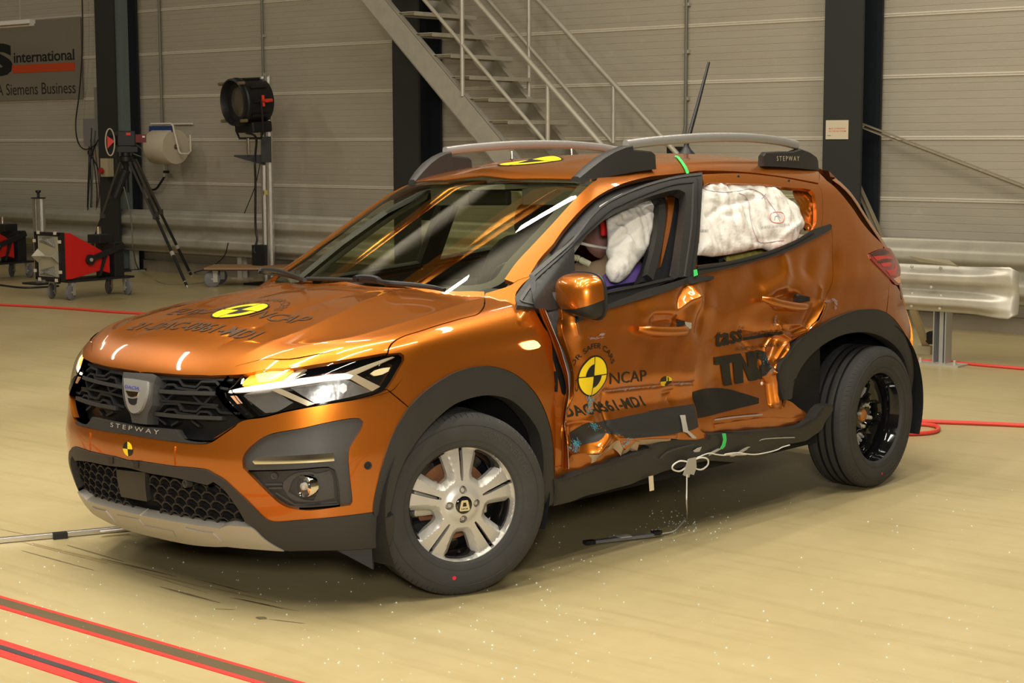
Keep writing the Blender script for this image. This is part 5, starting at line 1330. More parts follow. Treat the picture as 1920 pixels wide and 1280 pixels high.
# ------------------------------------------------------------------ roof rails, aerial, roof marker
def rail(s):
    sgn = np.array((1, s, 1))
    ys = .505
    # silver bar: a smooth path above the roof edge
    bar = spline([(-1.26, .535, 1.562), (-1.45, .545, 1.575), (-1.75, .552, 1.585), (-2.05, .550, 1.582), (-2.30, .542, 1.566), (-2.46, .535, 1.545)], 8)
    m = MB(); n = len(bar); w, h = .017, .020
    vs = []; fs = []
    for p in bar:
        for k in range(12):
            t = 2 * math.pi * k / 12; e = .6
            vs.append((p[0], p[1] + w * math.copysign(abs(math.cos(t)) ** e, math.cos(t)), p[2] + h * math.copysign(abs(math.sin(t)) ** e, math.sin(t))))
    for i in range(n - 1):
        for k in range(12): l = (k + 1) % 12; fs.append((i * 12 + k, i * 12 + l, (i + 1) * 12 + l, (i + 1) * 12 + k))
    m.add([np.array(v) * sgn for v in vs], fs + [tuple(range(12)), tuple((n - 1) * 12 + k for k in range(12))][::1])
    r = m.build('roof_rail', RAILSIL, car, smooth=True, auto=50)
    # front foot: a swept wedge
    def sweep(path, name):
        m = MB(); vs = []
        for (x, y, z0, z1, w0, w1) in path:
            vs += [np.array(q) * sgn for q in ((x, y - w0, z0), (x, y + w0, z0), (x, y + w1, z1 - .006), (x, y + w1 * .6, z1), (x, y - w1 * .6, z1), (x, y - w1, z1 - .006))]
        n = len(path); fs = [tuple(range(6))[::-1], tuple((n - 1) * 6 + k for k in range(6))]
        for i in range(n - 1):
            for k in range(6): l = (k + 1) % 6; fs.append((i * 6 + k, i * 6 + l, (i + 1) * 6 + l, (i + 1) * 6 + k))
        m.add(vs, fs); return m.build(name, PLAST, r, smooth=True, auto=35)
    zr = lambda x, y: float(ZR(x) - .045 * (y / .55) ** 2) + .002
    P = []
    for x, y, top, w in ((-1.005, .485, .006, .022), (-1.06, .498, .035, .028), (-1.12, .510, .062, .030), (-1.18, .520, .080, .029), (-1.24, .530, .090, .026), (-1.28, .535, .091, .022), (-1.285, .536, .072, .020), (-1.40, .543, .055, .016), (-1.42, .544, .045, .014)):
        P.append((x, y, zr(x, y) - .02, zr(x, y) + top, w + .004, w))
    sweep(P, 'rail_foot')
    P = []
    for x, y, top, w in ((-2.17, .548, .030, .014), (-2.19, .547, .044, .016), (-2.30, .543, .050, .018), (-2.40, .540, .055, .020), (-2.47, .536, .072, .022), (-2.55, .530, .062, .022), (-2.61, .525, .046, .020), (-2.63, .523, .030, .016)):
        P.append((x, y, zr(x, y) - .02, zr(x, y) + top, w + .004, w))
    f = sweep(P, 'rail_foot')
    if s > 0:
        V, T, ww = text_mesh('STEPWAY', 1.0, .01, 1.5); sc_ = .175 / ww
        P = [(-2.26 - x * sc_, .570, zr(-2.3, .54) + .008 - .02 * (x * sc_) + z * sc_) for x, z in V]
        new_obj('rail_lettering', P, T, mat('beige_letters', (.45, .38, .26), .5), f)
rail(1); rail(-1)
Pa = np.array((-2.33, 0, float(ZR(-2.33)))); tip = None
m = MB(); m.lathe([(.045, -.006), (.040, .012), (.022, .032), (.012, .050), (.010, .07)], 24, axis='z', c=Pa); a = m.build('aerial_base', BLACK, car, smooth=True)
m = MB(); m.tube([Pa + [0, 0, .05], Pa + [-.10, 0, .26], Pa + [-.185, 0, .445]], [.011, .009, .0065], 10); m.build('aerial_mast', BLACK, a, smooth=True)
# yellow disc and small sensors on the roof
frp = np.array([(-1.255, 0, 1.5), (-1.255, -.14, 1.5), (-1.12, 0, 1.5)])
Pm = lift(np.stack([frp @ basis(TOP)[1], frp @ basis(TOP)[2]], 1), *basis(TOP), 0.0015, 1.2, 1.7)
def ncap_disc(fr, par, name='test_emblem'):
    sk = Skin(); fr.put(*sector(0, 1.0, 0, 360, 48), sk); o = sk.build(name, YELLOW, par)
    return o
def ncap(fr, par, ring=True):
    f2 = fr
    o = ncap_disc(fr, par)
    b = Skin(); fr.off += .0006
    fr.put(*sector(.965, 1.04, 0, 360, 60), b)
    fr.put(*sector(0.03, .60, 90, 180), b); fr.put(*sector(0.03, .60, 270, 360), b)
    fr.put(np.array([(-1, -.025), (1, -.025), (1, .025), (-1, .025)]), [(0, 1, 2, 3)], b); fr.put(np.array([(-.025, -1), (.025, -1), (.025, 1), (-.025, 1)]), [(0, 1, 2, 3)], b)
    b.build('emblem_marks', DECAL, o)
    return o
ncap(Frame(None, None, None, TOP, .0015, pts=Pm), car)
m = MB(); m.tube([(-1.56, -.35, 1.50), (-1.56, -.35, 1.545)], .007, 8); m.tube([(-1.85, -.30, 1.51), (-1.85, -.30, 1.56)], .006, 8)
for (x, y) in ((-1.45, -.30), (-1.85, -.30)):
    z = float(ZR(x) - .045 * (y / .55) ** 2)
    q = MB().lathe([(0, .045), (.005, .045), (.006, .012), (.016, .010), (.018, 0)], 14, axis='z', c=(x, y, z)).build('roof_sensor', CHROME, car, smooth=True)
# ------------------------------------------------------------------ markings on the car
DAMAGE = False
e = Frame((436.5, 581.5), (478, 580), (449, 569), HOODD, .0015)
# bonnet emblem as a true circle on the bonnet, from its traced centre
c0 = hit([(436.5, 581.5)])[0]; c0[1] = 0
Rb = .105
fx = Frame(None, None, None, TOP, .0024, pts=[c0, c0 + [0, Rb, 0], c0 + [-Rb, 0, 0]])
fx2 = Frame(None, None, None, TOP, .0024, pts=[c0, c0 + [0, Rb, 0], c0 + [-Rb, 0, 0]])
em = ncap(fx, car)
HD = DECALT
def hood_text(s, yL, yR, xbase, cap, bold=.0):
    f = Frame(None, None, None, TOP, .0024, pts=[(c0[0] + xbase, yL, c0[2]), (c0[0] + xbase, yR, c0[2]), (c0[0] + xbase - cap, yL, c0[2])])
    return text_line(f, s, bold=bold)
hood_text('EURO', -.40, -.125, .055, .085).build('bonnet_lettering', DECALT, car)
hood_text('NCAP', .125, .40, .055, .085).build('bonnet_lettering', DECALT, car)
hood_text('21-DAC-0861-MD1', -.40, .36, .235, .075, .012).build('bonnet_code', DECALT, car)
text_arc(fx2, 'FOR SAFER CARS', 1.42, 165, 15, .34).build('bonnet_lettering', DECALT, car)
DAMAGE = True
# front door
fd_ = dict(d=SIDE, off=.0158)
f = Frame(*Z('S1', (950, 1030), (1125, 1005), (965, 765)), **fd_)
em = ncap(f, fdoor)
f2 = Frame(*Z('S1', (950, 1030), (1125, 1005), (965, 765)), **fd_)
text_arc(f2, 'FOR SAFER CARS', 1.40, 166, 20, .26, bold=.008).build('door_lettering', DECAL, fdoor)
text_line(Frame(*Z('S1', (1160, 1140), (1655, 1095), (1160, 985)), **fd_), 'NCAP').build('door_lettering', DECAL, fdoor)
text_line(Frame(*Z('S1', (700, 1240), (745, 1235), (700, 1070)), **fd_), 'O').build('door_lettering', DECALT, fdoor)
text_line(Frame(*Z('S2', (590, 440), (1650, 285), (590, 318)), **fd_), 'DAC-0861-MD1', bold=.022).build('door_code', DECAL, fdoor)
ft = Frame(*Z('S4', (637, 175), (712, 168), (637, 110)), **fd_)
cross_target(ft, 'target_sticker', fdoor)
text_line(Frame(*Z('S4', (652, 185), (668, 183), (652, 120)), d=SIDE, off=.0166), '1').build('target_digit', DECAL, fdoor)
# rear door
rd_ = dict(d=SIDE, off=.0042)
sk = text_line(Frame(*Z('S5', (15, 925), (382, 840), (15, 700)), **rd_), 'tass', bold=.026, spacing=1.05, shear=.12)
sk.build('sponsor_lettering', DECAL, rdoor)
text_line(Frame(*Z('S5', (385, 795), (860, 740), (385, 735)), **rd_), 'international').build('sponsor_lettering', DECALT, rdoor)
fr = Frame(*Z('S5', (380, 840), (870, 770), (380, 800)), **rd_)
fr.put(np.array([(0, 0), (1, 0), (1, 1), (0, 1)]), [(0, 1, 2, 3)]).build('sponsor_bar', DECAL, rdoor)
text_line(Frame(*Z('S5', (285, 980), (860, 915), (285, 925)), **rd_), 'A Siemens Business').build('sponsor_lettering', DECALT, rdoor)
V = [(0, 1), (.36, 1), (.36, .74), (.26, .74), (.28, 0), (.13, 0), (.11, .74), (0, .74)]
def polys(fr, ps, name, m, par):
    sk = Skin()
    for p in ps:
        v, t = fill([np.array(q, float) for q in (p if isinstance(p[0][0], (tuple, list)) else [p])], .2); fr.put(v, t, sk)
    return sk.build(name, m, par)
fr = Frame(*Z('S6', (40, 330), (735, 200), (0, -70)), **rd_)
ring = [(.84 + .17 * math.cos(t), .50 + .50 * math.sin(t)) for t in np.linspace(0, 6.283, 30)[:-1]]; hole = [(.845 + .06 * math.cos(t), .52 + .19 * math.sin(t)) for t in np.linspace(0, 6.283, 20)[:-1]]
polys(fr, [V, [(.34, 0), (.49, 0), (.50, .55), (.62, 0), (.77, 0), (.75, 1), (.60, 1), (.60, .48), (.48, 1), (.33, 1)], [ring, hole]], 'sponsor_initials', DECAL, rdoor)
# scuffs left by the barrier
srng = random.Random(11)
for pl, w, o_, mt, par in ((Z('S2', (890, 180), (905, 240), (880, 380)), .014, .0170, BLUESCUFF, fdoor), (Z('S2', (660, 780), (730, 800), (680, 870)), .022, .0172, BLUESCUFF, fdoor), (Z('S2', (930, 540), (985, 590)), .016, .0172, BLUESCUFF, fdoor),
                           (Z('S2', (1080, 98), (1260, 78), (1480, 48)), .004, .0170, SCUFF, fdoor), (Z('S4', (60, 285), (240, 265), (480, 242)), .004, .0170, SCUFF, fdoor), (Z('S4', (720, 215), (850, 205), (990, 200)), .005, .0170, SCUFF, fdoor),
                           (Z('S2', (1350, 810), (1440, 740)), .012, .0172, BLUESCUFF, fdoor), (Z('S5', (680, 1040), (690, 1160), (760, 1250)), .014, .0030, BLUESCUFF, rdoor), (Z('S5', (820, 520), (800, 640)), .004, .0030, SCUFF, rdoor),
                           (Z('S1', (900, 530), (1070, 520)), .006, .0172, SCUFF, fdoor), (Z('S1', (1030, 480), (1090, 470)), .006, .0172, SCUFF, fdoor), (Z('S5', (1480, 330), (1610, 300), (1610, 420)), .006, .0030, SCUFF, quarter),
                           (Z('S6', (690, 40), (700, 190)), .006, .0032, SCUFF, rdoor)):
    L_ = spline(pl, 14); qs = []
    for i in range(len(L_) * 3):
        q = L_[srng.randrange(len(L_))]; wp = w * 430; c_ = np.array((q[0] + srng.gauss(0, wp * .5), q[1] + srng.gauss(0, wp * .5))); ln = srng.uniform(.6, 3.0) * (1 + w * 25)
        tg = L_[-1] - L_[0]; an = math.atan2(tg[1], tg[0]) + srng.gauss(0, .35); tg = np.array((math.cos(an), math.sin(an))); nn = np.array((-tg[1], tg[0])) * srng.uniform(.25, .9) * (1 + w * 30)
        qs += [c_ - tg * ln, c_ + nn * .5, c_ + tg * ln, c_ - nn * .5]
    P_ = hit(qs, o_ + .0008); nq = len(qs) // 4
    sk_ = Skin(); sk_.v = list(P_); sk_.f = [(4 * i, 4 * i + 1, 4 * i + 2, 4 * i + 3) for i in range(nq)]; sk_.n = [(0, 1, 0)] * (4 * nq)
    sk_.build('paint_scuff', mt, par)['kind'] = 'stuff'
MB().lathe([(0, .004), (.006, .003), (.008, 0)], 14, c=hit(Z('S6', (628, 275)), .0)[0]).build('bolt_head', WHITE, rdoor)
for p in Z('T3', (592, 178), (1130, 225)): 
    P = hit([p], .0)[0]; MB().lathe([(0, .003), (.006, .003), (.009, 0)], 14, c=P).build('frame_screw', BLACK, rdoor)
# tape strips
DAMAGE = False
piece(Z('T7', (1405, 425), (1450, 432), (1480, 465), (1590, 650), (1555, 660), (1470, 500), (1430, 450)), (.1, .72, .68), off=.006, hoff=.004, res=.02, gap=0, flange=.001).build('tape_strip', GREEN, car)['label'] = 'green tape strip'
piece(Z('S6', (88, 940), (138, 940), (148, 1030), (130, 1110), (95, 1150), (60, 1145), (90, 1090), (105, 1020)), SIDE, off=.040, hoff=.036, res=.02, gap=0, flange=.001).build('tape_strip', GREEN, clad)['label'] = 'green tape strip'
piece(Z('T4', (1482, 1170), (1515, 1165), (1525, 1225), (1485, 1240)), SIDE, off=.032, hoff=.03, res=.02, gap=0, flange=.002).build('tape_strip', GREEN, fdoor)['label'] = 'green tape strip'
DAMAGE = True
piece(Z('S4', (808, 625), (880, 622), (890, 700), (918, 830), (1025, 920), (1022, 938), (970, 932), (910, 865), (850, 845), (835, 740)), SIDE, off=.0215, hoff=.018, res=.02, gap=0, flange=.001).build('tape_strip', GREYTAPE, fdoor)['label'] = 'grey tape strip'
DAMAGE = False
for p in (Z('S4', (985, 1100), (1040, 1062), (1098, 1048), (1070, 1110), (1000, 1118)), Z('S4', (1200, 1130), (1320, 1070), (1360, 1075), (1250, 1140), (1190, 1170)), Z('S6', (190, 1250), (280, 1200), (430, 1118), (468, 1118), (330, 1200), (240, 1250)), Z('S4', (1560, 1130), (1690, 1060), (1707, 1080), (1600, 1140))):
    piece(p, SIDE, off=.042, hoff=.038, res=.02, gap=0, flange=.001).build('tape_strip', GREYTAPE, clad)
# white cable taped under the sill, with its tied bundle
cab = hit(spline(Z('S4', (1050, 1190), (1200, 1135), (1300, 1150), (1420, 1160), (1570, 1130), (1700, 1150)) + Z('S6', (130, 1225), (290, 1200), (520, 1222), (700, 1195), (830, 1160), (900, 1125), (1000, 1095)), 5), .045)
MB().tube(cab, .0026, 6).build('sensor_cable', WHITE, clad, smooth=True)
# ------------------------------------------------------------------ cabin
CAB = mat('cabin_black', (.014, .014, .015), .7); CABG = mat('cabin_grey', (.045, .045, .048), .8); TRIMG = mat('headliner', (.25, .24, .21), .85); SEATM = mat('seat_cloth', (.035, .036, .040), .85)
def dash():
    prof = [(-.22, .96), (-.42, 1.000), (-.60, .985), (-.72, .94), (-.80, .86), (-.76, .72), (-.62, .55)]
    m = MB(); n = len(prof); P = spline(np.array([(x, 0, z) for x, z in prof]), 5); k = len(P)
    ys = np.linspace(-.74, .74, 15); vs = []
    for y in ys:
        hump = .035 * math.exp(-((y - .37) / .16) ** 2)
        for p in P: vs.append((p[0] - .02 * math.cos(y), y, p[2] + hump * math.exp(-((p[0] + .60) / .13) ** 2)))
    m.add(vs, [(j * k + i, j * k + i + 1, (j + 1) * k + i + 1, (j + 1) * k + i) for j in range(14) for i in range(k - 1)])
    return m.build('dashboard', CABG, car, smooth=True)
dash()
# steering wheel
m = MB(); t = np.linspace(0, 2 * math.pi, 40, endpoint=False)
m.tube([(0, .185 * math.cos(a), .185 * math.sin(a)) for a in t], .016, 10, closed=True); m.bar((0, -.17, 0), (0, .17, 0), .03, .05); m.bar((0, 0, 0), (0, 0, -.17), .05, .03); m.box((.0, 0, -.01), (.06, .13, .12)); m.tube([(0, 0, 0), (.25, 0, 0)], .04, 10)
sw = m.build('steering_wheel', BLACK, car, smooth=True, auto=40); sw.location = (-.83, .37, .93); sw.rotation_euler = (0, R2(24), 0)
def pillow(name, matl, par, c, size, M=None, e=3.2, n=14):
    vs = []; fs = []
    U = np.linspace(-1, 1, n)
    m = MB(); g = {}
    bm = bmesh.new(); bmesh.ops.create_cube(bm, size=2); bmesh.ops.subdivide_edges(bm, edges=bm.edges, cuts=7, use_grid_fill=True)
    for v in bm.verts:
        p = np.array(v.co); l = (abs(p[0]) ** e + abs(p[1]) ** e + abs(p[2]) ** e) ** (1 / e)
        v.co = Vector(p / l * np.array(size) / 2)
    me = bpy.data.meshes.new(name); bm.to_mesh(me); bm.free(); me.materials.append(matl); me.polygons.foreach_set('use_smooth', [True] * len(me.polygons))
    o = bpy.data.objects.new(name, me); COL.objects.link(o); o.parent = par; o.location = tuple(c)
    if M is not None: o.rotation_euler = M
    return o
def seat(y, x=-1.18):
    b = pillow('seat_cushion', SEATM, car, (x, y, .56), (.54, .50, .18))
    pillow('seat_back', SEATM, car, (x - .34, y, .86), (.17, .48, .66), (0, R2(-20), 0))
    h = pillow('head_restraint', SEATM, car, (x - .50, y, 1.235), (.10, .26, .17), (0, R2(-12), 0))
seat(.37); seat(-.37)
pillow('rear_seat', SEATM, car, (-2.05, 0, .55), (.5, 1.25, .2)); pillow('rear_seat_back', SEATM, car, (-2.36, 0, .88), (.16, 1.24, .62), (0, R2(-18), 0))
m = MB(); m.box((-2.75, 0, .98), (.5, 1.2, .03)); m.build('parcel_shelf', CAB, car)
# headliner under the roof, inner rear wall
hl = np.array([(-1.02, .48, 1.42), (-1.3, .50, 1.46), (-2.0, .50, 1.48), (-2.8, .48, 1.42)])
half(hl, np.array([(-2.85, 0, 1.44), (-2.0, 0, 1.5), (-1.3, 0, 1.48), (-1.0, 0, 1.44)]), TOP, off=-.035, res=.06, gap=0, flange=0).build('headliner', TRIMG, car)
for s in (1, -1):
    sk = loops_piece(rect_xz([(-.45, .28), (-.45, .94), (-.62, .98), (-1.33, 1.03), (-2.3, 1.07), (-2.3, .28)]), [], off=-.09, res=.08, flange=0)
    (sk if s > 0 else sk.flip_side()).build('door_card', CAB, car)
# rear-view mirror and grey cables hanging behind the windscreen
m = MB(); m.box((0, 0, 0), (.03, .24, .065)); rv = m.build('rear_view_mirror', BLACK, car, bevel=.012); rv.location = (-1.00, 0, 1.36)
m = MB(); m.box((-1.02, 0, 1.405), (.16, .30, .02)); m.build('sun_visor', TRIMG, car)
for s in (.28, -.28): MB().box((-1.09, s, 1.385), (.02, .34, .12)).build('sun_visor', TRIMG, car, bevel=.006)
m = MB()
for i in range(5): m.tube(spline([(-1.75, .02 + i * .022, 1.22), (-1.72, .03 + i * .022, 1.0), (-1.70, .05 + i * .02, .8)], 4), .008, 6)
m.build('cable_loom', mat('cable_grey_blue', (.30, .34, .38), .6), car, smooth=True)
# deployed airbags: side cushion in the front window, curtain over the rear window, both creased
def bag(outline, name, c, bulge, par, wr, res=.010):
    # a soft cushion hanging in the plane of the side glass
    d_, e1, e2 = basis(SIDE); k = .46
    o, dr = brays(outline); t = (c - k * (o[2] - 1.2) - o[1]) / (dr[:, 1] + k * dr[:, 2]); P = o + dr * t[:, None]
    Q = smooth_outline(np.stack([P @ e1, P @ e2], 1), seg=res)
    V2, T = fill([Q], res)
    t = np.min(np.linalg.norm(V2[:, None] - Q[None], axis=2), 1)
    h = bulge * (1 - np.exp(-t / (.35 * bulge + .02))) + wr(V2, t)
    V = V2[:, :1] * e1 + V2[:, 1:] * e2; V[:, 1] = c - k * (V[:, 2] - 1.2)
    nn = np.array((0, 1., k)); nn /= np.linalg.norm(nn)
    Vb = V - nn * (.8 * h[:, None] + .012); V = V + nn * h[:, None]
    n = len(V); T = [f if np.cross(V[f[1]] - V[f[0]], V[f[2]] - V[f[0]]) @ d_ > 0 else tuple(reversed(f)) for f in T]
    fs = list(T) + [tuple(i + n for i in reversed(f)) for f in T] + [(b, a, a + n, b + n) for a, b in boundary(T)]
    return new_obj(name, list(V) + list(Vb), fs, AIRBAG, par, smooth=True)
def creases(lines, amp=.010, w=.007, noise=.0055):
    L = [(hit(l)[:, [0, 2]] * [-1, 1], a) for l, a in lines]      # e1 = -x for SIDE
    def fn(V, t):
        h = np.zeros(len(V))
        for pl, a in L:
            best = np.full(len(V), 9.)
            for p, q in zip(pl[:-1], pl[1:]):
                ab = q - p; k = np.clip(((V - p) @ ab) / (ab @ ab), 0, 1); best = np.minimum(best, np.linalg.norm(V - p - k[:, None] * ab, axis=1))
            h += a * np.exp(-best / w)
        x, z = V[:, 0], V[:, 1]
        h += noise * (np.sin(38 * x + 21 * z + 2 * np.sin(17 * z)) * np.sin(29 * z - 11 * x + 1.5 * np.sin(23 * x)) + .8 * np.abs(np.sin(33 * x - 27 * z + 3 * np.sin(21 * x + 9 * z))) + .5 * np.abs(np.sin(57 * z + 31 * x + 2 * np.sin(19 * z))))
        h += .004 * np.sin(160 * (x + z)) * np.exp(-t / .008)
        return h * smooth01(t / .01)
    return fn
bag(Z('T4', (570, 625), (640, 560), (800, 480), (900, 430), (1045, 395), (1080, 480), (1085, 600), (1060, 760), (1010, 900), (960, 1000), (880, 1100), (790, 1230), (690, 1300), (620, 1285), (575, 1200), (568, 1110), (600, 1040), (570, 960), (585, 850), (580, 730)),
    'side_airbag', .615, .035, car, creases([(Z('T4', (960, 640), (790, 800), (770, 860)), -.022), (Z('T4', (990, 800), (900, 880), (740, 980), (760, 1100)), -.020), (Z('T4', (860, 480), (890, 540)), .012), (Z('T4', (640, 600), (640, 800), (630, 1200)), -.010), (Z('T4', (880, 720), (960, 800), (1000, 900)), .014), (Z('T4', (700, 1180), (860, 1050)), .012)], w=.009))
bag(Z('T4', (1000, 400), (1060, 395), (1095, 520), (1085, 700), (1050, 900), (1010, 1020), (950, 1015), (990, 800), (1020, 600)), 'curtain_airbag', .575, .012, car, creases([], noise=.002))
curt = bag(Z('T3', (205, 330), (240, 275), (300, 243), (540, 246), (700, 250), (870, 262), (1000, 300), (1080, 370), (1200, 480), (1290, 620), (1305, 700), (1240, 800), (1235, 850), (1130, 930), (970, 968), (860, 935), (600, 985), (340, 1022), (230, 1010), (150, 1010)), 'curtain_airbag', .690, .022, car,
     creases([(Z('T3', (210, 320), (420, 345), (600, 335), (730, 310), (850, 350), (990, 540)), -.010), (Z('T3', (600, 350), (700, 430), (720, 560), (760, 750), (830, 880), (1100, 850)), -.008), (Z('T3', (330, 620), (480, 500), (700, 450), (830, 410)), -.020),
              (Z('T3', (230, 470), (480, 480)), -.012), (Z('T3', (310, 260), (350, 320)), .012), (Z('T3', (400, 250), (450, 300)), .012), (Z('T3', (500, 330), (680, 380)), .012), (Z('T3', (1000, 330), (1150, 520), (1180, 640)), .014), (Z('T3', (1100, 850), (1300, 690)), .014), (Z('T3', (460, 620), (620, 600)), -.010), (Z('T3', (500, 260), (560, 310)), -.01)], w=.009))
# stitching lines and stamp on the curtain
def on_bag(pts, w, mt, name):
    d_, e1, e2 = basis(SIDE)
    dg = bpy.context.evaluated_depsgraph_get(); me = curt.data
    from mathutils.bvhtree import BVHTree
    bvh = BVHTree.FromPolygons([v.co for v in me.vertices], [tuple(p.vertices) for p in me.polygons])
    o, dirs = brays(pts if isinstance(pts, np.ndarray) else spline(pts, 8)); out = []
    for dd in dirs:
        h = bvh.ray_cast(Vector(o), Vector(dd).normalized())
        if h[0] is not None: out.append(np.array(h[0]) - dd / np.linalg.norm(dd) * .002)
    if len(out) > 1: MB().tube(out, w, 5).build(name, mt, curt)
STIT = mat('mauve_thread', (.42, .30, .36), .8); STAMP = mat('grey_print', (.30, .28, .27), .8)
on_bag(Z('T3', (215, 300), (290, 325), (420, 342), (600, 330), (730, 308), (860, 370), (930, 460), (1000, 560), (1040, 620)), .0016, STIT, 'stitching')
on_bag(Z('T3', (600, 350), (660, 380), (705, 450), (715, 560), (740, 700), (780, 810), (840, 880), (1080, 855)), .0016, STIT, 'stitching')
RP = mat('red_pen', (.60, .15, .12), .8)
on_bag(spline(Z('T3', (960, 560), (1060, 560), (1085, 620), (1050, 668), (960, 660), (930, 610)), 6, closed=True), .0014, RP, 'pen_mark')
on_bag(Z('T3', (980, 640), (985, 605), (1010, 595), (1020, 620), (1040, 650)), .0014, STAMP, 'pen_mark')
on_bag(Z('T3', (840, 360), (890, 420)), .0012, STIT, 'pen_mark'); on_bag(Z('T3', (890, 355), (845, 410)), .0012, STIT, 'pen_mark')
for i in range(22):
    x = 838 + i * 14; on_bag(np.array(Z('T3', (x, 715 - i * 1.6), (x + 1, 735 - i * 1.6))) if False else np.array([Z('T3', (x, 705 - i * 1.4))[0], Z('T3', (x + 1, 730 - i * 1.4))[0]]), .0010 + .0008 * ((i * 7) % 3 == 0), STAMP, 'printed_code')
for i in range(9):
    x = 180 + i * 11; on_bag(np.array([Z('T3', (x, 742))[0], Z('T3', (x, 768))[0]]), .0010 + .0006 * ((i * 5) % 3 == 0), STAMP, 'printed_code')
# yellow and grey things seen under the curtain
piece(Z('T3', (440, 1060), (520, 1010), (680, 985), (940, 955), (920, 985), (640, 1050), (450, 1080)), SIDE, off=-.16, res=.03, gap=0, flange=.03).build('seat_cover', mat('yellow_cloth', (.55, .50, .10), .8), car)
piece(Z('T3', (380, 1040), (440, 1030), (440, 1080), (370, 1090)), SIDE, off=-.15, res=.03, gap=0, flange=.03).build('seat_side', CABG, car)
# ------------------------------------------------------------------ crash-test dummy in the driver's seat
SKINM = mat('dummy_vinyl', (.34, .17, .155), .36); SHIRT = mat('dummy_shirt', (.40, .27, .19), .8); PURP = mat('dummy_purple_cover', (.17, .10, .40), .6)
dm = thing('crash_test_dummy', 'seated crash test dummy with brown vinyl head behind the white side airbag', 'dummy', M=CARB)
bm = bmesh.new(); bmesh.ops.create_icosphere(bm, subdivisions=4, radius=1)
hc = hit(Z('T4', (500, 730)), -.30)[0]
for v in bm.verts:
    p = v.co
    z = p.z; fx_ = max(0, p.x)
    k = 1 - .16 * max(0, -z) ** 1.5
    brow = .06 * math.exp(-((z - .18) / .16) ** 2) * fx_; nose = .22 * math.exp(-((z + .12) / .22) ** 2 - (p.y / .20) ** 2) * (fx_ > .5); eye = -.07 * math.exp(-((z - .02) / .12) ** 2 - ((abs(p.y) - .38) / .18) ** 2) * fx_; mouth = -.03 * math.exp(-((z + .52) / .06) ** 2 - (p.y / .4) ** 2) * fx_; chin = .08 * math.exp(-((z + .8) / .2) ** 2) * fx_
    s = 1 + brow + nose + eye + mouth + chin
    v.co = Vector((p.x * .098 * s * (k * .5 + .5), p.y * .080 * k, z * .128))
me = bpy.data.meshes.new('head'); bm.to_mesh(me); bm.free(); me.materials.append(SKINM); me.polygons.foreach_set('use_smooth', [True] * len(me.polygons))
# body grown as one surface
bv = [(-1.30, .37, .62), (-1.36, .37, .80), (-1.40, .37, .98), (-1.40, .37, 1.08), (-1.385, .37, 1.15),
      (-1.38, .56, 1.02), (-1.28, .60, .84), (-1.00, .50, .86), (-1.38, .18, 1.02), (-1.28, .14, .84), (-1.00, .24, .86),
      (-1.20, .47, .62), (-.86, .48, .70), (-.62, .46, .36), (-1.20, .27, .62), (-.86, .26, .70), (-.62, .28, .36), (-.50, .46, .32), (-.50, .28, .32)]
br = [.15, .15, .17, .08, .055, .07, .055, .042, .07, .055, .042, .095, .075, .05, .095, .075, .05, .045, .045]
be = [(0, 1), (1, 2), (2, 3), (3, 4), (2, 5), (5, 6), (6, 7), (2, 8), (8, 9), (9, 10), (0, 11), (11, 12), (12, 13), (13, 17), (0, 14), (14, 15), (15, 16), (16, 18)]
me2 = bpy.data.meshes.new('body'); me2.from_pydata(bv, be, []); me2.materials.append(SHIRT)
bo = bpy.data.objects.new('body', me2); COL.objects.link(bo); bo.parent = dm
sm = bo.modifiers.new('skin', 'SKIN'); me2.skin_vertices[0].data[0].use_root = True
for v, r in zip(me2.skin_vertices[0].data, br): v.radius = (r, r)
sm.use_smooth_shade = True; ss = bo.modifiers.new('sub', 'SUBSURF'); ss.levels = 2; ss.render_levels = 2
ho = bpy.data.objects.new('head', me); COL.objects.link(ho); ho.parent = dm; ho.location = tuple(hc)
HCX = hc

# neck, shoulder cover and wiring seen under the airbag
nk = hit(Z('T4', (500, 1230)), -.37)[0]
m = MB(); m.lathe([(0, .06), (.052, .06), (.056, .0), (.068, -.06), (.10, -.11), (.13, -.15), (0, -.15)], 28, axis='z'); n_ = m.build('neck_cover', SHIRT, dm, smooth=True); n_.location = tuple(nk); n_.rotation_euler = (0, R2(-12), 0)
def aty(px, y):
    o, dr = brays([px]); return o + dr[0] * ((y - o[1]) / dr[0][1])
sh = aty((1172, 532), .585)
pillow('shoulder_cover', PURP, dm, sh, (.34, .12, .15), (0, R2(8), R2(4)), e=2.3)
P = hit(spline(Z('T5', (640, 470), (700, 480), (760, 510), (830, 545)), 5), -.20); c_ = MB().tube(P, .013, 10).build('connector', mat('connector_cream', (.55, .52, .36), .5), dm, smooth=True)
P = hit(spline(Z('T5', (715, 485), (755, 505)), 5), -.196); MB().tube(P, .0145, 10).build('connector_sleeve', BLACK, dm, smooth=True)
P = hit(spline(Z('T4', (270, 885), (400, 915), (560, 940), (590, 935)), 6), -.17); MB().tube(P, .006, 6).build('chin_strap', AIRBAG, dm, smooth=True)
P = hit(Z('T4', (555, 695)), -.20)[0]; q = MB().box((0, 0, 0), (.06, .02, .085)).build('red_marker', mat('marker_red', (.70, .02, .02), .4), dm, bevel=.006); q.location = tuple(P)

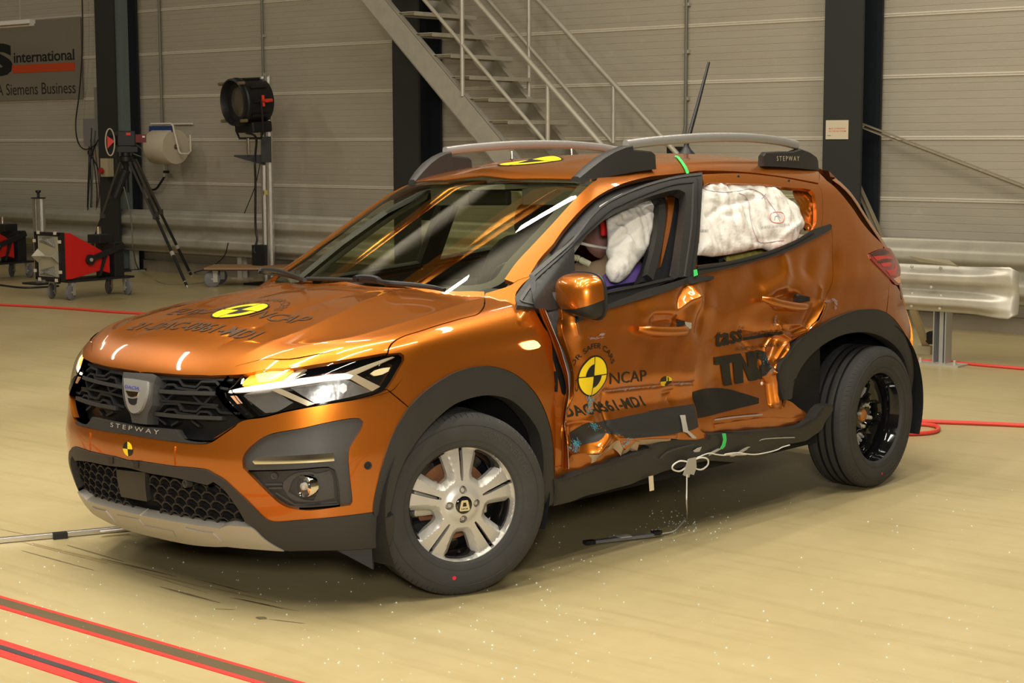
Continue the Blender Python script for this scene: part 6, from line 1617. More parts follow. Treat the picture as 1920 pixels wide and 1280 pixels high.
# grey inner trims of the windscreen pillars
m_ = mat('pillar_trim_grey', (.42, .42, .38), .7)
for s_ in (1, -1):
    A_ = spline([(-.42, .60, 1.00), (-.68, .565, 1.16), (-.92, .52, 1.295), (-1.07, .47, 1.375)], 6); B_i = spline([(-.56, .70, 1.00), (-.80, .655, 1.15), (-1.0, .605, 1.27), (-1.16, .56, 1.35)], 6); C_i = spline([(-.50, .62, 1.00), (-.74, .59, 1.17), (-.96, .54, 1.30), (-1.12, .50, 1.385)], 6)
    n = len(A_); vs = [p * [1, s_, 1] for p in list(A_) + list(C_i) + list(B_i)]
    new_obj('pillar_trim', vs, [(i, i + 1, n + i + 1, n + i) for i in range(n - 1)] + [(n + i, n + i + 1, 2 * n + i + 1, 2 * n + i) for i in range(n - 1)], m_, car, smooth=True)
# ------------------------------------------------------------------ the hall
def nodes(m): return m.node_tree, m.node_tree.nodes['Principled BSDF']
floorm = mat('floor_coating', (.46, .36, .18), .30, spec=.35)
nt, b = nodes(floorm)
tc = nt.nodes.new('ShaderNodeTexCoord')
def noise(nt, vec, scale, detail=4, rough=.5, stretch=None):
    n = nt.nodes.new('ShaderNodeTexNoise'); n.inputs['Scale'].default_value = scale; n.inputs['Detail'].default_value = detail; n.inputs['Roughness'].default_value = rough
    if stretch:
        mp = nt.nodes.new('ShaderNodeMapping'); mp.inputs['Scale'].default_value = stretch; nt.links.new(vec, mp.inputs['Vector']); vec = mp.outputs['Vector']
    nt.links.new(vec, n.inputs['Vector']); return n
n1 = noise(nt, tc.outputs['Object'], .9, 5); n2 = noise(nt, tc.outputs['Object'], 14, 4, .6); n3 = noise(nt, tc.outputs['Object'], 2.0, 4, .6, (.5, 7, 1))
def ramp(nt, src, p0, p1, c0, c1):
    r = nt.nodes.new('ShaderNodeValToRGB'); r.color_ramp.elements[0].position = p0; r.color_ramp.elements[1].position = p1; r.color_ramp.elements[0].color = (*c0, 1); r.color_ramp.elements[1].color = (*c1, 1)
    nt.links.new(src, r.inputs[0]); return r
def mul(nt, a, bb, f=1.):
    m = nt.nodes.new('ShaderNodeMix'); m.data_type = 'RGBA'; m.blend_type = 'MULTIPLY'; m.inputs['Factor'].default_value = f
    nt.links.new(a, m.inputs['A']); nt.links.new(bb, m.inputs['B']); return m.outputs['Result']
r1 = ramp(nt, n1.outputs['Fac'], .3, .7, (.395, .322, .165), (.45, .372, .20)); r2 = ramp(nt, n2.outputs['Fac'], .3, .75, (.94, .93, .90), (1, 1, 1)); r3 = ramp(nt, n3.outputs['Fac'], .34, .5, (.86, .84, .80), (1, 1, 1))
nt.links.new(mul(nt, mul(nt, r1.outputs[0], r2.outputs[0]), r3.outputs[0], .6), b.inputs['Base Color'])
rr = ramp(nt, n1.outputs['Fac'], .3, .7, (.30, .30, .30), (.42, .42, .42)); nt.links.new(rr.outputs[0], b.inputs['Roughness'])
m = MB().box(((XL + XR) / 2, (YW + YF) / 2, -.05), (XR - XL, YW - YF, .1)); struct(m.build('floor', floorm), 'yellow-tan coated hall floor', 'floor')
wallm = mat('wall_panel', (.40, .36, .285), .55)
nt, b = nodes(wallm); tc = nt.nodes.new('ShaderNodeTexCoord')
n1 = noise(nt, tc.outputs['Object'], 1.3, 5, .6, (.6, 1, 3)); n2 = noise(nt, tc.outputs['Object'], 30, 3, .6, (.2, 1, 1)); n3 = noise(nt, tc.outputs['Object'], 5, 5, .65)
r1 = ramp(nt, n1.outputs['Fac'], .3, .7, (.375, .335, .26), (.415, .375, .30)); r2 = ramp(nt, n2.outputs['Fac'], .3, .7, (.96, .96, .96), (1, 1, 1)); r3 = ramp(nt, n3.outputs['Fac'], .62, .78, (1, 1, 1), (1.14, 1.14, 1.12))
nt.links.new(mul(nt, mul(nt, r1.outputs[0], r2.outputs[0]), r3.outputs[0], .8), b.inputs['Base Color'])
# sandwich-panel wall: fine ribs and a raised lip at every seam
prof = []; z = .13; seam = [.02 + .517 * k for k in range(1, 17)]
zz = np.arange(.13, CEIL, .0647)
pts = [(0., .13)]
for k in range(len(seam)):
    s0 = seam[k] + .02
    lo_ = (seam[k - 1] + .02 if k else .13)
    for r in np.arange(lo_ + .064, s0 - .03, .0646): pts += [(0, r - .004), (-.0025, r - .001), (-.0025, r + .001), (0, r + .004)]
    pts += [(0, s0 - .016), (.011, s0 - .012), (.012, s0 - .004), (.002, s0), (.002, s0 + .004), (.011, s0 + .008), (.010, s0 + .014), (0, s0 + .020)]
pts = [p for p in pts if p[1] < CEIL] + [(0, CEIL)]
m = MB(); n = len(pts); vs = [(x, YW - o, z) for x in (XL, XR) for o, z in pts]
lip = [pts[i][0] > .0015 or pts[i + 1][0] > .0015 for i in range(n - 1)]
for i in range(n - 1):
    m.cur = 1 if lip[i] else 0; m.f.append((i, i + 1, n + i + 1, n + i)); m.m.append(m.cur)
m.v += [tuple(map(float, v)) for v in vs]; m.cur = 0
m.add([(XL, YW + .1, .13), (XR, YW + .1, .13), (XR, YW + .1, CEIL), (XL, YW + .1, CEIL)], [(0, 1, 2, 3)])
w = m.build('wall_back', wallm, fix=False, mats=[wallm, mat('panel_joint_lit', (.62, .57, .47), .5)]); struct(w, 'beige ribbed metal panel wall', 'wall')  # seam lips tinted paler: the overhead light they catch, put into the colour
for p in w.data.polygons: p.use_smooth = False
bm = bmesh.new(); bm.from_mesh(w.data); bmesh.ops.recalc_face_normals(bm, faces=bm.faces); bm.to_mesh(w.data); bm.free()
m = MB().box(((XL + XR) / 2, YW + .03, .065), (XR - XL, .16, .13)); struct(m.build('baseboard_back', mat('plinth_concrete', (.24, .20, .14), .8, noise=(3, .25, 5))), 'grey concrete plinth under the panels', 'baseboard')
m = MB().box(((XL + XR) / 2, YW - .005, .135), (XR - XL, .03, .012)); struct(m.build('trim_1', ALU), 'metal drip strip above the plinth', 'trim')
sidem = mat('side_wall_paint', (.36, .32, .25), .7)
m = MB().box((XL - .05, (YW + YF) / 2, CEIL / 2), (.1, YW - YF, CEIL)); struct(m.build('wall_left', sidem), 'plain hall wall', 'wall')
m = MB().box((XR + .05, (YW + YF) / 2, CEIL / 2), (.1, YW - YF, CEIL)); struct(m.build('wall_right', sidem), 'plain hall wall', 'wall')
m = MB().box(((XL + XR) / 2, YF - .05, CEIL / 2), (XR - XL, .1, CEIL)); struct(m.build('wall_front', sidem), 'plain hall wall', 'wall')
m = MB().box(((XL + XR) / 2, (YW + YF) / 2, CEIL + .05), (XR - XL, YW - YF, .1)); struct(m.build('ceiling', mat('ceiling_deck', (.085, .08, .065), .8)), 'dark hall ceiling', 'ceiling')
# orange crane girders under the ceiling (seen only as reflections in the windscreen)
ORB = mat('orange_girder', (.75, .30, .03), .5)
def girder(a, bb, wd, h, name):
    m = MB(); a = np.array(a, float); bb = np.array(bb, float)
    m.bar(a + [0, 0, h / 2], bb + [0, 0, h / 2], wd, .04); m.bar(a - [0, 0, h / 2], bb - [0, 0, h / 2], wd, .04); m.bar(a, bb, .05, h)
    struct(m.build(name, ORB), 'orange overhead beam', 'beam')
girder((-10.6, 6.35, 7.0), (-6.4, 8.62, 7.0), .46, .4, 'trim_2')
girder((-17, 9.2, 7.0), (-11.2, 10.7, 7.0), .5, .4, 'trim_3')
# steel columns: I-sections with a grey-green painted web
COLD = mat('dark_column_paint', (.024, .025, .023), .55); COLB = mat('blue_black_paint', (.010, .013, .018), .5); WEB = mat('pale_web_paint', (.17, .21, .20), .5)
def column(px, lab, webm, base=.0):
    f = .03
    P0 = onwall(px, 350, .40); x0 = P0[0]
    wd, dp = .36, .40
    t = thing('steel_column', lab, 'column', loc=(x0 + wd / 2, YW - .2, 0), group=None)
    yf = -.2 + f / 2
    MB().box((0, -.2 + f / 2, CEIL / 2), (wd, f, CEIL)).build('flange', COLD, t)
    MB().box((0, .185 - f / 2 - .02, CEIL / 2), (wd, f, CEIL)).build('flange', COLB, t)
    MB().box((0, -.01, CEIL / 2), (.05, dp - 2 * f - .03, CEIL)).build('web', webm, t)
    MB().box((0, -.02, .012), (wd + .12, dp - .02, .024)).build('base_plate', COLD, t)
    return t, x0, wd
c1 = column(187, 'dark steel column on the left, behind the tripod', WEB)
c2 = column(738, 'dark steel column behind the metal stairs', COLB)
c3 = column(1541, 'dark steel column carrying a small white sign', COLB)
# ------------------------------------------------------------------ corrugated guard rails
def beam_profile(humps, h, depth):
    out = []
    n = 14 * humps
    for i in range(n + 1):
        u = i / n; ph = u * humps; f = ph - math.floor(ph) if i < n else 1.
        s = .5 - .5 * math.cos(2 * math.pi * f); s = smooth01(np.clip(s * 1.25 - .05, 0, 1))
        out.append((float(s) * depth, u * h))
    return out
def rail_mesh(x0, x1, y, z0, h, humps, depth, name, par, mt, flare=None):
    pr = beam_profile(humps, h, depth); m = MB(); n = len(pr)
    xs = [x0, x1] if not flare else list(np.linspace(x0, x1, 60))
    vs = []
    for x in xs:
        for o, z in pr:
            k = 1.; hh = 1.
            if flare:
                tt = np.clip((x - (x1 - flare)) / flare, 0, 1); u = abs(z / h - .5) * 2
                k = 1 - smooth01(tt); base = .5 + .5 * math.cos(math.pi * min(1, u * 1.0)) if False else 0.
                oo = o * k + (1 - k) * (.075 - .045 * max(0, tt - .6) / .4 + .01 * math.sin(9 * x + 20 * z)); hh = 1 + .10 * smooth01(tt) - .22 * smooth01((tt - .8) / .2) ** 2
                vs.append((x, y - oo, z0 + h / 2 + (z - h / 2) * hh))
            else: vs.append((x, y - o, z0 + z))
    for a in range(len(xs) - 1):
        m.add([], [])
        m.f += [(a * n + i, a * n + i + 1, (a + 1) * n + i + 1, (a + 1) * n + i) for i in range(n - 1)]; m.m += [0] * (n - 1)
    m.v = [tuple(map(float, v)) for v in vs]
    o = m.build(name, mt, par, smooth=True, auto=60)
    sd = o.modifiers.new('thick', 'SOLIDIFY'); sd.thickness = .004
    return o
ztop = onwall(1800, 462, .33)[2]
gr = thing('guard_rail', 'long double-ridged galvanised guard rail running along the panel wall', 'guard rail', loc=(-12, 13.2, 0))
GX = lambda x: x + 12
o = rail_mesh(GX(XL + .3), GX(-3.0), 0, .26, .50, 2, .10, 'beam', gr, STEELD)
for px in (250, 452, 700, 1000, 1300):
    x = onwall(px, 500, .22)[0]
    m = MB(); m.box((GX(x), .10, .26), (.07, .012, .52)); m.box((GX(x), .06, .26), (.008, .08, .52)); m.box((GX(x), .02, .26), (.07, .012, .52)); m.box((GX(x), .06, .008), (.2, .16, .016)); m.build('post', STEEL, gr)
# bent front rail by the right edge
ya = 11.22
def pl(px, py, y): o, d = rays([(px, py)]); return o + d[0] * ((y - o[1]) / d[0][1])
Pt, Pb, Pe = pl(1880, 503, ya), pl(1880, 592, ya), pl(1914, 540, ya)
gf = thing('guard_rail', 'short guard rail with a flared dented end beside the orange car', 'guard rail', loc=(Pe[0] - 1.0, ya, 0))
X0 = Pe[0] - 1.0
hgt = float(Pt[2] - Pb[2])
rail_mesh(-2.6, 1.0, .0, float(Pb[2]), hgt, 2, .085, 'beam', gf, STEEL, flare=.42)
Pp = ground(1763, 683)
for x in (Pp[0] - X0, Pp[0] - X0 - 2.0):
    m = MB(); m.box((x - .045, .05, .26), (.008, .10, .52)); m.box((x + .045, .05, .26), (.008, .10, .52)); m.box((x, .10, .26), (.09, .008, .52)); m.box((x, .055, .26), (.03, .05, .52)); m.build('post', mat('bright_zinc', (.50, .50, .50), .4, .7) if 'bright_zinc' not in MATS else MATS['bright_zinc'], gf)
    m = MB(); m.box((x, .06, .006), (.36, .26, .012)); p = m.build('base_plate', STEELD, gf)
    for dx in (-.13, .13):
        MB().lathe([(0, .045), (.010, .045), (.011, .025), (.018, .024), (.018, .012)], 8, axis='z', c=(x + dx, -.02, 0)).build('anchor_bolt', STEELD, gf)
for (px, py) in Z('P', (1708, 500), (1711, 524), (1708, 551), (1707, 574), (1762, 503), (1764, 527), (1762, 555), (1760, 579), (1744, 539)):
    P = pl(px, py, ya - .075); P[0] -= X0
    MB().lathe([(0, -.006), (.008, -.006), (.012, -.003), (.013, 0)], 12, c=(P[0], -.06, P[2])).build('rail_bolt', STEELD, gf, smooth=True)
P1, P2 = pl(1712, 487, ya - .06), pl(1802, 500, ya - .06)
m = MB(); m.prism([(P1[0] - X0, -.10, P1[2] + .02), (P2[0] - X0 - .06, -.10, P1[2] + .005), (P2[0] - X0, -.09, P2[2]), (P1[0] - X0 + .05, -.075, P1[2] - .01)], (0, 0, 0), (0, -.03, .012)); m.build('bent_plate', STEELD, gf)
A, B_ = pl(1712, 580, ya + .1), pl(1738, 622, ya + .6)
m = MB(); m.bar((A[0] - X0, .1, A[2]), (B_[0] - X0 + .02, .55, .06), .05, .03); m.box((B_[0] - X0 + .02, .55, .03), (.12, .1, .06)); m.build('stay', mat('cream_paint', (.50, .42, .27), .6), gf)
m = MB().lathe([(0, .05), (.035, .05), (.05, .02), (.05, -.04), (.02, -.05), (0, -.05)], 14); k = m.build('rubber_buffer', BLACK, gf, smooth=True); k.location = (B_[0] - X0 + .10, .50, .13)
# ------------------------------------------------------------------ metal stairs
yn, yf_ = YW - 1.30, YW - .36
def sp(px, py, near): return onwall(px, py, 1.30 if near else .36)
st = thing('staircase', 'galvanised open-tread metal stairs with tube handrails against the wall', 'stairs', loc=(sp(850, 250, True)[0], yn, 0))
o0 = np.array(st.location)
def ext(a, b, t0, t1):
    d = b - a; return a + d * t0, a + d * t1
def stair_bar(pa, pb, near, w, h, name, mt, t0=-.35, t1=1.35, shape='channel'):
    a, b = sp(*pa, near), sp(*pb, near); a, b = ext(a, b, t0, t1)
    # stop at the floor
    if b[2] < .02: b = a + (b - a) * ((a[2] - .02) / (a[2] - b[2]))
    a, b = a - o0, b - o0
    m = MB()
    if shape == 'channel':
        d = (b - a) / np.linalg.norm(b - a); up = np.cross(d, (0, 1., 0)); up *= np.sign(up[2])
        m.bar(a, b, .008, h, up=up); 
        s_ = -1 if near else 1
        m.bar(a + up * h / 2 + [0, .03 * -s_, 0], b + up * h / 2 + [0, .03 * -s_, 0], .068, .008, up=up); m.bar(a - up * h / 2 + [0, .03 * -s_, 0], b - up * h / 2 + [0, .03 * -s_, 0], .068, .008, up=up)
    else: m.tube([a, b], w, 12)
    return m.build(name, mt, st, smooth=shape != 'channel')
ZS = lambda *p: [(660 + x / 2.909, y / 2.909) for x, y in p]
stair_bar(*ZS((115, 0), (775, 800)), True, 0, .215, 'stringer', STEEL)
stair_bar(*ZS((470, 0), (1115, 780)), False, 0, .20, 'stringer', STEEL)
stair_bar(*ZS((395, 0), (1060, 780)), True, .019, 0, 'mid_rail', STEELD, shape='t', t1=1.0)
stair_bar(*ZS((675, 0), (1370, 800)), True, .024, 0, 'handrail', STEELD, shape='t', t1=1.25)
stair_bar(*ZS((745, 0), (1420, 775)), False, .019, 0, 'mid_rail', STEELD, shape='t', t1=1.0)
stair_bar(*ZS((1015, 0), (1765, 830)), False, .024, 0, 'handrail', STEELD, shape='t', t1=1.2)
def post(pa, pb, near):
    a, b = sp(*pa, near) - o0, sp(*pb, near) - o0; b[0] = a[0]; MB().tube([a, b], .021, 12).build('post', STEEL, st, smooth=True)
post(*ZS((603, 525), (600, -260)), True); post(*ZS((1068, 790), (1068, 450)), True); post(*ZS((966, 540), (965, -30)), False); post(*ZS((1425, 780), (1425, 465)), False)
post(*ZS((1760, 860), (1760, 830)), False) if False else None
tr_px = ZS((243, 75), (340, 190), (440, 307), (545, 425), (645, 545), (750, 660), (850, 780), (150, -45)); 
ta = [sp(x, y, True) - o0 for x, y in tr_px]
zs = sorted([t[2] for t in ta]); step = (zs[-1] - zs[0]) / (len(zs) - 1); 
slope = np.polyfit([t[2] for t in ta], [t[0] for t in ta], 1)
z = zs[-1] + step
k = 0
while z > .05:
    x = np.polyval(slope, z)
    m = MB(); m.box((x + .10, .47, z), (.24, .90, .006)); m.box((x - .018, .47, z - .016), (.006, .90, .038)); m.box((x + .22, .47, z - .016), (.006, .90, .038))
    for yy in np.linspace(.06, .88, 16): m.box((x + .10, yy, z - .012), (.23, .004, .024))
    m.build('tread', STEELD, st); z -= step; k += 1
# ------------------------------------------------------------------ banner, tube lamp, pipes, sign, brace
BAN = mat('banner_grey', (.20, .175, .135), .6)
B0, B1 = onwall(155, 185, .03), onwall(151, 31, .03); XBL = onwall(-260, 100, .03)[0]
ban = MB().box(((XBL + B0[0]) / 2, YW - .025, (B0[2] + B1[2]) / 2), (B0[0] - XBL, .012, B1[2] - B0[2])).build('banner', BAN)
tag(ban, 'grey banner on the left wall with black lettering and an orange bar', 'banner')
def wall_text(s, p0, p1, pcap, off, mt, name, par, bold=0, spacing=1., capf=.7, zright=False):
    a, b_, c = onwall(*p0, off), onwall(*p1, off), onwall(*pcap, off)
    if zright: a[2] = b_[2]
    V, T, w = text_mesh(s, 1., bold, spacing)
    h = c[2] - a[2]; y = YW - off
    P = [(a[0] + (b_[0] - a[0]) * x / w, y, a[2] + (b_[2] - a[2]) * x / w * 0 + h * z / capf) for x, z in V]
    o = new_obj(name, P, T, mt)
    if par is not None: o.parent = par
    return o
INK = mat('banner_ink', (.010, .010, .009), .6)
wall_text('international', (26, 117.5), (139.5, 115), (26, 97), .034, INK, 'banner_lettering', ban, .012, .95, .73)
wall_text('A Siemens Business', (-6, 179), (142, 177), (-6, 157.5), .034, mat('banner_brown_ink', (.03, .02, .014), .6), 'banner_lettering', ban, .0, .98, .7)
wall_text('tass', (-150, 138), (24, 137), (24, 75), .034, INK, 'banner_lettering', ban, .03, 1.0, .53, zright=True)
a, b_ = onwall(23, 137.5, .034), onwall(140, 116.5, .034)
MB().box(((a[0] + b_[0]) / 2, YW - .034, (a[2] + b_[2]) / 2), (b_[0] - a[0], .002, b_[2] - a[2])).build('banner_bar', mat('banner_orange', (.55, .065, .012), .6), ban)
P = onwall(61, 45, .8); 
tl_ = thing('tube_lamp', 'pale fluorescent batten hanging in front of the grey banner', 'lamp', loc=(P[0] - .75, P[1], P[2]))
MB().box((0, 0, .03), (1.5, .09, .05)).build('housing', WHITE, tl_, bevel=.006); MB().tube([(-.72, 0, -.012), (.74, 0, -.012)], .014, 12).build('tube', mat('lamp_tube', (.7, .62, .48), .4), tl_, smooth=True)
for s in (-1, 1): MB().box((s * .735, 0, -.004), (.03, .05, .03)).build('end_cap', WHITE, tl_)
for s in (-1, 1): MB().tube([(s * .5, 0, .05), (s * .5, 0, CEIL - P[2])], .004, 6).build('hanger', STEELD, tl_)
PIPE = mat('grey_conduit', (.20, .19, .16), .5, .3)
def pipe(px, py0, py1, r, lab, clips=True, bend=False):
    a = onwall(px, py1, .03); 
    pts = [(a[0], YW - .03, CEIL - .02), (a[0], YW - .03, a[2] + .1), (a[0] - (.02 if bend else 0), YW - .03, a[2])]
    o = MB().tube(pts, r, 10).build('pipe', PIPE, smooth=True)
    tag(o, lab, 'pipe')
    if clips:
        for z in np.arange(a[2] + .35, 4.2, .43): 
            c = MB().box((a[0], YW - .02, z), (r * 4, .035, .03)).build('clip', STEELD); c.parent = o
    return o
pipe(1285, 0, 256, .016, 'thin grey conduit pipe on the wall behind the car aerial', bend=True)
pipe(500, 0, 480, .015, 'thin grey conduit pipe behind the black studio lamp')
pipe(304, 0, 232, .016, 'thin grey water pipe running down to the paper roll holder', clips=False)
cx = c3[1] + c3[2] / 2
a, b_ = onwall(1548, 261, .405), onwall(1591, 225, .405)
sg = MB().box(((a[0] + b_[0]) / 2, YW - .404, (a[2] + b_[2]) / 2), (b_[0] - a[0], .004, b_[2] - a[2])).build('sign', mat('sign_white', (.62, .54, .40), .5)); tag(sg, 'small white sign with two red lines on the right column', 'sign')
RI = mat('sign_red', (.75, .16, .08), .5)
wall_text('MAX 10 PERSONS', (1554, 242), (1585, 241.5), (1554, 239.6), .4075, RI, 'sign_lettering', sg, .01); wall_text('ON THE PLATFORM', (1553, 247), (1586, 246.5), (1553, 244.4), .4075, RI, 'sign_lettering', sg, .01)
wall_text('tass', (1551, 254.6), (1558, 254.4), (1551, 253.2), .4075, INK, 'sign_lettering', sg, .02)
BRACE = mat('brace_zinc', (.34, .29, .20), .5, .4, noise=(6, .2, 4))
A_, B2 = onwall(1610, 236, .20), onwall(1935, 360, .20); d = B2 - A_
br = MB(); br.bar(A_, A_ + d * 1.6, .008, .085, up=(0, 1, 0)); br.bar(A_ + [0, 0, .03], A_ + d * 1.6 + [0, 0, .03], .05, .008, up=(0, 0, 1)); br = br.build('wall_brace', BRACE); tag(br, 'long flat zinc brace sloping down to the right from the column sign', 'brace')
gp = MB(); gp.prism([A_ + [-.09, -.01, .10], A_ + [.07, -.01, .0], A_ + [-.09, -.01, -.12]], (0, 0, 0), (0, -.012, 0)); g_ = gp.build('gusset', STEELD); g_.parent = br
A_, B2 = onwall(1600, 335, .20), onwall(1658, 462, .20); d = B2 - A_
b3 = MB(); b3.bar(A_, A_ + d * 1.5, .008, .085, up=(0, 1, 0)); b3.bar(A_ + [.03, 0, 0], A_ + d * 1.5 + [.03, 0, 0], .05, .008, up=(1, 0, 0)); b3 = b3.build('wall_brace', BRACE); tag(b3, 'short steep zinc brace at the foot of the right column beside the tail lamp', 'brace')
dark = MB().box(tuple(onwall(1270, 286, .15)), (.17, .1, .11)).build('junction_box', BLACK); tag(dark, 'small black box on the wall seen under the roof rail', 'box')
# ------------------------------------------------------------------ paper roll on the wall
PAPER = mat('paper_cream', (.52, .45, .34), .85, noise=(120, .05, 2)); TUBEW = mat('white_tube', (.68, .62, .52), .45)
P = onwall(322, 272, .34); rr_ = .235
ph = thing('paper_roll_holder', 'white tube bracket with a blue cutter bar holding a large paper roll', 'bracket', loc=(P[0], YW, P[2]))
wd = .36                         # roll axis points out of the wall to the right-front
def hp(x, y, z): return np.array((x, y, z), float)
# the roll's axis lies along the wall (x); bracket arms to the wall
roll = thing('paper_roll', 'large cream paper roll hanging in a white tube bracket on the wall', 'paper roll', loc=(P[0] - .10, P[1], P[2] - .02))
MB().lathe([(.035, -.18), (.200, -.18), (.205, -.172), (.205, .172), (.200, .18), (.035, .18)], 48, axis='x', closed=True).build('paper', PAPER, roll, smooth=True)
MB().lathe([(.034, -.185), (.034, .185), (.026, .185), (.026, -.185)], 24, axis='x', closed=True).build('core', mat('cardboard', (.30, .20, .10), .8), roll, smooth=True)
y0 = -.34
m = MB(); m.tube([(-.33, -.02, .25), (-.33, y0 - .02, .25), (-.31, y0 - .05, .25), (.06, y0 - .05, .25), (.09, y0 - .05, .23), (.10, y0 - .04, .16), (.13, y0, -.07), (.16, y0, -.10), (.30, y0, -.10), (.34, y0, -.07), (.34, y0, .12)], .012, 10)
m.tube([(-.33, y0 - .02, .25), (-.33, y0 - .02, .12)], .012, 10); m.tube([(-.34, -.02, .25), (.0, -.02, .25)], .012, 10)
m.build('tube_frame', TUBEW, ph, smooth=True)
MB().tube([(-.33, y0, -.02), (.16, y0, -.02)], .010, 10).build('axle', STEEL, ph, smooth=True)
MB().box((-.12, y0 - .06, .19), (.42, .012, .07)).build('cutter_bar', mat('blue_bar', (.02, .045, .16), .4), ph)
tp = onwall(308, 322, .05)
v = thing('water_tap', 'small chrome hose tap on the wall below the paper roll', 'tap', loc=(tp[0], YW, tp[2]))
MB().tube([(0, -.05, .12), (0, -.05, -.06)], .014, 10).build('pipe', STEEL, v, smooth=True); MB().box((.05, -.06, .0), (.08, .03, .03)).build('lever', BLACK, v); MB().tube(spline([(0, -.05, -.06), (-.06, -.06, -.13), (-.16, -.06, -.21), (-.30, -.06, -.22)], 6), .014, 8).build('hose', BLACK, v, smooth=True)
# ------------------------------------------------------------------ studio lamp on an aluminium post
D = 18.2
def lp(px, py, d=D): return at(px, py, d)
base = ground(505, 533); D = depth_of(base)
pst = thing('lamp_post', 'upright aluminium profile post carrying the black studio lamp bracket', 'post', loc=base)
top = lp(505, 144, D); hz = top[2]
m = MB(); 
for dx, dy in ((-.035, -.035), (.035, -.035), (.035, .035), (-.035, .035)): m.box((dx, dy, hz / 2), (.026, .026, hz))
m.box((0, 0, hz / 2), (.05, .05, hz - .01)); m.build('profile', ALU, pst, bevel=.004)
MB().box((0, 0, .01), (.4, .4, .02)).build('foot_plate', BLACK, pst); MB().box((-.05, -.06, .32), (.14, .16, .24)).build('clamp', BLACK, pst)
MB().box((.03, -.051, lp(505, 360, D)[2]), (.05, .004, .05)).build('yellow_label', mat('label_yellow', (.55, .45, .10), .6), pst)
bz = lp(490, 290, D)[2] - base[2]
rtv = np.array(ROOM[:3, 0]); fwv = np.array(ROOM[:3, 1])
ls = D / FPX
br = thing('lamp_bracket', 'black triangular shelf bracket clamped to the aluminium post', 'bracket', loc=base + [0, 0, bz])
m = MB(); m.prism([-.40 * rtv + [0, 0, .0], .02 * rtv + [0, 0, .0], .02 * rtv + [0, 0, -.10], -.38 * rtv + [0, 0, -.02]], -.06 * fwv - .03 * fwv, -.03 * fwv + .02 * fwv); m.box((0, 0, .03), (.10, .12, .26), M=ROOM); m.build('plate', BLACK, br)
lc = lp(464, 190, D - .34)
lm = thing('studio_lamp', 'black studio fresnel lamp with a red knob on a tall post', 'lamp', loc=lc)
ax = -(.72 * rtv + .62 * fwv); ax[2] = -.06; ax /= np.linalg.norm(ax)
LM = Vector(ax).to_track_quat('X', 'Z').to_matrix().to_4x4()
def L(o): o.matrix_local = LM; return o
L(MB().lathe([(.0, -.22), (.20, -.215), (.235, -.19), (.245, -.12), (.245, .10), (.262, .11), (.262, .135), (.25, .15), (.255, .19), (.235, .20), (.225, .18), (.215, .12), (.16, .11)], 40, axis='x').build('housing', BLACK, lm, smooth=True, auto=30))
L(MB().lathe([(0, .135), (.08, .130), (.135, .118), (.17, .105), (0, .104)], 36, axis='x').build('lens', mat('lens_glass', (.12, .10, .07), .12, .3, coat=.6), lm, smooth=True))
m = MB()
for k in range(10):
    a = 2 * math.pi * k / 10; m.box((-.02, .247 * math.cos(a), .247 * math.sin(a)), (.2, .03, .03), M=np.array(Matrix.Rotation(a, 3, 'X')))
L(m.build('cooling_rib', BLACK, lm))
for (y, z) in ((.2, .2), (-.2, .2), (.2, -.2), (-.2, -.2)): L(MB().lathe([(0, .225), (.018, .225), (.02, .15), (.012, .14)], 12, axis='x', c=(0, y, z)).build('barn_door_clip', mat('brass_clip', (.30, .24, .14), .4, .6) if 'brass_clip' not in MATS else MATS['brass_clip'], lm))
L(MB().box((-.06, 0, -.28), (.26, .34, .12)).build('ballast', BLACK, lm, bevel=.02))
kn = MB(); kn.tube([(0, 0, 0), (0, .10, 0)], .020, 10); kn.tube([(0, .02, -.06), (0, .02, .06)], .017, 8); kn.tube([(-.0, .02, 0), (-.11, .02, .0)], .020, 8)
kk = kn.build('tilt_knob', mat('red_knob', (.75, .05, .02), .4), lm, smooth=True); kk.matrix_local = LM @ Matrix.Translation((-.03, .25, .0))
yk = [(0, .275, 0), (0, .275, -.32), (0, .22, -.40), (0, -.22, -.40), (0, -.275, -.32), (0, -.275, 0)]
yo = MB().tube(yk, .012, 8).build('yoke', BLACK, lm, smooth=True); yo.matrix_local = LM
sz = lc[2] - .40 - (base[2] + bz)
MB().tube([np.array((0, 0, -.40)), np.array((0, 0, -.40 - sz + .01))], .022, 12).build('spigot', CHROME, lm, smooth=True)
br.location = Vector((lc[0], lc[1], base[2] + bz)) + Vector(tuple(.0 * rtv))
# re-seat the bracket between lamp spigot and post
for ch in br.children: bpy.data.objects.remove(ch)
d = np.array((base[0] - lc[0], base[1] - lc[1], 0)); 
m = MB(); m.prism([-.16 * rtv + [0, 0, .0], d + [0, 0, .0] + .03 * rtv, d + .03 * rtv + [0, 0, -.13], -.16 * rtv + [0, 0, -.018]], -.03 * fwv, .03 * fwv); m.box(tuple(d + [0, 0, .06] - .02 * fwv), (.10, .11, .28), M=ROOM); m.build('plate', BLACK, br)
cb = MB().tube(spline([lc + [.02, -.05, -.34], lp(480, 258, D), lp(478, 300, D - .25), lp(479, 340, D - .2), lp(479, 420, D - .1), lp(482, 450, D - .1), lp(476, 470, D - .1), lp(486, 480, D - .1), lp(484, 487, D - .1), lp(490, 470, D - .1), lp(498, 476, D)], 7), .013, 8).build('power_cable', BLACK, smooth=True); tag(cb, 'thick black wavy power cable hanging from the studio lamp', 'cable')
c2_ = MB().tube(spline([onwall(488, 305, .1), onwall(478, 350, .1), onwall(458, 400, .1)], 6), .005, 6).build('thin_cable', BLACK, smooth=True); tag(c2_, 'thin dark cable sagging to the guard rail left of the post', 'cable')
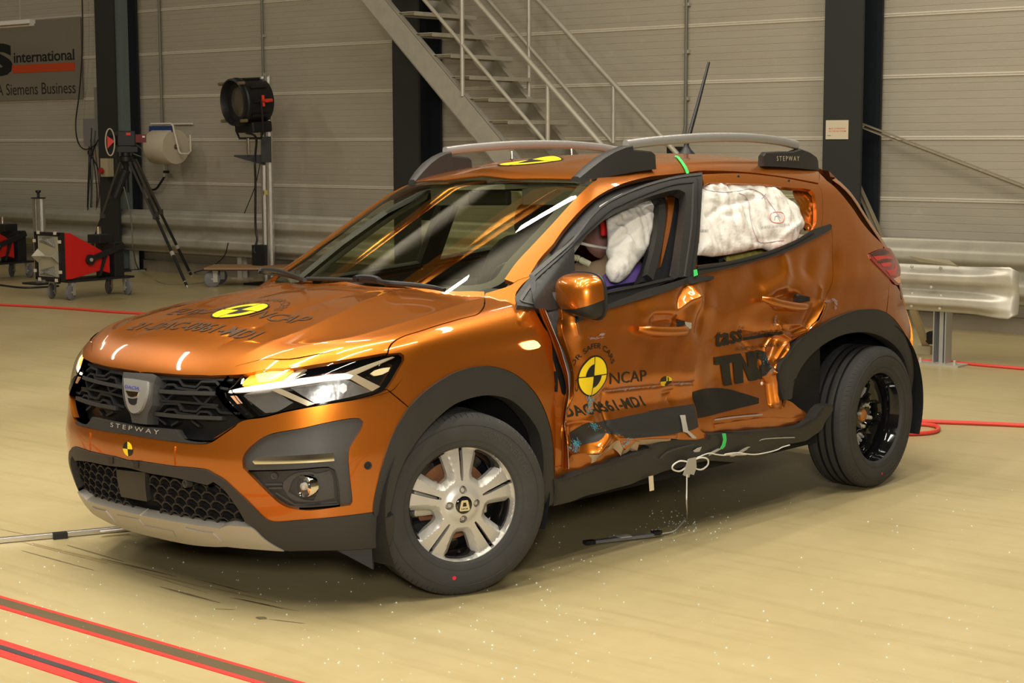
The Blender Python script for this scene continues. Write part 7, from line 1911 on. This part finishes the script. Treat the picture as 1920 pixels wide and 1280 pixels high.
c3_ = MB().tube(spline([onwall(428, 455, .5), onwall(420, 480, .5), onwall(396, 500, .45), ground(360, 512)], 6), .006, 6).build('thin_cable', BLACK, smooth=True); tag(c3_, 'thin dark cable looping from under the guard rail to the floor', 'cable')
# ------------------------------------------------------------------ camera tripod and high-speed camera
TD = 19.4; hd = at(236, 302, TD)
ft1, ft2, ft3 = ground(352, 540), ground(360, 519), ground(150, 527)
tp_ = thing('camera_tripod', 'tall black tripod with telescopic legs under the red and black camera', 'tripod', loc=(hd[0], hd[1], 0)); T0 = np.array((hd[0], hd[1], 0))
TRM = mat('tripod_grey', (.09, .085, .075), .4, .6)
MB().lathe([(0, .10), (.055, .10), (.055, .06), (.075, .05), (.075, .0), (.05, -.02), (.03, -.06), (.03, -.35), (0, -.35)], 20, axis='z', c=(0, 0, hd[2])).build('head', BLACK, tp_, smooth=True, auto=30)
for k, (f_, st_) in enumerate(((ft1, at(247, 304, TD - .05)), (ft2, at(252, 298, TD + .1)), (ft3, at(226, 306, TD)))):
    a, b_ = st_ - T0, f_ - T0; d = b_ - a
    s_ = np.cross(d, (0, 0, 1.)); s_ /= np.linalg.norm(s_); s_ *= .028
    m = MB(); m.tube([a + s_, a + d * .46 + s_ * .8], .014, 8); m.tube([a - s_, a + d * .46 - s_ * .8], .014, 8); m.bar(a + d * .44 - s_, a + d * .44 + s_, .045, .06)
    lg = m.build('leg', TRM, tp_)
    m = MB(); m.tube([a + d * .30, a + d * .98], .017, 8); m.build('lower_leg', BLACK, lg)
    MB().tube([a + d * .72, a + d * .75], .024, 8).build('leg_clamp', STEEL, lg); MB().tube([a + d * .95, a + d * 1.0], [.018, .008], 8).build('foot_spike', STEEL, lg)
m = MB(); m.tube([hd - T0 + [0, 0, -.1], np.array((0, 0, .95)) + (at(215, 430, TD) - at(236, 430, TD))], .055, 12); m.build('centre_column', BLACK, tp_)
cc = at(232, 263, TD)
cam_ = thing('high_speed_camera', 'black and red high-speed camera mounted on the tall tripod', 'camera', loc=(cc[0], cc[1], cc[2]))
CX = np.array(Matrix.Rotation(HEAD + R2(18), 3, 'Z')); C4 = Matrix.Rotation(HEAD + R2(18), 4, 'Z')
def cadd(m, n, mt, **k): o = m.build(n, mt, cam_, **k); o.matrix_local = C4; return o
cadd(MB().box((.02, 0, .02), (.20, .22, .17)), 'body', BLACK, bevel=.01); cadd(MB().box((.18, 0, .02), (.12, .2, .09)), 'back_unit', mat('dark_red', (.16, .012, .012), .5)); cadd(MB().box((.03, -.0, -.10), (.22, .22, .06)), 'mount_plate', BLACK)
cadd(MB().lathe([(0, -.17), (.055, -.17), (.06, -.10), (.05, -.08)], 20, axis='x'), 'lens', BLACK, smooth=True)
cadd(MB().tube([(-.17, .02 * math.cos(t), .13 * math.sin(t) - .01) if False else (-.16 + .05 * math.cos(t), -.10, .15 * math.sin(t) - .02) for t in np.linspace(0, 6.283, 24)[:-1]], .008, 6, closed=True), 'hand_wheel', mat('pale_ring', (.45, .40, .30), .5), smooth=True)
cadd(MB().prism([(-.19, -.10, .05), (-.11, -.10, -.01), (-.19, -.10, -.09)], (0, 0, 0), (0, .01, 0)), 'red_flag', mat('signal_red', (.72, .045, .03), .5)); cadd(MB().box((.04, -.115, .07), (.05, .02, .03)), 'red_button', MATS['signal_red']); cadd(MB().box((.21, -.105, .04), (.03, .01, .02)), 'white_label', WHITE)
c4 = MB().tube(spline([at(243, 262, TD), at(254, 270, TD), at(266, 280, TD + .1), at(267, 293, TD + .1), at(255, 290, TD), at(240, 282, TD)], 6), .008, 6).build('camera_cable', mat('cable_green_grey', (.12, .13, .10), .6), smooth=True); tag(c4, 'grey-green cable looping out of the back of the camera', 'cable')
c5 = MB().tube(spline([at(232, 350, TD), at(242, 390, TD), at(247, 420, TD), at(250, 470, TD), ground(262, 507), ground(300, 530), ground(340, 534), ground(385, 530)], 8), .008, 6).build('floor_cable', MATS['cable_green_grey'], smooth=True); tag(c5, 'green-grey cable dropping from the tripod and curling over the floor', 'cable')
# ------------------------------------------------------------------ boxes and cables on the left column
P = onwall(178, 236, .2); jb = MB().box((P[0] - .05, YW - .115, P[2] - .08), (.30, .228, .34)).build('junction_box', mat('box_grey', (.19, .18, .18), .6)); tag(jb, 'grey cable box beside the left column with wires hanging from it', 'box')
P = onwall(178, 203, .2); jb2 = MB().box((P[0] + .02, YW - .075, P[2] + .06), (.20, .148, .40)).build('cable_duct', mat('duct_grey', (.22, .20, .18), .6)); tag(jb2, 'pale grey cable duct beside the left column above the grey box', 'duct')
rng = random.Random(3)
cols = [BLACK, BLACK, MATS['cable_green_grey'], BLACK, mat('cable_brown', (.12, .05, .03), .6), BLACK, BLACK]
hang = [((167, 245), (167, 300), (165, 350), (164, 395)), ((172, 240), (170, 300), (171, 360), (170, 392)), ((178, 245), (174, 300), (173, 350), (172, 393)), ((170, 262), (178, 320), (182, 360), (181, 388)), ((176, 262), (184, 330), (186, 365), (180, 396)), ((184, 262), (172, 290), (168, 330), (164, 408)), ((180, 270), (165, 285), (176, 300), (188, 325))]
for i, h in enumerate(hang):
    o = MB().tube(spline([onwall(x, y, .22 + .01 * i) for x, y in h], 6), .008, 6).build('hanging_cable', cols[i], smooth=True)
    tag(o, 'thin cable in the loose bunch hanging left of the dark column', 'cable', 'loose cables hanging by the left column')
o = MB().tube(spline([onwall(154, -5, .1), onwall(155, 60, .1), onwall(153, 120, .1), onwall(148, 180, .1), onwall(142, 230, .12), onwall(146, 265, .14), onwall(160, 280, .2), onwall(183, 270, .2)], 8), .009, 6).build('hanging_cable', BLACK, smooth=True); tag(o, 'long black cable hanging past the banner and looping to the column', 'cable')
P = onwall(206, 320, .41); eb = MB().box((P[0], P[1] - .04, P[2] + .04), (.14, .09, .22)).build('switch_box', mat('box_cream', (.42, .36, .22), .6)); tag(eb, 'cream switch box with a red stop button on the left column', 'switch')
b_ = MB().lathe([(0, -.05), (.035, -.045), (.04, -.02), (.02, -.015), (.02, 0)], 16, c=(P[0] - .02, P[1] - .085, P[2] + .0)).build('stop_button', mat('button_red', (.35, .02, .02), .4), smooth=True); b_.parent = eb
# ------------------------------------------------------------------ red test carts on castors
REDP = mat('cart_red', (.56, .012, .010), .4); FOIL = mat('crumpled_foil', (.62, .62, .62), .3, .8, bump=(60, .8, .02)); CREAM = mat('cart_cream', (.36, .32, .22), .5); CLIP = mat('cream_clip', (.62, .54, .42), .5); WHL = mat('castor_grey', (.17, .16, .17), .6)
def castor(par, x, y, ztop, r=.088, turn=0):
    m = MB(); m.lathe([(.0, -.02), (r * .8, -.02), (r, -.012), (r, .012), (r * .8, .02), (0, .02)], 24, c=(0, 0, r)); w = m.build('castor', WHL, par, smooth=True, auto=40)
    w.location = (x, y, 0); w.rotation_euler = (0, 0, turn)
    m = MB(); m.box((.03, -.03, r + .02), (.05, .005, .11)); m.box((.03, .03, r + .02), (.05, .005, .11)); m.box((.03, 0, (r + .07 + ztop) / 2), (.06, .07, ztop - r - .07 + .005)); f = m.build('fork', STEEL, w)
    MB().lathe([(0, -.026), (.012, -.026), (.012, .026), (0, .026)], 10, c=(0, 0, r)).build('axle', STEELD, w)
def cart(loc, yaw, lab, sc=1.):
    t = thing('test_cart', lab, 'cart', loc=loc); t.rotation_euler = (0, 0, yaw); t.scale = (sc,) * 3
    zt = .20
    MB().box((.06, 0, zt + .012), (.95, .42, .024)).build('deck', BLACK, t, bevel=.004)
    before = set(bpy.data.objects)
    # red tapered head: wide at the front (-x), narrow at the back, tilted
    def sect(x, h, w, zc): return [(x, -w / 2, zc - h / 2), (x, w / 2, zc - h / 2), (x, w / 2, zc + h / 2), (x, -w / 2, zc + h / 2)]
    s = [sect(-.26, .52, .42, .50), sect(-.12, .52, .42, .50), sect(.32, .24, .36, .43), sect(.46, .20, .34, .37)]
    m = MB(); vs = [p for q in s for p in q]; fs = [(3, 2, 1, 0), (12, 13, 14, 15)]
    for i in range(3):
        for k in range(4): l = (k + 1) % 4; fs.append((i * 4 + k, i * 4 + l, (i + 1) * 4 + l, (i + 1) * 4 + k))
    m.add(vs, fs); m.build('red_shell', REDP, t, bevel=.006)
    m = MB()
    for (z, y, a, b_) in ((.75, 0, .46, .04), (.25, 0, .46, .04)): m.box((-.25, y, z), (.06, a, b_))
    for y in (-.215, .215): m.box((-.25, y, .5), (.06, .04, .54))
    m.build('front_frame', BLACK, t)
    MB().box((-.262, 0, .5), (.02, .36, .46)).build('front_panel', CREAM, t)
    for zz, tr in ((.665, 1), (.335, -1)):
        m = MB(); m.prism([(-.275, -.13, zz + .06 * tr), (-.275, .15, zz - .0), (-.275, .15, zz + .05 * tr), (-.275, -.13, zz - .06 * tr)], (0, 0, 0), (-.006, 0, 0)); m.build('foil_patch', FOIL, t)
    m = MB(); m.add([(-.27, -.19, .58), (-.27, -.19, .42), (-.27, -.04, .5), (-.36, -.19, .5)], [(0, 2, 3), (2, 1, 3), (1, 0, 3)]); m.build('cone_marker', STEELD, t)
    m = MB(); m.add([(-.27, .19, .58), (-.27, .19, .42), (-.27, .04, .5), (-.36, .19, .5)], [(0, 3, 2), (2, 3, 1), (1, 3, 0)]); m.build('cone_marker', STEELD, t)
    MB().tube([(-.30, -.19, .5), (-.295, .12, .5)], .008, 8).build('cross_wire', STEEL, t)
    for y, z in ((-.15, .765), (.15, .765), (-.15, .235), (.15, .235), (-.225, .67), (.225, .67), (-.225, .33), (.225, .33)): MB().box((-.285, y, z), (.02, .035, .035)).build('corner_clip', CLIP, t)
    m = MB(); m.bar((.17, -.20, .45), (.64, -.20, .58), .03, .06); m.lathe([(0, -.02), (.06, -.02), (.06, .02), (0, .02)], 20, c=(.15, -.205, .445)); m.build('tilt_arm', BLACK, t)
    MB().lathe([(0, -.01), (.02, -.01), (.022, 0)], 12, c=(.15, -.226, .445)).build('pivot_bolt', STEEL, t)
    m = MB(); m.prism([(.36, -.195, .48), (.41, -.195, .48), (.31, -.195, .25), (.28, -.195, .25)], (0, 0, 0), (0, .02, 0)); m.build('strut', BLACK, t)
    m = MB(); m.box((.60, 0, .42), (.14, .34, .40)); m.box((.52, .05, .66), (.22, .22, .10)); m.build('counterweight', BLACK, t, bevel=.006)
    MB().tube([(.52, .1, .70), (.52, .1, .80)], .02, 10).build('damper', CHROME, t, smooth=True)
    for ob in set(bpy.data.objects) - before: ob.location.x -= .25
    for x, y, a in ((-.36, -.17, .3), (-.36, .17, .5), (.46, -.17, 1.4), (.46, .17, .5)): castor(t, x, y, zt, turn=a - yaw + R2(60) if False else a)
    return t
g1, g3 = ground(138, 562), ground(235, 553)
dv = g3 - g1; yaw = math.atan2(dv[1], dv[0]); L_ = np.linalg.norm(dv[:2]); sc_ = L_ / .82 * 1.1
mid = (g1 + g3) / 2 + np.array((-math.sin(yaw), math.cos(yaw), 0)) * .17 * sc_ + dv / L_ * (-.05 * sc_)
cart(tuple(mid), yaw, 'red tapered test cart on four grey castors with foil-patched front, in full view', sc_)
g4 = ground(14, 528)
cart((g4[0] - .42, g4[1] + .1, 0), yaw + .1, 'second red test cart, cut off by the left edge of the photo', sc_)
ap = ground(72, 545) + np.array((-.25, .8, 0)); Dp = depth_of(ap); hp_ = at(72, 372, Dp)[2]; k_ = at(72, 372, Dp)
al = thing('profile_post', 'short upright aluminium profile with a black cap behind the red cart', 'post', loc=(k_[0], k_[1], 0))
m = MB()
for dx in (-.034, .034):
    for dy in (-.034, .034): m.box((dx, dy, hp_ / 2), (.03, .03, hp_))
m.box((0, 0, hp_ / 2), (.05, .05, hp_ - .01)); o = m.build('profile', ALU, al); MB().box((0, 0, hp_ + .006), (.12, .11, .012)).build('cap', BLACK, al); MB().lathe([(0, .08), (.03, .08), (.03, .06), (.015, .05), (.015, 0)], 14, axis='z', c=(0, 0, hp_ + .01)).build('knob', BLACK, al, smooth=True); MB().box((0, 0, .01), (.3, .3, .02)).build('foot', BLACK, al)
o = MB().tube(spline([ground(-10, 533, .01), ground(40, 539, .01), ground(80, 538, .01), ground(110, 536, .01)], 6), .012, 8).build('floor_cable', BLACK, smooth=True); tag(o, 'thick black cable lying on the floor in front of the second red cart', 'cable')
# low dolly half hidden by the bonnet
g5 = ground(386, 535); dl = thing('platform_dolly', 'low wooden platform dolly on grey castors behind the car bonnet', 'dolly', loc=(g5[0] + .55, g5[1] + .42, 0)); dl.rotation_euler = (0, 0, R2(38))
MB().box((-.15, 0, .205), (1.0, .55, .02)).build('deck', mat('dolly_plywood', (.33, .19, .09), .7), dl); MB().box((-.15, 0, .19), (1.02, .57, .012)).build('deck_edge', BLACK, dl)
for x, y in ((-.58, -.2), (-.58, .2), (.26, -.2), (.26, .2)): castor(dl, x, y, .185, turn=.4)
# ------------------------------------------------------------------ on the floor
RLINE = mat('red_line_paint', (.62, .030, .020), .6, noise=(40, .2, 4)); RHOSE = mat('red_hose', (.66, .055, .035), .45); TRACK = mat('brown_track_strip', (.10, .070, .030), .6, noise=(5, .25, 5)); TRACKD = mat('grey_track_slot', (.045, .042, .045), .5, noise=(6, .3, 5))
def floor_strip(y0, y1, z, name, mt, x0=-16., x1=4.):
    return MB().box(((x0 + x1) / 2, (y0 + y1) / 2, z / 2), (x1 - x0, y1 - y0, z)).build(name, mt)
def mean_y(*px): return float(np.mean([ground(*p)[1] for p in px]))
ya_, yb_ = mean_y((0, 1121), (540, 1277)), mean_y((0, 1137), (440, 1270))
t_ = tag(floor_strip(yb_ + .015, ya_, .003, 'floor_track', TRACK), 'wide brown floor track strip edged with red lines', 'track')
o = floor_strip(ya_, ya_ + .018, .0025, 'red_edge_line', RLINE); o.parent = t_; o = floor_strip(yb_ - .008, yb_ + .015, .0025, 'red_edge_line', RLINE); o.parent = t_
y1_, y2_, y3_, y4_ = (ground(0, q)[1] for q in (1199, 1210, 1218, 1231))
t_ = tag(floor_strip(y3_, y2_, .004, 'floor_track', TRACKD), 'narrow dark slot track with broad red borders nearest the camera', 'track')
o = floor_strip(y2_, y1_, .0025, 'red_edge_line', RLINE); o.parent = t_; o = floor_strip(y4_, y3_, .0025, 'red_edge_line', RLINE); o.parent = t_
def hose(pts, r, lab): o = MB().tube(spline([ground(x, y, r) for x, y in pts], 8), r, 8).build('hose', RHOSE, smooth=True); return tag(o, lab, 'hose')
hose([(-40, 569), (60, 574), (140, 579), (220, 585), (330, 590)], .012, 'red hose lying across the floor at the far left')
hose([(1600, 672), (1712, 676), (1770, 677), (1840, 684), (1960, 694)], .011, 'thin red hose on the floor in front of the guard rail post')
hose([(1960, 799), (1850, 794), (1740, 790), (1690, 788), (1670, 793), (1690, 795), (1730, 795), (1758, 800), (1752, 809), (1715, 813), (1660, 812), (1600, 808)], .012, 'red hose looping on the floor behind the rear wheel')
a, b_ = ground(-60, 1018, .012), ground(300, 984, .012)
rod = thing('measuring_rod', 'silver rod with a black tape band on the floor under the front bumper', 'rod', loc=(a + b_) / 2 * [1, 1, 0]); c_ = np.array(rod.location)
MB().bar(a - c_, b_ - c_, .03, .02).build('bar', ALU, rod, bevel=.003); p, q = ground(99, 1004.5, .013) - c_, ground(126, 1002, .013) - c_; MB().bar(p, q, .034, .024).build('tape_band', BLACK, rod)
MB().bar(ground(188, 996, .023) - c_, ground(240, 991, .023) - c_, .02, .004).build('white_strip', WHITE, rod)
a, b_ = ground(1096, 1017, .012), ground(1242, 1000, .012)
sd = thing('sensor_strip', 'flat grey taped sensor strip with black ends lying on the floor', 'sensor', loc=(a + b_) / 2 * [1, 1, 0]); c_ = np.array(sd.location); dv = b_ - a
MB().bar(a + dv * .09 - c_, a + dv * .89 - c_, .028, .012).build('strip', mat('grey_laminate', (.16, .155, .15), .4), sd); MB().bar(a - c_, a + dv * .12 - c_, .030, .014).build('end_cap', BLACK, sd)
e0, e1 = a + dv * .87 - c_, b_ - c_; sx = np.cross(dv / np.linalg.norm(dv), (0, 0, 1.)); m = MB(); m.prism([e0 + sx * .016, e0 - sx * .016, e0 - sx * .016 + (e1 - e0) * .6, e1, e0 + sx * .016 + (e1 - e0) * .6], (0, 0, -.006), (0, 0, .008)); m.build('end_cap', BLACK, sd)
p = a + dv * .50 - c_; m = MB(); m.box(tuple(p + [0, 0, .008]), (.05, .042, .004), M=np.array(Matrix.Rotation(math.atan2(dv[1], dv[0]), 3, 'Z'))); m.box(tuple(p + sx * -.03 + [-.01, 0, -.004]), (.05, .05, .003), M=np.array(Matrix.Rotation(math.atan2(dv[1], dv[0]) + .3, 3, 'Z'))); m.build('tape', GREYTAPE, sd)
Pk = hit([(1288, 872)], .05)[0]; kw = (CARB @ np.append(Pk, 1))[:3]
def carw(px, py, off): return (CARB @ np.append(hit([(px, py)], off)[0], 1))[:3]
o = MB().tube(spline([b_, ground(1262, 996, .004), ground(1275, 985, .004), ground(1283, 975, .004), ground(1288, 969, .006), kw * .5 + ground(1287, 966, .1) * .5 + [0, 0, -.05], kw + [.0, -.0, -.10], kw], 7), .0028, 6).build('sensor_cable', WHITE, smooth=True); tag(o, 'thin white cable hanging from the sill down to the floor sensor strip', 'cable')
cbn = thing('tied_cable', 'bundle of white cable loops tied with grey tape under the sill', 'cable', loc=kw); 
def loopw(pts): return [carw(x, y, .055) - kw for x, y in pts]
MB().tube(spline(loopw([(1292, 866), (1275, 864), (1262, 872), (1262, 880), (1275, 883), (1288, 874), (1296, 866)]), 6, closed=True), .0035, 6).build('loop', WHITE, cbn, smooth=True)
MB().tube(spline(loopw([(1296, 866), (1312, 858), (1326, 860), (1327, 871), (1315, 880), (1300, 876)]), 6, closed=True), .0035, 6).build('loop', WHITE, cbn, smooth=True)
q = loopw([(1289, 860), (1303, 857), (1304, 876), (1299, 890), (1292, 888), (1290, 895), (1279, 890), (1284, 876)]); nrm = np.array((CARB @ np.array((0, 1., 0, 0)))[:3])
m = MB(); m.prism([v + nrm * .006 for v in q], (0, 0, 0), -nrm * .004); m.build('tape_flag', GREYTAPE, cbn)
q = [carw(x, y, .045) for x, y in ((1216, 893), (1224, 891))] ; dn = np.array((0, 0, -.058))
m = MB(); m.prism([q[0], q[1], q[1] + dn + .004 * rtv, q[0] + dn + .004 * rtv], (0, 0, 0), .002 * nrm); o = m.build('tape_tag', BEIGETAPE); tag(o, 'small cream tape tag hanging under the black sill', 'tape')
# tyre and scrape marks on the coating
MARK = mat('scrape_mark', (.16, .125, .065), .6, noise=(60, .4, 3)); MARKL = mat('faint_scrape_mark', (.32, .245, .115), .5, noise=(50, .3, 3))
mk = MB(); mk2 = MB()
def mark(p0, p1, w, M_):
    a, b_ = ground(*p0), ground(*p1); d = b_ - a; n_ = np.cross(d / np.linalg.norm(d), (0, 0, 1.)); k = 8; L = []
    for i in range(k + 1):
        t = i / k; ww = w * (.25 + .75 * math.sin(math.pi * min(max(t, .03), .97))) * (.7 + .5 * rng.random()); c = a + d * t; L += [c + n_ * ww / 2 + [0, 0, .0012], c - n_ * ww / 2 + [0, 0, .0012]]
    M_.add(L, [(2 * i, 2 * i + 1, 2 * i + 3, 2 * i + 2) for i in range(k)])
for p0, p1, w, M_ in (((40, 1032), (176, 1069), .008, mk), ((126, 1022), (232, 1053), .010, mk), ((30, 1013), (200, 1056), .012, mk2), ((60, 1018), (260, 1066), .014, mk2), ((190, 1047), (330, 1081), .012, mk), ((230, 1062), (400, 1106), .010, mk2), ((300, 1100), (412, 1130), .012, mk), ((250, 1070), (390, 1112), .008, mk2),
                     ((430, 1120), (560, 1146), .016, mk2), ((440, 1121), (530, 1141), .008, mk), ((365, 1085), (470, 1112), .008, mk), ((480, 1157), (500, 1160), .030, mk), ((505, 1161), (572, 1169), .006, mk), ((400, 1141), (440, 1143), .008, mk2), ((0, 992), (70, 1006), .008, mk2), ((380, 1098), (520, 1130), .012, mk2)): mark(p0, p1, w, M_)
o = mk.build('skid_marks', MARK, fix=False); tag(o, 'dark skid and scrape marks on the floor ahead of the front bumper', 'mark', kind='stuff')
o = mk2.build('skid_marks', MARKL, fix=False); tag(o, 'faint brown scrape marks among the dark skid marks on the floor', 'mark', kind='stuff')
# crumbs of broken window glass
GL = mat('glass_crumb', (.62, .78, .72), .08, 0., spec=.9, coat=.6)
m = MB(); rs = np.random.RandomState(5)
def crumb(x, y):
    if not (0 < x < 1950 and 880 < y < 1300): return
    c = ground(x, y); s = rs.uniform(.0016, .0042); v = rs.normal(size=(4, 3)) * s; v[:, 2] = np.abs(v[:, 2]) * .8
    v[0] = (s, 0, 0); v[1] = (-s * .6, s, 0); v[2] = (-s * .6, -s, 0); v[3] = (0, 0, s * 1.1)
    a = rs.uniform(0, 6.28); R_ = np.array(((math.cos(a), -math.sin(a), 0), (math.sin(a), math.cos(a), 0), (0, 0, 1)))
    m.add([c + R_ @ q for q in v], [(0, 1, 3), (1, 2, 3), (2, 0, 3), (2, 1, 0)])
for i in range(260): crumb(rs.uniform(0, 1100), rs.uniform(1010, 1290))
for i in range(90): crumb(rs.normal(1290, 45), rs.normal(985, 16))
for i in range(120): crumb(rs.uniform(1000, 1900), rs.uniform(900, 1280))
o = m.build('glass_crumbs', GL, fix=False); tag(o, 'scattered crumbs of broken window glass on the floor round the car', 'broken glass', kind='stuff')
